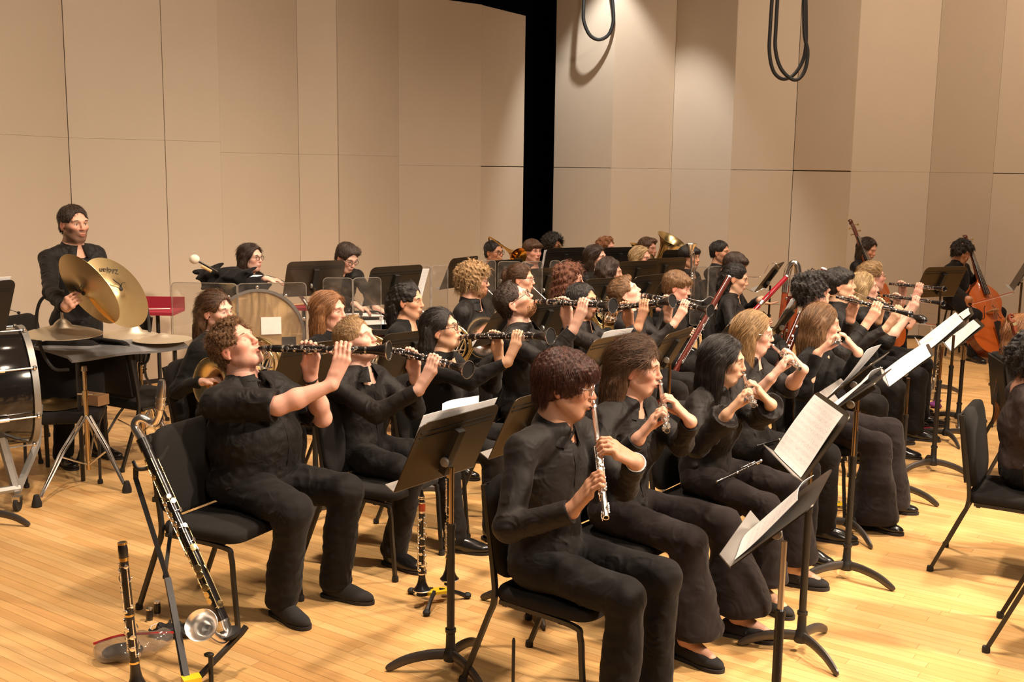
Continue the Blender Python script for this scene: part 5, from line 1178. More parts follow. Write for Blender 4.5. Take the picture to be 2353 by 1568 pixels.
def hornist(who, label, head, yaw, hy=None, hp=0, hr=0, bellm=None, m_='dullbrass', tw=0, **k):
    hy = yaw if hy is None else hy; mo, Rh = mouth_of(head, hy, hp, hr, k.get('s', 1.0)); f, l = rz(yaw)[:, 0], rz(yaw)[:, 1]
    x = nz(-f * .88 + UP * .40); z = perp(l + f * .15, x); R = np.stack([x, np.cross(z, x), z], 1) @ rz(tw); p = mo - R @ HMOUTH
    lv = p + R @ A(.035, .112, .042); hb = p + R @ A(.10, -.15, -.17)
    pi = person(who, label, head, yaw, hy, hp, hr, L=(lv, R[:, 0], -R[:, 2] * .8 + R[:, 1] * .3, R[:, 1] * .75 - R[:, 2] * .45, .012), R=('pt', hb - f * .10 + UP * .0 - R[:, 2] * .05, f + UP * .2, UP), poleR=-f * .6 - UP * 1.0 - l * .2, **k)
    build_horn('brass french horn held by ' + who, R, p, m_, bellm); return pi
def chair_for(pi, label, back=.10, yaw=None):
    y = pi['yaw'] if yaw is None else yaw; f = rz(y)[:, 0]; p = A(pi['P'][0], pi['P'][1], 0) + f * (.02 + back); return (label, p, rz(y))
CH = []
def sit(pi, label, back=.0, yaw=None, at=None):
    c = chair_for(pi, label, back, yaw); CH.append(c if at is None else (label, A(*at, 0), c[2]))
# ------------------------------------------------------------------ the six clarinets
c1 = clarinetist('the curly short-sleeved clarinetist', 'clarinetist in short-sleeved black shirt, curly brown hair, head tilted back, eyes closed', (542, 797, 5.25), -27, (893, 806), hy=-22, hp=33, hr=6, near=True, hair='curlyshort', hc='lightbrown', skin='rosy', sleeve='short', fat=.068, eyes='closed', lean=-7, s=1.06, watch=(1, 'rubber'), splay=(2, 20), fwd=(-.06, -.12), shoe='suede')
sit(c1, 'black padded chair under the short-sleeved clarinetist at the left front', at=(-1.33, 5.0))
c2 = clarinetist('the fair-haired clarinetist', 'clarinetist with receding fair hair, eyes closed, black long-sleeved shirt and belt', (818, 782, 5.85), -28, (1075, 850), hy=-20, hp=20, hr=4, hair='receding', hc='blond', skin='pale', eyes='closed', lean=-2, s=1.02, beard=.35, beardc=(.45, .22, .12), splay=(16, 8), fwd=(.05, -.12))
sit(c2, 'black padded chair under the fair-haired clarinetist', at=(-.69, 5.67))
c3 = clarinetist('the dark-haired clarinetist in glasses', 'woman clarinetist with chin-length black hair, round glasses and dark turtleneck', (1015, 757, 6.35), -24, (1265, 773), hy=-14, hp=14, hr=2, hair='bob', showear=True, hc='black', skin='asian', sex='f', glasses='thick', shirt='knit', top='knit_top', neckopen=0, s=.98)
sit(c3, 'black padded chair under the clarinetist in turtleneck and glasses')
c4 = clarinetist('the bearded clarinetist in glasses', 'clarinetist with ginger-brown beard, receding dark hair and glasses, head tipped far back', (1182, 694, 7.0), -18, (1408, 703), hy=-10, hp=36, hr=4, hair='receding', hc='darkbrown', skin='pale', glasses='thick', fullbeard=True, brow='redblond', beard=.8, beardc=(.25, .10, .04), eyes='closed', s=1.05, fat=.02)
sit(c4, 'black padded chair under the bearded clarinetist')
c5 = clarinetist('the clarinetist in dark glasses', 'clarinetist with thick black hair and dark glasses, face half hidden by a clarinet', (1338, 692, 7.7), -20, (1545, 692), hy=-30, hp=4, hair='short', hc='black', skin='tan', glasses='sun', beard=.6, beardc=(.06, .03, .02), shirt='charcoal', s=1.02)
sit(c5, 'black padded chair under the clarinetist in dark glasses')
c6 = clarinetist('the swept-hair clarinetist', 'young clarinetist with swept light brown hair, head thrown back, black shirt', (1437, 674, 8.2), -20, (1632, 714), hy=-12, hp=30, hr=6, hair='sidepart', hc='lightbrown', skin='pale', shirt='charcoal', s=.98)
sit(c6, 'black padded chair under the swept-hair clarinetist')
# ------------------------------------------------------------------ the five flutes in front
u1 = flutist('the front flutist with mop hair', 'flutist with thick reddish-brown mop hair and thin glasses, black button shirt, nearest in front', (1300, 885, 4.2), -38, (1386, 1190), hy=-12, hp=-6, hr=-4, hair='mop', hc='redbrown', skin='tan', glasses='thin', s=1.06, shirt='charcoal', watch=(1, 'watchwhite'), lean=2, splay=(6, 4), fwd=(-.02, -.02))
sit(u1, 'black padded chair under the front flutist, nearest the camera', at=(.24, 4.21))
u2 = flutist('the flutist with tied wavy hair', 'woman flutist with wavy brown hair half tied back and silky black blouse', (1462, 845, 4.85), -38, (1527, 990), hy=-14, hp=-4, eyes='open', hair='wavy', showear=True, hc='brown', skin='fair', sex='f', s=1.02, shirt='charcoal', pants='brownblack', flare=.075, ankle=True, shoe='suede', lean=2, splay=(16, 4), fwd=(.08, .0))
sit(u2, 'black padded chair under the flutist with tied wavy hair')
u3 = flutist('the flutist with straight black hair', 'woman flutist with long straight black hair and wide-sleeved black blouse', (1663, 828, 5.45), -36, (1727, 932), hy=-18, hp=-6, hair='long', hc='black', skin='asian', sex='f', sleeve='bell', s=.98, shirt='charcoal', pants='brownblack', flare=.05, ankle=True, shoe='suede', lean=3)
sit(u3, 'black padded chair under the flutist with straight black hair')
u4 = flutist('the blond flutist in glasses', 'woman flutist with long straight dark blond hair and thin glasses, sleeves pushed up', (1732, 765, 6.15), -32, (1833, 848), hy=-12, hp=-4, hair='long', hc='blond', skin='pale', sex='f', glasses='thin', sleeve='three', s=.98, shirt='charcoal')
sit(u4, 'black padded chair under the blond flutist in glasses')
u5 = flutist('the flutist with very long brown hair', 'woman flutist with very long brown hair and black lace-shouldered top', (1888, 745, 6.7), -30, (1921, 788), hy=-6, hp=-2, hair='long', hc='lightbrown', skin='fair', sex='f', s=1.0, shirt='knit', top='lace_top', pants='brownblack', flare=.07)
sit(u5, 'black padded chair under the long-haired lace-top flutist')
# ------------------------------------------------------------------ oboes
b1 = oboist('the dark curly oboist', 'oboist with dark curly collar-length hair and glasses, head tilted back', (1868, 668, 7.7), -12, (2090, 722), hy=0, hp=18, hair='curlymop', hc='black', skin='fair', glasses='thick')
sit(b1, 'black padded chair under the dark curly oboist')
b2 = oboist('the black-haired english horn player', 'double-reed player with thick straight black hair, black rolled-cuff shirt', (1930, 655, 8.3), -14, (2120, 735), hy=-16, hp=8, cor=True, hair='fringe', hc='black', skin='asian')
sit(b2, 'black padded chair under the black-haired english horn player')
b3 = oboist('the blond short-haired oboist', 'oboist with chin-length blond hair, pale face and bare forearm', (1985, 662, 8.8), -10, (2165, 697), hy=-8, hp=8, hair='bob', hc='paleblond', skin='pale', sex='f', sleeve='three')
sit(b3, 'black padded chair under the blond short-haired oboist')
b4 = oboist('the sandy-haired oboist in glasses', 'tall oboist with sandy hair and thin glasses behind the blond oboist', (2003, 637, 9.3), -8, (2168, 664), hy=0, hp=8, hair='sidepart', hc='blond', skin='rosy', glasses='thin', sleeve='three')
sit(b4, 'black padded chair under the sandy-haired oboist')
# ------------------------------------------------------------------ horns
h1 = hornist('the brown-haired hornist at far left', 'woman hornist with long straight brown hair tucked behind her ear, black knit top', (497, 716, 6.75), -18, hy=-24, hair='longback', showear=True, hc='brown', skin='pale', sex='f', shirt='knit', top='knit_top', neckopen=0, m_='dullbrass')
h2 = hornist('the red-blond hornist', 'woman hornist with long red-blond hair and black top', (757, 714, 7.05), -18, hy=-20, hair='longback', hc='redblond', skin='rosy', sex='f', shirt='knit', top='knit_top')
h3 = hornist('the ponytail hornist', 'woman hornist with dark hair in a clipped ponytail and v-neck black blouse', (938, 692, 7.6), -16, hy=-16, hair='pony', hc='black', skin='olive', sex='f', shirt='knit', top='blouse', neckopen=2)
h4 = hornist('the curly blond bearded hornist', 'bearded hornist with curly blond hair and glasses, black button shirt', (1088, 645, 8.3), -14, hy=-6, hair='curlymop', hc='blond', skin='fair', glasses='thick', fullbeard=True, brow='redblond', beard=.8, beardc=(.3, .14, .06), s=1.05, m_='brass', bellm='silver')
h5 = hornist('the hornist with clipped-up hair', 'woman hornist with brown hair clipped up and wire glasses', (1197, 642, 9.0), -14, hy=-12, hair='bun', hc='brown', skin='fair', sex='f', glasses='thin', shirt='knit', top='knit_top')
h6 = hornist('the auburn curly hornist', 'hornist with shoulder-length auburn curls seen in profile', (1310, 642, 9.3), -12, hy=-4, hair='curlylong', hc='auburn', skin='rosy', sex='f', shirt='knit', top='knit_top', neckopen=0)
h7 = hornist('the dark wavy-haired hornist', 'woman hornist with long dark wavy hair, seen in profile behind the clarinets', (1402, 627, 9.9), -14, hy=-8, hair='wavy', hc='darkbrown', skin='fair', sex='f', shirt='knit', top='knit_top', tw=20)
for p_, n_ in ((h1, 'brown-haired hornist at far left'), (h2, 'red-blond hornist'), (h3, 'ponytail hornist'), (h4, 'curly blond hornist'), (h5, 'hornist with clipped-up hair'), (h6, 'auburn curly hornist'), (h7, 'dark wavy-haired hornist')): sit(p_, 'black padded chair under the ' + n_)
# ------------------------------------------------------------------ bassoons
def bassoonist(who, label, head, yaw, bellpt, bootpt, bocal, wood, lab, hy=None, hp=0, ringm='silver', lh=.78, rh=.36, **k):
    p = np.asarray(bootpt); a = nz(np.asarray(bellpt) - p); f, l = rz(yaw)[:, 0], rz(yaw)[:, 1]; mo, _ = mouth_of(head, yaw if hy is None else hy, hp, 0)
    x = perp(-f + l * .2, a); R = frame(a, x); wing = p + a * .90 - R[:, 1] * .02
    mid = [AT(px, py, y) for px, py, y in bocal]
    pi = person(who, label, head, yaw, hy, hp, L=(p + a * lh, -a, perp(-f * .6 - l * .2, a), f * .7 - l * .7, .028), R=(p + a * rh, -a, perp(-f * .6 + l * .3, a), f * .5 + l * .8, .036), **k)
    build_bassoon(lab, R, p, wood, [mo] + mid + [wing], ringm); return pi
s1 = bassoonist('the sandy-haired bassoonist', 'bassoonist with straight sandy hair over the ears, looking down, black shirt', (1556, 660, 8.9), -14, AT(1692, 612, 9.0), AT(1492, 958, 8.55), [(1612, 692, 8.85), (1632, 682, 8.9), (1648, 700, 8.9)], 'maple', 'dark red-brown bassoon leaning across the sandy-haired player', hy=-16, hp=-12, hair='fringe', hc='lightbrown', skin='rosy', shirt='shirt')
sit(s1, 'black padded chair under the sandy-haired bassoonist')
s2 = bassoonist('the crimson bassoon player', 'woman bassoonist with dark hair tied back, looking down, black button shirt', (1690, 640, 9.4), -14, AT(1836, 611, 9.6), AT(1570, 885, 9.2), [(1735, 672, 9.4), (1755, 664, 9.4), (1768, 676, 9.4)], 'bassoonred', 'bright crimson bassoon slanting right above the music stands', hy=-14, hp=-10, hair='pulled', hc='black', skin='asian', sex='f')
sit(s2, 'black padded chair under the crimson bassoon player')
s3 = person('the contrabassoonist', 'contrabassoonist with floppy dark hair mostly hidden behind the woman bassoonist', (1690, 612, 10.5), -14, hy=-18, hp=-14, hair='fringe', hc='darkbrown', skin='fair', L=(AT(1775, 690, 10.45), UP, A(-1, 0, 0), A(.9, .3, 0), .05), R=(AT(1775, 738, 10.3), UP, A(-.4, -1, 0), A(.9, .3, 0), .05))
sit(s3, 'black padded chair under the contrabassoonist')
# ------------------------------------------------------------------ brass and back rows
def back(who, label, head, yaw, hy=None, hp=0, ch=True, **k):
    pi = person(who, label, head, yaw, hy, hp, group='players in the back rows', **k)
    if ch: sit(pi, 'black padded chair under ' + who)
    return pi
k1 = back('the first trombonist', 'trombonist with neat black hair and glasses at the far left of the brass row', (1135, 580, 11.8), -38, hy=-40, hair='short', hc='black', skin='tan', glasses='thick', L=(AT(1148, 596, 11.55), A(.6, -.7, -.25), UP, A(.3, -.3, .8), .012), R=(AT(1162, 606, 11.4), A(.6, -.7, -.25), UP, A(.3, -.3, .8), .012))
k2 = back('the brown-haired young man in the trombone row', 'young man with brown fringe looking right, black shirt, no instrument raised', (1224, 578, 11.9), -48, hy=-52, hair='fringe', hc='brown', skin='rosy', eyes='open')
k3 = back('the second trombonist', 'trombonist with a large black afro and glasses by the dark gap in the wall', (1272, 569, 12.9), -45, hy=-45, hair='afro', hc='black', skin='brown', glasses='thick', L=(AT(1285, 585, 12.6), A(.6, -.7, -.3), UP, A(.3, -.3, .8), .012), R=(AT(1292, 592, 12.5), A(.6, -.7, -.3), UP, A(.3, -.3, .8), .012))
k4 = back('the long-haired man', 'man with straight long brown hair, mouth slightly open, black shirt', (1370, 592, 11.2), -30, hy=-30, hair='longback', hc='darkbrown', skin='pale', eyes='open')
k5 = back('the ginger euphonium player', 'player with short ginger hair half hidden behind the long-haired man', (1392, 570, 12.8), -35, hy=-35, hair='curlyshort', hc='ginger', skin='rosy')
k6 = back('the braided blond woman', 'woman with blond hair and a plait across her head, thin glasses', (1473, 594, 11.5), -35, hy=-36, hair='longback', hc='paleblond', skin='rosy', sex='f', glasses='thin', shirt='knit', top='knit_top')
k7 = back('the tuba player', 'tuba player with brown hair behind the braided blond woman', (1488, 572, 12.6), -35, hy=-38, hair='sidepart', hc='brown', skin='rosy')
k8 = back('the trumpeter with black fringe', 'young man with black fringe holding a trumpet upright, black shirt', (1585, 592, 11.6), -35, hy=-40, hair='fringe', hc='black', skin='olive', R=(AT(1586, 655, 11.2), A(0, 0, -1), A(.3, -.9, 0), A(.5, .2, 0), .03))
k9 = back('the short-haired dark man', 'man with short black hair in three-quarter view at the right end of the brass', (1655, 580, 12.0), -35, hy=-32, hair='short', hc='black', skin='olive', beard=.4)
# ------------------------------------------------------------------ strings
def bassist(who, label, head, yaw, pin, pinY, top, topY, bowpx, blab, lab, hy=None, hp=-18, tilt=0, **k):
    p = G(*pin) if pinY is None else A(AT(pin[0], pin[1], pinY)[0], pinY, 0.0); tp = AT(top[0], top[1], topY); a = nz(tp - p); f = rz(yaw)[:, 0]; l = rz(yaw)[:, 1]
    x = perp(rz(tilt)[:, 0], a); R = frame(a, x); L_ = np.linalg.norm(tp - p); s_ = L_ / 2.12
    b0 = AT(*bowpx[0]); b1 = AT(*bowpx[1]); bd = nz(b1 - b0)
    pi = person(who, label, head, yaw, hy, hp, L=(p + a * (1.52 * s_) - x * .01, -a, x, -l * .8 + f * .3, .028), R=(b0 + bd * .04, bd, UP, nz(b0 - AT(*head))[0] * 0 + l * .5 + f * .6, .012), hipz=.66, group='string bass players', splay=(26, 26), **k)
    build_bass(lab, R, p, s=s_); build_bow(blab, b0, b1, UP); return pi
v1 = bassist('the long-haired bassist', 'bassist with long dark hair bent over his instrument, left of the two bassists', (1993, 572, 12.6), -40, (2062, 830), 12.1, (1955, 494, 12.9)[:2], 12.7, ((2090, 742, 12.0), (2235, 760, 11.6)), 'bow held by the long-haired bassist', 'orange-brown double bass half hidden behind the oboists', hy=-45, tilt=-62, hair='longback', hc='darkbrown', skin='fair')
v2 = bassist('the curly-haired bassist', 'bassist with dark curly hair, head down beside the neck of his bass', (2211, 578, 12.7), -50, (2306, 856), 12.0, (2218, 530), 12.8, ((2222, 703, 12.0), (2330, 674, 11.8)), 'bow drawn by the curly-haired bassist across the strings', 'orange-brown double bass in full view at the right', hy=-55, tilt=-78, hair='curlymop', hc='black', skin='tan')
for p_, n_ in ((v1, 'the long-haired bassist'), (v2, 'the curly-haired bassist')):
    st = thing('bass_stool', 'black stool under ' + n_, 'stool', A(p_['P'][0], p_['P'][1], 0), None, 'bass stools')
    MB().lathe([(0, .53), (.16, .53), (.175, .55), (.17, .585), (0, .60)], 20).build('seat', M['padfab'], st)
    for q in range(4): MB().tube([rz(90 * q + 45) @ A(.10, 0, .53), rz(90 * q + 45) @ A(.19, 0, .0)], .011, 6).build('leg', M['blackmetal'], st)
# right edge
r1 = person('the auburn-haired cellist at the right edge', 'woman with long auburn hair seen from behind at the right edge', (2352, 766, 7.35), -10, hy=-6, hair='long', hc='redblond', skin='fair', sex='f', shirt='knit', top='knit_top', group='string players at the right edge')
sit(r1, 'black padded chair under the auburn-haired woman', .10)
r2 = person('the lace-sleeved woman at the right edge', 'dark-haired woman in sheer puff-sleeved black top, cut off by the right edge', (2376, 826, 5.65), -14, hy=-14, hair='curlymop', hc='black', skin='fair', sex='f', sleeve='puff', shirt='lace', top='lace_top', neckopen=1.6, hem='skirt', group='string players at the right edge')
sit(r2, 'black padded chair under the lace-sleeved woman', yaw=-31, at=(2.67, 5.62))
r3 = person('the black-shirted player at the right edge', 'player in black shirt, back turned, cut by the right edge', (2432, 590, 8.8), 5, hy=5, hair='short', hc='darkbrown', skin='fair', group='string players at the right edge')
sit(r3, 'black padded chair under the black-shirted player at the right edge')
# ------------------------------------------------------------------ percussion players
cyA, cyB = AT(201, 668, 6.78), AT(270, 670, 7.0)
def nface(P_, c, r_, u_):
    v = nz(CAMP - P_); rr = perp(RT, v); uu = np.cross(v, rr); d = nz(A(r_, u_)); return nz(v * c + (rr * d[0] + uu * d[1]) * math.sqrt(1 - c * c))
n1, n2 = nface(cyA, .42, -.805, -.594), nface(cyB, .60, .80, .60)
e2 = perp(RT * .6 - UPV * .8, n2)
p1 = person('the cymbal player', 'standing man with short dark hair and stubble holding crash cymbals, black shirt and belt', (170, 515, 7.55), -35, hy=-38, hair='short', hc='darkbrown', skin='fair', beard=.75, beardc=(.10, .055, .035), eyes='open', stand=True, lean=0, s=1.04, R=(cyA + n1 * .055, RT * .6 - UPV * .8, n1, -n1 * .2 + RT * .9 + UPV * .3, .012), L=(cyB - n2 * .05, np.cross(n2, e2), -n2, -e2 * .9 + n2 * .35, .012), group='percussionists')
p2 = person('the bass drum player', 'long-haired percussionist in glasses leaning folded arms on the bass drum', (577, 592, 9.5), -32, hy=-25, hair='longback', hc='darkbrown', skin='pale', glasses='thick', eyes='open', stand=True, lean=22, s=.96, shirt='knit', top='knit_top', neckopen=.6, L=('pt', AT(560, 648, 9.05), RT * -1 - UPV * .2, UP), R=('pt', AT(610, 642, 9.0), RT * 1 - UPV * .1, UP), group='percussionists')
p3 = person('the timpani player', 'short-haired percussionist in glasses bending over a drum behind a music stand', (797, 592, 9.6), -55, hy=-40, hp=-26, hair='sidepart', hc='darkbrown', skin='pale', glasses='thick', stand=True, lean=24, s=.98, L=('pt', AT(862, 706, 9.1), RT * .9 - UPV * .5, UP), R=('pt', AT(815, 700, 8.9), RT * .9 - UPV * .4, UP), group='percussionists')
for i, (lab, p, R) in enumerate(CH): build_chair(lab, p, R)
build_chair('black padded chair in the near right corner, only a rear leg in view', A(2.545, 4.62, 0), rz(-31))
# ------------------------------------------------------------------ music stands
def stand_px(lab, desk_px, y, yaw, tilt, base=None, pole='brasspole', desk='desk', legyaw=0, roll=0, sheets=(), **k):
    """desk centre at a sight line and distance, standing on the floor below it"""
    c = AT(desk_px[0], desk_px[1], y); F3 = rz(yaw); fz = F3 @ A(1, 0, 0); ti = math.radians(tilt); upd = UP * math.cos(ti) - fz * math.sin(ti); nrm = fz * math.cos(ti) + UP * math.sin(ti)
    b = c - upd * .02 - nrm * .03 if base is None else np.asarray(base, float); h = c[2] - upd[2] * .02 - nrm[2] * .02
    t, F, o = build_stand(lab, A(b[0], b[1], 0), h, yaw, tilt, pole, desk, legyaw, roll, **k)
    for i, sh in enumerate(sheets): place_sheet(F, o, **sh)
    return t, F, o
WHITE = 'white sheet music pages on the stands'
# front stand of the first clarinets
stand_px('bronze-backed music stand between the two front clarinetists, holding loose pages', (1012, 1020), 4.42, 143, 26, base=G(1035, 1540), legyaw=65, sheets=(dict(label='thick wad of pages on the stand before the front clarinetists, one corner curled up', w_=.46, h_=.345, y=.012, sag=.006, lift=.004), dict(label='curled loose page rising above the front clarinet stand', w_=.23, h_=.30, x=-.08, y=.03, lift=.07)))
stand_px('second bronze-backed stand, partly behind the mop-haired flutist', (1225, 965), 5.05, 143, 26, legyaw=40)
# flute stands, seen from behind and the side
stand_px('nearest flute stand at the lower right, chrome upper pole', (1800, 1185), 3.52, 157, 46, legyaw=20, pole='chrome', sheets=(dict(label='white page lying open on the nearest flute stand', w_=.33, h_=.29, x=.03, lift=.02, sag=.02),))
stand_px('second flute stand with a wide white double page', (1860, 998), 4.6, 181, 33, legyaw=50, roll=0, sheets=(dict(label='broad white double page on the second flute stand', w_=.42, h_=.31, sag=.016),))
stand_px('third flute stand with dark red-edged folder pages', (1968, 905), 5.5, 152, 50, legyaw=75, sheets=(dict(label='slanting page on the third flute stand', w_=.40, h_=.30, sag=.02, lift=.02),))
stand_px('fourth flute stand, its page top curling over', (1972, 862), 6.2, 150, 46, legyaw=40, sheets=(dict(label='page with curled top on the fourth flute stand', w_=.42, h_=.32, sag=.015, lift=.05),))
stand_px('fifth flute stand carrying the long white sheets', (2088, 838), 6.95, 164, 50, legyaw=70, sheets=(dict(label='long white sheet on the fifth flute stand', w_=.56, h_=.31, sag=.01), ))
stand_px('oboe stand with two overlapping white pages', (2165, 768), 7.6, 164, 50, legyaw=80, sheets=(dict(label='white page on the oboe stand nearest the double bass', w_=.5, h_=.32, sag=.012, lift=.02),))
stand_px('far oboe stand, tall, pages pointing at the double bass', (2192, 745), 8.5, 160, 48, legyaw=30, sheets=(dict(label='pale page on the far oboe stand', w_=.44, h_=.31, sag=.012),))
stand_px('second far oboe stand behind the tall one', (2215, 770), 9.1, 165, 46, legyaw=10, sheets=(dict(label='teal-edged page on the second far oboe stand', w_=.44, h_=.30),))
# stands whose backs face us among the players
stand_px('black stand turned away behind the bass drum, beside the bending percussionist', (722, 640), 9.05, 120, 26, desk='desk', legyaw=15)
stand_px('broad black stand behind the ponytail hornist', (903, 655), 8.6, 132, 22, desk='desk', legyaw=45, sheets=(dict(label='white page behind clear acrylic by the ponytail hornist', w_=.22, h_=.28, x=-.22),))
stand_px('black stand in front of the wall left of the first trombonist', (1055, 626), 10.7, 150, 24, legyaw=0)
stand_px('dark stand in front of the first trombonist', (1152, 632), 11.0, 135, 20, desk='deskblack', legyaw=20)
stand_px('flat black stand in front of the afro-haired trombonist', (1296, 602), 12.0, 118, 18, desk='deskblack', legyaw=70, sheets=(dict(label='page edge on the stand of the afro-haired trombonist', w_=.22, h_=.30, x=.16),))
stand_px('black stand right of the long-haired man', (1421, 600), 12.3, 118, 18, desk='deskblack', legyaw=0)
stand_px('brown-black stand behind the clipped-hair hornist', (1253, 652), 10.3, 125, 22, legyaw=20, sheets=(dict(label='small white page beside the clipped-hair hornist', w_=.12, h_=.16, x=.2, y=.1),))
stand_px('brown-black stand below the braided woman', (1460, 636), 10.7, 122, 18, legyaw=30)
stand_px('dark stand in front of the braided woman and the tuba', (1524, 628), 11.1, 118, 18, legyaw=90)
stand_px('black stand under the tuba bell', (1560, 606), 12.1, 118, 18, desk='deskblack', legyaw=10)
stand_px('low brown stand between swept-hair and sandy-haired players', (1478, 668), 9.7, 138, 30, legyaw=50)
stand_px('brown stand just behind the swept-hair clarinetist', (1385, 678), 9.2, 125, 26, legyaw=10)
stand_px('tilted brown stand beside the sandy-haired bassoonist', (1522, 675), 9.5, 150, 34, legyaw=20)
stand_px('black stand for the contrabassoon against the pale wall', (1768, 636), 10.9, 155, 34, desk='deskblack', legyaw=0)
stand_px('bronze-backed stand with silver knob between bassoons and oboes', (1800, 735), 8.4, 155, 34, legyaw=40, sheets=(dict(label='white page tip on the bassoon stand', w_=.3, h_=.34, lift=.02),))
stand_px('dark stand left of the blond flutist', (1668, 774), 9.0, 150, 34, desk='desk', legyaw=60, sheets=(dict(label='page showing above the stand left of the blond flutist', w_=.3, h_=.345),))
stand_px('dark stand behind the two middle flutists', (1535, 806), 7.2, 150, 30, legyaw=20)
stand_px('dark stand with a white page behind the wavy-haired flutist', (1392, 822), 6.5, 140, 30, legyaw=30, sheets=(dict(label='white page peeking above the stand behind the wavy-haired flutist', w_=.3, h_=.355),))
stand_px('dark stand behind the clarinetist in turtleneck', (945, 815), 6.75, 132, 20, legyaw=30)
stand_px('bronze stand leaning left of the bearded clarinetist', (1152, 748), 7.9, 150, 34, legyaw=50)
stand_px('bronze stand under the bearded clarinetist\'s instrument', (1252, 735), 8.1, 132, 28, legyaw=10)
stand_px('brown stand below the curly clarinetist\'s clarinet', (718, 838), 6.35, 135, 30, legyaw=30)
stand_px('black stand cut by the left edge beside the drum', (6, 700), 6.4, 150, 22, base=G(-30, 1205), desk='deskblack', legyaw=-8, sheets=(dict(label='page edge on the stand at the left edge', w_=.44, h_=.345),))
stand_px('black stand in front of the curly-haired bassist', (2160, 648), 10.4, 112, 26, desk='desk', legyaw=0, pole='brasspole', sheets=(dict(label='page edge on the bassist\'s stand', w_=.46, h_=.30),))
stand_px('dark stand cut by the right edge behind the bass', (2345, 628), 10.6, 160, 26, desk='desk', legyaw=0)
# ------------------------------------------------------------------ acoustic shields
def shield_px(lab, x0, x1, ytop, y, dy=.25, panes=2, h0=None):
    a, b = AT(x0, ytop, y), AT(x1, ytop, y + dy); v = b - a; c = (a + b) / 2; w_ = np.linalg.norm(v[:2]); h1 = a[2]
    build_shield(lab, A(c[0], c[1], 0), math.degrees(math.atan2(v[1], v[0])), w_, h1 - .56 if h0 is None else h0, h1, panes)
shield_px('clear acrylic shield at the far left behind the brown-haired hornist', 384, 704, 652, 7.75, .10)
shield_px('clear acrylic shield behind the red-blond hornist', 742, 878, 640, 8.1, .10)
shield_px('clear acrylic shield behind the ponytail hornist', 948, 1032, 612, 9.0, .10)
shield_px('clear acrylic shield behind the curly blond hornist', 1062, 1142, 600, 9.7, .10)
shield_px('clear acrylic shield left of the clipped-hair hornist', 1146, 1250, 602, 10.0, .10)
shield_px('clear acrylic shield behind the auburn curly hornist', 1266, 1310, 600, 10.4, .10, 2)
shield_px('clear acrylic shield right of the sandy-haired bassoonist', 1592, 1664, 614, 10.4, .10, 2)
# ------------------------------------------------------------------ brass of the back rows
def dirpx(p, px, y): return nz(AT(*px, y) - p)
m0 = k1['mouth']; a = nz(A(.52, -.76, -.30)); yd = AT(1181, 582, 11.35) - (m0 + a * .42); build_trombone('gold trombone, bell towards us, played by the man in glasses at left', frame(a, np.cross(yd, a)), m0 + a * .02, 'gold', min(.22, float(np.linalg.norm(yd - a * (yd @ a)))))
m0 = k3['mouth']; a = nz(A(.55, -.72, -.33)); build_trombone('dark trombone of the afro-haired player', frame(a, -perp(UP, a)) @ rz(100), m0 + a * .02, 'dullbrass')
tb = AT(1516, 604, 12.3); tt = AT(1543, 550, 12.3); a = nz(tt - tb + A(0, -.08, 0)); build_tuba('brass tuba with upright flared bell against the pale wall', frame(a, A(-.9, -.3, 0)), tt - a * .75, 'dullbrass', .84)
m0 = k5['mouth']; build_tuba('small brass euphonium of the ginger-haired player', frame(A(.25, -.1, 1), A(-.9, -.4, 0)), m0 + A(.16, -.10, -.36), 'brass', .55, 'euphonium')
q = AT(1586, 702, 11.2); build_trumpet('silver trumpet held upright by the black-fringed player', frame(A(-.03, 0, 1), A(0, -1, 0)), q + A(0, 0, .14))
# contrabassoon
cb = AT(1800, 772, 10.25); Rc = frame(A(.07, .0, 1), A(-.3, -1, 0)); t = thing('contrabassoon', 'tall padauk-red contrabassoon with a chrome top bow', 'contrabassoon', A(cb[0], cb[1], .30), Rc)
ztop = 1.24 - .30
MB().tube([A(0, .045, .0), A(0, .045, ztop - .16)], .036, 14).build('wide_tube', M['redwood'], t); MB().tube([A(0, -.050, -.2), A(0, -.050, ztop - .22)], .030, 14).build('narrow_tube', M['redwood'], t); MB().tube([A(0, -.01, -.22), A(0, -.01, ztop - .3)], .02, 12).build('middle_tube', M['maple'], t)
MB().tube(crom([A(0, .045, ztop - .17), A(0, .045, ztop - .08), A(0, .02, ztop), A(0, -.02, ztop), A(0, -.05, ztop - .08), A(0, -.05, ztop - .24)], 6), .034, 16).build('top_bow', M['chrome'], t)
MB().lathe([(.040, 0), (.040, .035)], 16, 0, (0, .045, ztop - .2)).lathe([(.034, 0), (.034, .03)], 16, 0, (0, -.05, ztop - .27)).build('tube_band', M['silver'], t)
MB().lathe([(.037, .03), (.037, -.06), (.045, -.10), (.075, -.15), (.077, -.152), (.073, -.148), (.03, -.09), (0, -.05)], 20, 0, (0, .045, 0)).build('bell', M['chrome'], t)
keywork(t, .05, ztop - .3, .07, 14, seed=77, rodm=5, cup=.014); MB().tube([A(0, -.01, -.30), A(0, -.01, -.2)], .01, 8).build('end_pin', M['silver'], t)
Ri = Rc.T; o_ = A(cb[0], cb[1], .30); MB().tube(crom([Ri @ (v - o_) for v in (s3['mouth'], AT(1740, 637, 10.3), AT(1755, 630, 10.3), AT(1768, 608, 10.3), AT(1782, 606, 10.25), AT(1790, 615, 10.25))], 6), [.003, .004, .006], 8).build('bocal', M['silver'], t)
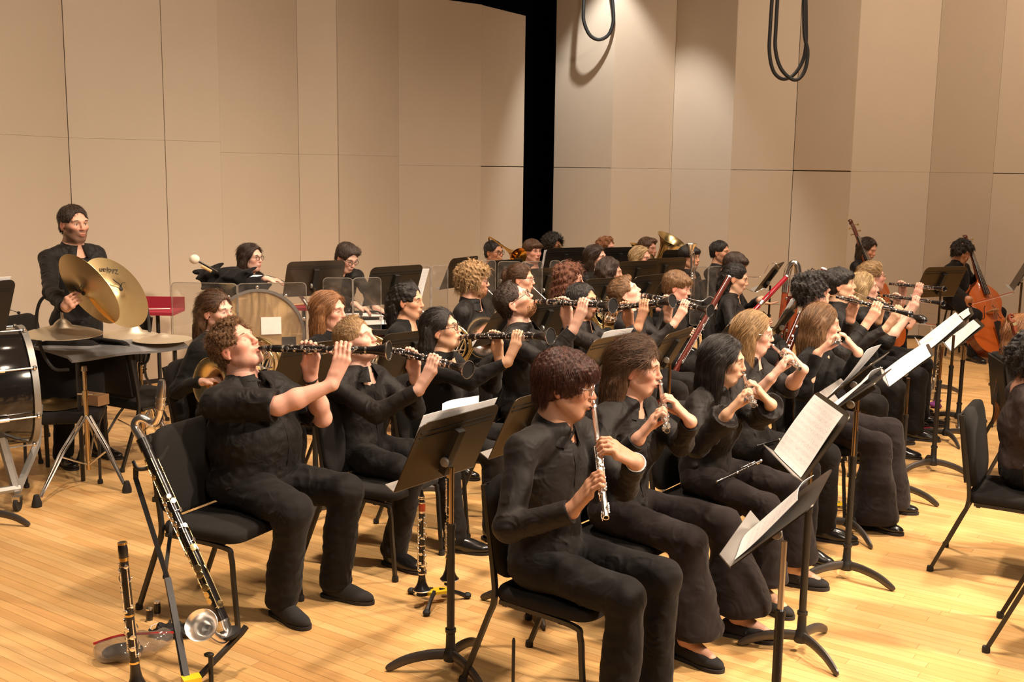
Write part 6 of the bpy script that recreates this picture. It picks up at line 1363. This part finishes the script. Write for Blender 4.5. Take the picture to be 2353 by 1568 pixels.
# third bassoon showing behind the oboes
pb = AT(1792, 840, 8.3); pt = AT(1888, 618, 8.6); build_bassoon('third bassoon, dark, with an ivory bell ring, behind the curly oboist', frame(pt - pb, A(-.3, -1, 0)), pt - nz(pt - pb) * 1.33, 'maple', None, 'paper')
# ------------------------------------------------------------------ instruments on stands and laps
zc = np.stack([A(1, 0, 0), A(0, -1, 0), A(0, 0, -1)], 1)
def peg_clar(lab, px, yb, H_, mp, barrel, lean=(0, 0), ringm='silver'):
    b = AT(px, yb[0], yb[1]); a = nz(A(lean[0], lean[1], -1)); return build_clarinet(lab, frame(a, A(-.5, -1, 0)), b - a * H_, mp, barrel, ringm=ringm)
pp = G(1000, 1385); peg_stand('yellow-hubbed peg stand for two clarinets by the fair-haired player\'s feet', pp, 20, [(-.075, -.03), (.09, .06)])
qa = pp + rz(20) @ A(-.075, -.03, 0); qb = pp + rz(20) @ A(.09, .06, 0)
build_clarinet('short clarinet with orange barrel standing on the peg stand', frame(A(0, 0, -1), A(-.3, -1, 0)) @ np.diag([.92, .92, .74]), A(qa[0], qa[1], .085 + .664 * .74), True, 'orangeplastic')
build_clarinet('plain black clarinet on the peg stand, behind the front music stand pole', frame(A(0, 0, -1), A(-.3, -1, 0)), A(qb[0], qb[1], .085 + .664), False, ringm='brass')
# left foreground clarinet: bell below the frame
cf = G(318, 1640); R_ = frame(A(.05, .02, -1), A(-.2, -1, 0)); c0 = A(cf[0], cf[1], 0.10)
build_clarinet('black clarinet without mouthpiece standing at the lower left beside the plastic bag', R_, c0 - R_[:, 2] * .664, False, ringm='brass')
t = thing('instrument_peg_stand', 'black peg stand below the lower-left clarinet', 'instrument stand', A(cf[0], cf[1], 0)); MB().lathe([(.03, .05), (.024, .10), (.012, .13), (.009, .20), (0, .205)], 10).build('peg', M['plastic'], t)
for kq in range(3): MB().tube([rz(120 * kq - 90) @ A(.01, 0, .06), rz(120 * kq - 90) @ A(.14, 0, .012)], .010, 6).build('leg', M['plastic'], t)
# bass clarinet on its stand
Yb = 4.55
TP, BP = AT(327, 1010, Yb - .02), AT(520, 1440, Yb - .22); a = nz(BP - TP); xk = perp(RT * -.55 - FW * .8, a); Rb = frame(a, xk); Lb = float(np.linalg.norm(BP - TP))
t = thing('bass_clarinet', 'bass clarinet with silver neck and upturned bell resting on a black stand', 'bass clarinet', TP, Rb); loc = lambda P_: Rb.T @ (np.asarray(P_) - TP)
MB().lathe([(.0225, 0), (.0225, Lb * .30), (.021, Lb * .31), (.021, Lb * .46)], 16).build('upper_joint', M['ebony'], t); MB().lathe([(.0215, Lb * .47), (.0225, Lb * .98), (0, Lb * .98)], 16).build('lower_joint', M['ebony'], t)
rings(t, (.006, Lb * .465, Lb * .97), (.0230, .0220, .0230)); MB().lathe([(.0265, -.004), (.0265, .05)], 14).build('receiver', M['ebony'], t)
n_ = [TP, AT(311, 980, Yb), AT(322, 962, Yb), AT(345, 970, Yb), AT(357, 973, Yb - .02), AT(366, 955, Yb - .04), AT(368, 938, Yb - .05)]
MB().tube(crom([loc(v) for v in n_], 6), [.0205, .0200, .0185, .0170, .0160, .0150], 12).build('neck', M['silver'], t)
mpR = frame(AT(372, 872, Yb - .06) - AT(368, 938, Yb - .05), A(0, -1, 0)); MB().lathe([(.0155, 0), (.0190, .004), (.0200, .03), (.0200, .062), (.0180, .105), (.0135, .128), (0, .13)], 16, 0, loc(AT(368, 942, Yb - .05)), Rb.T @ mpR).build('mouthpiece_cap', M['chrome'], t)
lg = MB(); [lg.lathe([(.0195, z), (.0225, z), (.0225, z + .010), (.0195, z + .010)], 14, 0, loc(AT(368, 942, Yb - .05)), Rb.T @ mpR) for z in (.018, .045)]; lg.build('ligature', M['silver'], t)
b_ = [AT(514, 1428, Yb - .22), AT(522, 1452, Yb - .23), AT(512, 1470, Yb - .26), AT(492, 1464, Yb - .29), AT(478, 1450, Yb - .32)]
bp_ = crom([loc(v) for v in b_], 5); MB().tube(bp_, [.0215, .0225, .023, .0235, .025], 14).build('bow_tube', M['silver'], t); bd = loc(AT(440, 1420, Yb - .50)) - bp_[-1]
MB().lathe([(.024, 0), (.027, .03), (.036, .06), (.052, .085), (.0655, .098), (.067, .097), (.065, .094), (.050, .078), (.033, .05), (.022, .01), (0, .005)], 28, 0, bp_[-1], frame(bd, A(0, 0, 1))).build('bell', M['silver'], t, 60)
keywork(t, .06, Lb * .44, .0225, 13, 'dullbrass', 5, 5, .013); keywork(t, Lb * .47, Lb * .94, .0225, 14, 'dullbrass', 9, 5, .016, 'lower_keywork'); keywork(t, Lb * .3, Lb * .62, .0255, 12, 'silver', 19, 3, .011, 'side_keywork')
st = thing('instrument_stand', 'black folding stand holding the bass clarinet, yellow lock at its foot', 'instrument stand', G(440, 1600))
sl_ = lambda P_: np.asarray(P_) - A(*st.location)
MB().tube([sl_(AT(312, 1075, Yb - .03)), sl_(AT(312, 1100, Yb - .03)), sl_(AT(385, 1330, Yb - .25)), sl_(AT(425, 1568, Yb - .5))], .0125, 4).build('rear_leg', M['blackmetal'], st, 30)
MB().tube([sl_(AT(378, 1330, Yb - .22)), sl_(AT(396, 1195, Yb - .02))], .010, 4).build('strut', M['blackmetal'], st, 30); MB().tube([sl_(AT(385, 1330, Yb - .25)), sl_(AT(440, 1620, Yb - .55))], .017, 4).build('main_tube', M['blackmetal'], st, 30)
MB().tube(crom([sl_(AT(306, 1060, Yb - .06)), sl_(AT(316, 1078, Yb - .07)), sl_(AT(345, 1075, Yb - .05)), sl_(AT(365, 1062, Yb - .03)), sl_(AT(388, 1025, Yb))], 4), [.010, .012, .012, .016, .010], 8, flat=.6).build('cradle', M['rubber'], st)
MB().tube([sl_(AT(430, 1585, Yb - .5)), sl_(AT(555, 1455, Yb - .2)), sl_(AT(566, 1440, Yb - .18))], .013, 4).build('front_leg', M['blackmetal'], st, 30)
MB().lathe([(0, 0), (.036, 0), (.045, .012), (.042, .022), (.02, .012), (0, .012)], 16, 0, sl_(AT(530, 1462, Yb - .24)), frame(A(-.3, -.2, 1), A(1, 0, 0))).build('bell_cup', M['rubber'], st)
MB().box(sl_(AT(440, 1568, Yb - .5)), (.07, .05, .045), rz(30)).build('lock', M['yellow'], st, 0); MB().tube([sl_(AT(484, 1505, Yb - .4)), sl_(AT(486, 1580, Yb - .42))], .010, 6).ball(sl_(AT(480, 1505, Yb - .4)), (.022, .016, .010), 8).build('release_lever', M['plastic'], st)
# barrels, cord, pouch and bag on the floor
for i, (px, py, lb) in enumerate(((344, 1428, 'small black clarinet barrel standing on the floor, left of two'), (362, 1412, 'small black clarinet barrel standing on the floor, right of two'))):
    g_ = G(px, py); t = thing('spare_barrel', lb, 'clarinet barrel', g_, None, 'two spare barrels on the floor'); MB().lathe([(.013, 0), (.0145, .004), (.0158, .03), (.0140, .062), (.009, .062), (.008, .02), (0, .02)], 16).build('tube', M['ebony'], t); MB().lathe([(.0135, .0), (.0150, .0), (.0150, .006)], 16).lathe([(.0125, .056), (.0150, .056), (.0150, .063), (.0125, .063)], 16).build('ring', M['silver'], t)
tag(MB().tube(crom([G(345, 1447, .003), G(350, 1438, .003), G(372, 1432, .003), G(380, 1440, .003), G(368, 1446, .004), G(350, 1450, .003)], 5), .002, 5).build('white_cord', M['paper']), 'thin white cord curling on the floor by the barrels', 'cord')
g_ = G(402, 1462); F_ = Field(); F_.ell(g_ + A(0, 0, .02), (.10, .05, .022)); F_.ell(g_ + A(-.05, .04, .02), (.05, .03, .02)); F_.noise = waves(3, .05, .006); F_.half(A(0, 0, .003), A(0, 0, -1)); V_, Q_ = F_.mesh(.006); tag(solid('swab_cloth', V_, Q_, M['rubber'], None, A(0, 0, 0)), 'crumpled black swab cloth behind the bass clarinet bell', 'cloth')
gb = G(290, 1512); t = thing('plastic_bag', 'clear zip bag with red seal holding a dark case, on the floor at lower left', 'plastic bag', gb)
F_ = Field(); F_.ell(A(0, 0, .045), (.125, .075, .05), rz(25)); F_.ell(A(.07, .05, .04), (.10, .05, .04), rz(35)); F_.cap(A(-.10, -.03, .02), A(.12, .10, .06), .02, k=.04); F_.noise = waves(8, .12, .006); F_.half(A(0, 0, .003), A(0, 0, -1)); V_, Q_ = F_.mesh(.007); solid('film', V_, Q_, M['bag'], t, A(0, 0, 0))
F_ = Field(); F_.ell(A(-.01, -.01, .035), (.085, .055, .03), rz(20), .02); F_.half(A(0, 0, .006), A(0, 0, -1)); V_, Q_ = F_.mesh(.008); solid('dark_case', V_, Q_, M['suede'], t, A(0, 0, 0))
MB().tube(crom([A(-.13, -.02, .07), A(-.03, .01, .095), A(.08, .06, .085), A(.19, .13, .06)], 5), .006, 5, flat=.4).build('red_seal', M['redplastic'], t)
# piccolos
lp = u3['K'][-1] * .55 + u3['P'] * .45 + UP * .098; a = nz(A(.8, .55, .20)); build_piccolo('black piccolo lying across the lap of the black-haired flutist', frame(a, UP), lp - a * .12)
lp = u4['K'][-1] * .55 + u4['P'] * .45 + UP * .10; a = nz(A(.95, .3, .2)); build_piccolo('black piccolo lying across the lap of the blond flutist', frame(a, UP), lp - a * .12)
pg = G(1912, 1178); peg_stand('small yellow peg stand by the third flute stand', pg, 10, [(0, 0)]); build_piccolo('black piccolo upright on the yellow peg stand', frame(A(0, 0, -1), A(-.4, -1, 0)), A(pg[0], pg[1], .075 + .29))
# english horn and oboe parked on the floor by the oboe stands
pe = G(2118, 965); peg_stand('dark peg stand with purple cloth among the oboe stand feet', pe, 50, [(0, 0)]); build_oboe('english horn parked upright on the floor peg, silver crook up', frame(A(-.04, 0, -1), A(-.3, -1, 0)), A(pe[0] + .02, pe[1], .09 + .72), True)
pf = G(2150, 925); build_oboe('second parked oboe behind the upright english horn', frame(A(0, .02, -1), A(-.3, -1, 0)), A(pf[0], pf[1], .63), False)
F_ = Field(); F_.ell(A(0, 0, .03), (.05, .04, .03)); F_.ell(A(.03, .02, .05), (.03, .03, .025)); F_.noise = waves(5, .05, .005); F_.half(A(0, 0, .002), A(0, 0, -1)); V_, Q_ = F_.mesh(.006); o = solid('purple_swab', V_, Q_, M['purple'], None, A(0, 0, 0)); o.location = tuple(G(2148, 938)); tag(o, 'crumpled purple swab on the floor by the oboe stands', 'cloth')
o = MB().prism([(-.06, -.035), (.06, -.035), (.06, .035), (-.06, .035)], .02).build('reed_case', M['redcloth'], None, 0, G(2128, 990), rz(20)); tag(o, 'small dark red reed case lying on the floor', 'case')
gw = G(2144, 920); t = thing('water_bottle', 'clear plastic water bottle standing on the floor by the oboes', 'bottle', gw); MB().lathe([(.0, .0), (.032, .0), (.033, .02), (.031, .08), (.033, .14), (.014, .18), (.013, .195), (0, .195)], 16).build('bottle_body', M['bag'], t); MB().lathe([(.015, .19), (.015, .21), (0, .21)], 12).build('cap', M['paper'], t)
# cello of the auburn-haired woman: scroll beside her head
ct = AT(2306, 716, 6.85); cp = A(ct[0] + .55, ct[1] - .40, .0); a = nz(ct - cp); build_bass('brown cello whose scroll shows beside the auburn hair at the right edge', frame(a, np.cross(A(0, -1, 0), a)), cp, 'basswood', 'bassrib', np.linalg.norm(ct - cp) / 2.12, 'cello', 'cello', 1.7)
# ------------------------------------------------------------------ percussion corner
cyl = dict()
build_cymbal('crash cymbal in the standing man\'s right hand, seen tilted', cyA, n1, .255, 'cymbal', True, top=RT * -.6 + UPV * .8)
cz = build_cymbal('crash cymbal in the standing man\'s left hand, black strap knot at its centre', cyB, n2, .255, 'cymbal', True, top=RT * -.6 + UPV * .8)
fd = bpy.data.curves.new('maker_mark', 'FONT'); fd.body = 'Zildjian'; fd.size = .055; fd.shear = .35; fd.extrude = .0004; fd.align_x = 'CENTER'
fd.materials.append(M['rubber']); ft_ = bpy.data.objects.new('mark', fd); COL.objects.link(ft_); dg = bpy.context.evaluated_depsgraph_get(); me_ = bpy.data.meshes.new_from_object(ft_.evaluated_get(dg)); bpy.data.objects.remove(ft_); fo = link('maker_mark', me_, cz)
Rz_ = np.array(cz.matrix_world.to_3x3()); upl = Rz_.T @ UPV; upl = nz(A(upl[0], upl[1], 0)); yv = -upl; xv = np.cross(yv, A(0, 0, 1)); fo.matrix_local = mat4(np.stack([xv, yv, A(0, 0, 1)], 1), upl * .165 + A(0, 0, .0035))
ft = [G(85, 1165), G(292, 1132), G(232, 1052)]
ya = float(np.mean([q[1] for q in ft])); top_ = lambda px, py: AT(px, py, ya)
tripod_stand('chrome gooseneck cymbal stand at the left, rubber feet', ft, None, top_(155, 852)[2], [top_(158, 850), top_(122, 846), top_(92, 795), top_(84, 735), top_(93, 692), top_(120, 673), top_(146, 669)])
def hung(lab, px, strap, r, y, tilt):
    p = AT(px[0], px[1], y); n = nz(UP + tilt); build_cymbal(lab, p, n, r, 'cymbal2', dome=2.3); s0 = AT(strap[0], strap[1], y)
    return p, s0
p_, s_ = hung('pale suspended cymbal hanging from the left gooseneck', (144, 757), (141, 697), .245, ya, A(.02, -.02, 0)); t = thing('cymbal_strap', 'silvery strap hanging the left suspended cymbal', 'strap', s_); MB().tube([A(0, 0, -.0), p_ - s_ + A(0, 0, .02)], [.004, .010], 8).build('cord', M['silver'], t); MB().tube([A(0, 0, 0), AT(146, 670, ya) - s_], .002, 5).build('hook', M['silver'], t)
ft = [G(262, 1119), G(372, 1010), G(240, 985)]; yb = float(np.mean([q[1] for q in ft])); top_ = lambda px, py: AT(px, py, yb)
tripod_stand('second chrome gooseneck cymbal stand behind the grey table', [top_(320, 900) * A(1, 1, 0) + q for q in (A(-.27, -.2, 0), A(.28, -.1, 0), A(.02, .32, 0))], None, top_(321, 842)[2], [top_(322, 838), top_(340, 826), top_(344, 770), top_(337, 705), top_(322, 670), top_(305, 666), top_(297, 667)])
p_, s_ = hung('pale suspended cymbal hanging from the second gooseneck', (307, 766), (303, 690), .235, yb - .05, A(.10, -.03, 0)); t = thing('cymbal_strap', 'silvery strap hanging the second suspended cymbal', 'strap', s_); MB().tube([A(0, 0, 0), p_ - s_ + A(0, 0, .02)], [.004, .010], 8).build('cord', M['silver'], t); MB().tube([A(0, 0, 0), AT(300, 668, yb) - s_], .002, 5).build('hook', M['silver'], t)
# grey table
zt = .845; cr = [G(62, 798, zt), G(165, 823, zt), G(432, 792, zt), G(330, 762, zt)]; c = np.mean(cr, 0); t = thing('percussion_table', 'low trap table draped in grey felt in front of the cymbal player', 'table', A(c[0], c[1], 0))
n_ = 12; g = np.zeros((n_, n_, 3))
for i in range(n_):
    for j in range(n_):
        u, v = i / (n_ - 1), j / (n_ - 1); p = (cr[0] * (1 - u) + cr[1] * u) * (1 - v) + (cr[3] * (1 - u) + cr[2] * u) * v; g[i, j] = p - A(c[0], c[1], 0); g[i, j, 2] += .006 * math.sin(9 * v + 4 * u) - .02 * (u > .95)
MB().sheet(g, .018).build('felt_top', M['greycloth'], t, 40)
for u, v in ((.1, .08), (.9, .08), (.9, .92), (.1, .92)):
    p = (cr[0] * (1 - u) + cr[1] * u) * (1 - v) + (cr[3] * (1 - u) + cr[2] * u) * v - A(c[0], c[1], 0); MB().tube([A(p[0], p[1], 0), A(p[0], p[1], zt - .02)], .014, 8).build('leg', M['blackmetal'], t)
build_cymbal('pale cymbal lying on the right end of the grey felt table', AT(352, 787, c[1] + .05) * A(1, 1, 0) + A(.06, .02, zt + .045), A(.0, 0, 1), .20, 'cymbal2')
# chairs of the percussion corner
def chair_at(lab, px, py, yaw, z=.46): p = G(px, py, z); build_chair(lab, A(p[0], p[1], 0), rz(yaw)); return p
chair_at('empty black chair behind the black drum at the left edge', 95, 852, -20)
pc = chair_at('black chair in front with a cymbal lying on its seat', 150, 940, -75)
build_cymbal('dull cymbal lying on a chair seat beside the drum', pc * A(1, 1, 0) + A(-.08, .02, .50), A(.02, 0, 1), .20, 'cymbal'); 
o = MB().box((0, 0, .035), (.19, .10, .07)).build('wood_block', M['woodblock'], None, 0, pc * A(1, 1, 0) + A(.15, .10, .475), rz(-25)); tag(o, 'plain wooden block on the chair beside the cymbal', 'block')
chair_at('black chair beyond the grey table, near the wall', 262, 838, -150)
chair_at('black chair right of the cymbal player\'s legs', 318, 905, 60)
# big black drum at the left edge
dc = AT(-42, 895, 6.60); t = thing('concert_tom', 'large glossy black drum with chrome hoops cut by the left edge', 'drum', A(dc[0], dc[1], 0)); zx = dc[2]; Rt = frame(A(.82, .57, .02), UP)
MB().lathe([(.355, -.24), (.36, -.23), (.36, .23), (.355, .24)], 48, 0, (0, 0, zx), Rt).build('shell', M['drumblack'], t, 60)
for z, nm in ((.245, 'hoop'), (-.245, 'hoop')): MB().lathe([(.352, z - .018), (.372, z - .018), (.374, z + .018), (.352, z + .018)], 48, 0, (0, 0, zx), Rt, ring=True).build(nm, M['greymetal'], t, 50)
for z in (.25, -.25): MB().lathe([(0, z), (.352, z)], 48, 0, (0, 0, zx), Rt).build('drum_head', M['whitehead'], t, 0)
for q in range(8):
    a_ = math.radians(45 * q + 20); d_ = A(math.cos(a_), math.sin(a_), 0) * .385; f_ = lambda z: A(0, 0, zx) + Rt @ (d_ + A(0, 0, z)); tr = MB().tube([f_(-.25), f_(.25)], .005, 6); tr.ball(f_(.245), .014, 8); tr.ball(f_(-.245), .014, 8); tr.tube([f_(-.08), f_(.08)], .012, 6); tr.build('tension_rod', M['chrome'], t)
fr = MB(); 
for sx in (-.20, .20):
    P0 = Rt @ A(0, 0, sx); fr.tube([P0 + A(.0, .30, .52), P0 + A(.05, .12, .30), P0 + A(.10, -.30, .12)], .025, 6).tube([P0 + A(0, -.28, .54), P0 + A(.02, -.25, .36), P0 + A(.10, -.30, .12)], .028, 6)
fr.tube([Rt @ A(0, 0, -.22) + A(.1, -.3, .14), Rt @ A(0, 0, .22) + A(.1, -.3, .14)], .022, 6); fr.build('stand_frame', M['greymetal'], t)
for sx in (-.20, .20): P0 = Rt @ A(0, 0, sx) + A(.10, -.30, 0); P0[2] = 0; MB().tube([P0 + A(-.012, 0, .045), P0 + A(.012, 0, .045)], .042, 14).build('caster', M['rubber'], t); MB().box(P0 + A(0, 0, .08), (.05, .05, .03)).build('caster_fork', M['chrome'], t, 0)
o = MB().tube([AT(22, 712, 6.9), AT(40, 718, 6.9)], .0022, 5).ball(AT(43, 719, 6.9), (.012, .010, .010), 8).build('mallet', M['rubber']); tag(o, 'thin dark-tipped mallet resting on the stand at the left edge', 'mallet')
# concert bass drum
dc = AT(590, 768, 9.0); t = thing('concert_bass_drum', 'concert bass drum with tan skin behind the hornists', 'drum', A(dc[0], dc[1], 0)); zx = dc[2]; Rt = frame(A(.30, -.94, .12), UP); rD = .36
MB().lathe([(rD - .012, -.2), (rD - .008, .2)], 48, 0, (0, 0, zx), Rt).build('shell', M['maple'], t, 60); MB().lathe([(0, .205), (rD - .006, .205)], 48, 0, (0, 0, zx), Rt).lathe([(0, -.205), (rD - .006, -.205)], 48, 0, (0, 0, zx), Rt).build('drum_head', M['drumhead'], t, 0)
for z in (.2, -.2): MB().lathe([(rD - .012, z - .02), (rD + .012, z - .02), (rD + .012, z + .02), (rD - .012, z + .02)], 48, 0, (0, 0, zx), Rt, ring=True).build('hoop', M['chrome'], t, 50)
for q in range(10):
    a_ = math.radians(36 * q); d_ = A(math.cos(a_), math.sin(a_), 0) * (rD + .025); f_ = lambda z: A(0, 0, zx) + Rt @ (d_ + A(0, 0, z)); MB().tube([f_(-.22), f_(.22)], .006, 6).ball(f_(.21), .016, 8).build('tension_rod', M['chrome'], t)
MB().tube(crom([A(0, 0, zx) + Rt @ (A(math.cos(a_), math.sin(a_), 0) * (rD + .12)) for a_ in np.linspace(-2.6, 2.6, 15)], 2), .016, 8).build('suspension_ring', M['chrome'], t)
for sx in (-1, 1): MB().tube([A(0, 0, zx) + Rt @ A(-.2, sx * .46, 0), A(sx * .45, .14 * sx, .06), A(sx * .45, .14 * sx, .0)], .02, 8).build('stand_leg', M['chrome'], t)
F3 = Rt; cpt = A(0, 0, zx) + Rt @ A(.06, -.11, .209)
for nm, lx, ly, w_, h_, mm in (('taped_paper', .07, -.10, .16, .14, 'paper'), ('black_pouch', -.10, -.24, .11, .15, 'rubber')): MB().box((0, 0, 0), (h_, w_, .006)).build(nm, M[mm], t, 0, A(0, 0, zx) + Rt @ A(lx, ly if Rt[0, 1] < 0 else -ly, .212), Rt)
o = thing('bass_drum_beater', 'bass drum beater with a fluffy white ball head standing up at the drum', 'beater', AT(447, 596, 8.75)); MB().ball((0, 0, 0), (.042, .038, .038), 14).build('felt_ball', M['felt'], o); MB().tube([(0, 0, 0), AT(500, 625, 8.75) - AT(447, 596, 8.75)], .008, 8).build('handle', M['ebony'], o)
o = MB().tube([AT(463, 612, 8.8), AT(486, 624, 8.8)], .012, 8).build('wooden_clamp_handle', M['stick'], None); tag(o, 'short pale wooden stick by the bass drum beater', 'stick')
F_ = Field(); b0 = AT(535, 640, 9.02); F_.ell(b0 + A(-.06, 0, .04), (.24, .10, .045), None, .04); F_.ell(b0 + A(.12, -.10, -.07), (.20, .045, .12), None, .05); F_.ell(b0 + A(-.12, -.06, -.02), (.14, .05, .06), None, .05); F_.noise = waves(4, .09, .012); V_, Q_ = F_.mesh(.011); tag(solid('black_cloth', V_, Q_, M['knit'], None, A(0, 0, 0)), 'black cloth draped over the top of the bass drum', 'cloth')
# red trap tables with sticks
def trap(lab, px, py, y, w_, d_, lip):
    p = AT(px, py, y); t = thing('trap_table', lab, 'table', A(p[0], p[1], 0)); MB().box((0, 0, p[2]), (w_, d_, .025)).build('tray', M['redcloth'], t, 0)
    if lip: MB().box((0, d_ / 2, p[2] + .05), (w_, .02, .10)).build('tray_back', M['redcloth'], t, 0)
    MB().lathe([(.016, 0), (.016, p[2])], 10).build('pole', M['blackmetal'], t); [MB().tube([A(0, 0, .25), rz(120 * q) @ A(.3, 0, .01)], .010, 6).build('leg', M['blackmetal'], t) for q in range(3)]
    return p
pr = trap('crimson felt trap tray on a black pole right of the crash cymbals', 362, 716, 8.6, .34, .30, True); o = MB().tube([pr + A(-.1, -.05, .022), pr + A(.1, .0, .022)], .007, 6).build('stick', M['chrome']); tag(o, 'metal beater lying on the crimson tray near the cymbals', 'beater')
pr = trap('crimson felt trap table behind the bass drum', 698, 706, 9.5, .42, .30, False)
for q in range(2): o = MB().tube([pr + A(-.16 + .05 * q, -.06, .022), pr + A(.02 + .05 * q, .08, .022)], [.008, .005], 6).build('drumstick', M['stick']); tag(o, 'pale drumstick on the crimson table behind the bass drum, %s of a pair' % ('left' if q == 0 else 'right'), 'drumstick', 'pair of drumsticks')
# timpani
for lab, px, py, y, r in (('copper timpano with white head, left one under the bending player\'s hands', 838, 728, 9.0, .33), ('copper timpano with white head, right one near the ponytail hornist', 872, 745, 8.55, .36)):
    p = AT(px, py, y); t = thing('timpano', lab, 'drum', A(p[0], p[1], 0), None, 'pair of timpani'); z = p[2]
    MB().lathe([(0, z), (r, z)], 40).build('drum_head', M['whitehead'], t, 0); MB().lathe([(r - .005, z - .03), (r + .015, z - .03), (r + .015, z + .008), (r - .005, z + .008)], 40, ring=True).build('hoop', M['chrome'], t, 40)
    MB().lathe([(.06, z - .50), (.15, z - .48), (r * .75, z - .36), (r * .96, z - .18), (r, z - .03)], 40).build('copper_bowl', M['copper'], t, 60)
    for q in range(6): d_ = rz(60 * q) @ A(r + .02, 0, 0); MB().tube([d_ + A(0, 0, z + .02), d_ + A(0, 0, z - .30)], .007, 6).box(d_ + A(0, 0, z + .035), (.03, .01, .03)).build('tension_rod', M['chrome'], t)
    for q in range(4): d_ = rz(90 * q + 45) @ A(r * .9, 0, 0); MB().tube([d_ + A(0, 0, z - .28), d_ * .9 + A(0, 0, .03)], .016, 8).build('leg', M['greymetal'], t)
    o = MB().box((0, 0, z + .003), (.30, .22, .004)).build('loose_page', M['paper'], None, 0, A(p[0] - .02, p[1] + .05, .004), rz(20)); tag(o, 'white page lying on the %s timpano head' % ('left' if px < 850 else 'right'), 'paper')
p = AT(848, 697, 8.95); o = MB().tube([p, AT(815, 706, 8.9)], .005, 6).ball(p, .020, 10).build('timpani_mallet', M['felt']); tag(o, 'soft white timpani mallet in the bending player\'s hand', 'mallet')
# ------------------------------------------------------------------ cables hanging from above
def cable(nm, lab, pts, y, r):
    o = MB().tube(crom([AT(px, py, y) for px, py in pts], 7), r, 8).build(nm, M['cable']); tag(o, lab, 'cable')
cable('hanging_cable', 'black cable loop hanging in front of the spotlit panel', [(1346, -60), (1341, 20), (1342, 50), (1355, 80), (1376, 91), (1398, 80), (1409, 50), (1408, 10), (1400, -60)], 14.66, .024)
cable('hanging_cable', 'longer black cable of the right pair, outer loop', [(1778, -60), (1770, 60), (1768, 120), (1778, 165), (1802, 182), (1830, 165), (1850, 120), (1852, 40), (1850, -60)], 11.0, .018)
cable('hanging_cable', 'second black cable of the right pair, looping lower', [(1790, -60), (1783, 60), (1782, 115), (1796, 160), (1826, 184), (1848, 165), (1856, 120), (1848, 70), (1848, -60)], 10.9, .018)
o = MB().lathe([(.006, 0), (.007, .30), (.004, .31), (0, .31)], 10).build('floor_peg', M['blackmetal'], None, 40, G(1178, 1640)); tag(o, 'thin black peg rising at the bottom edge near the front flutist', 'peg')
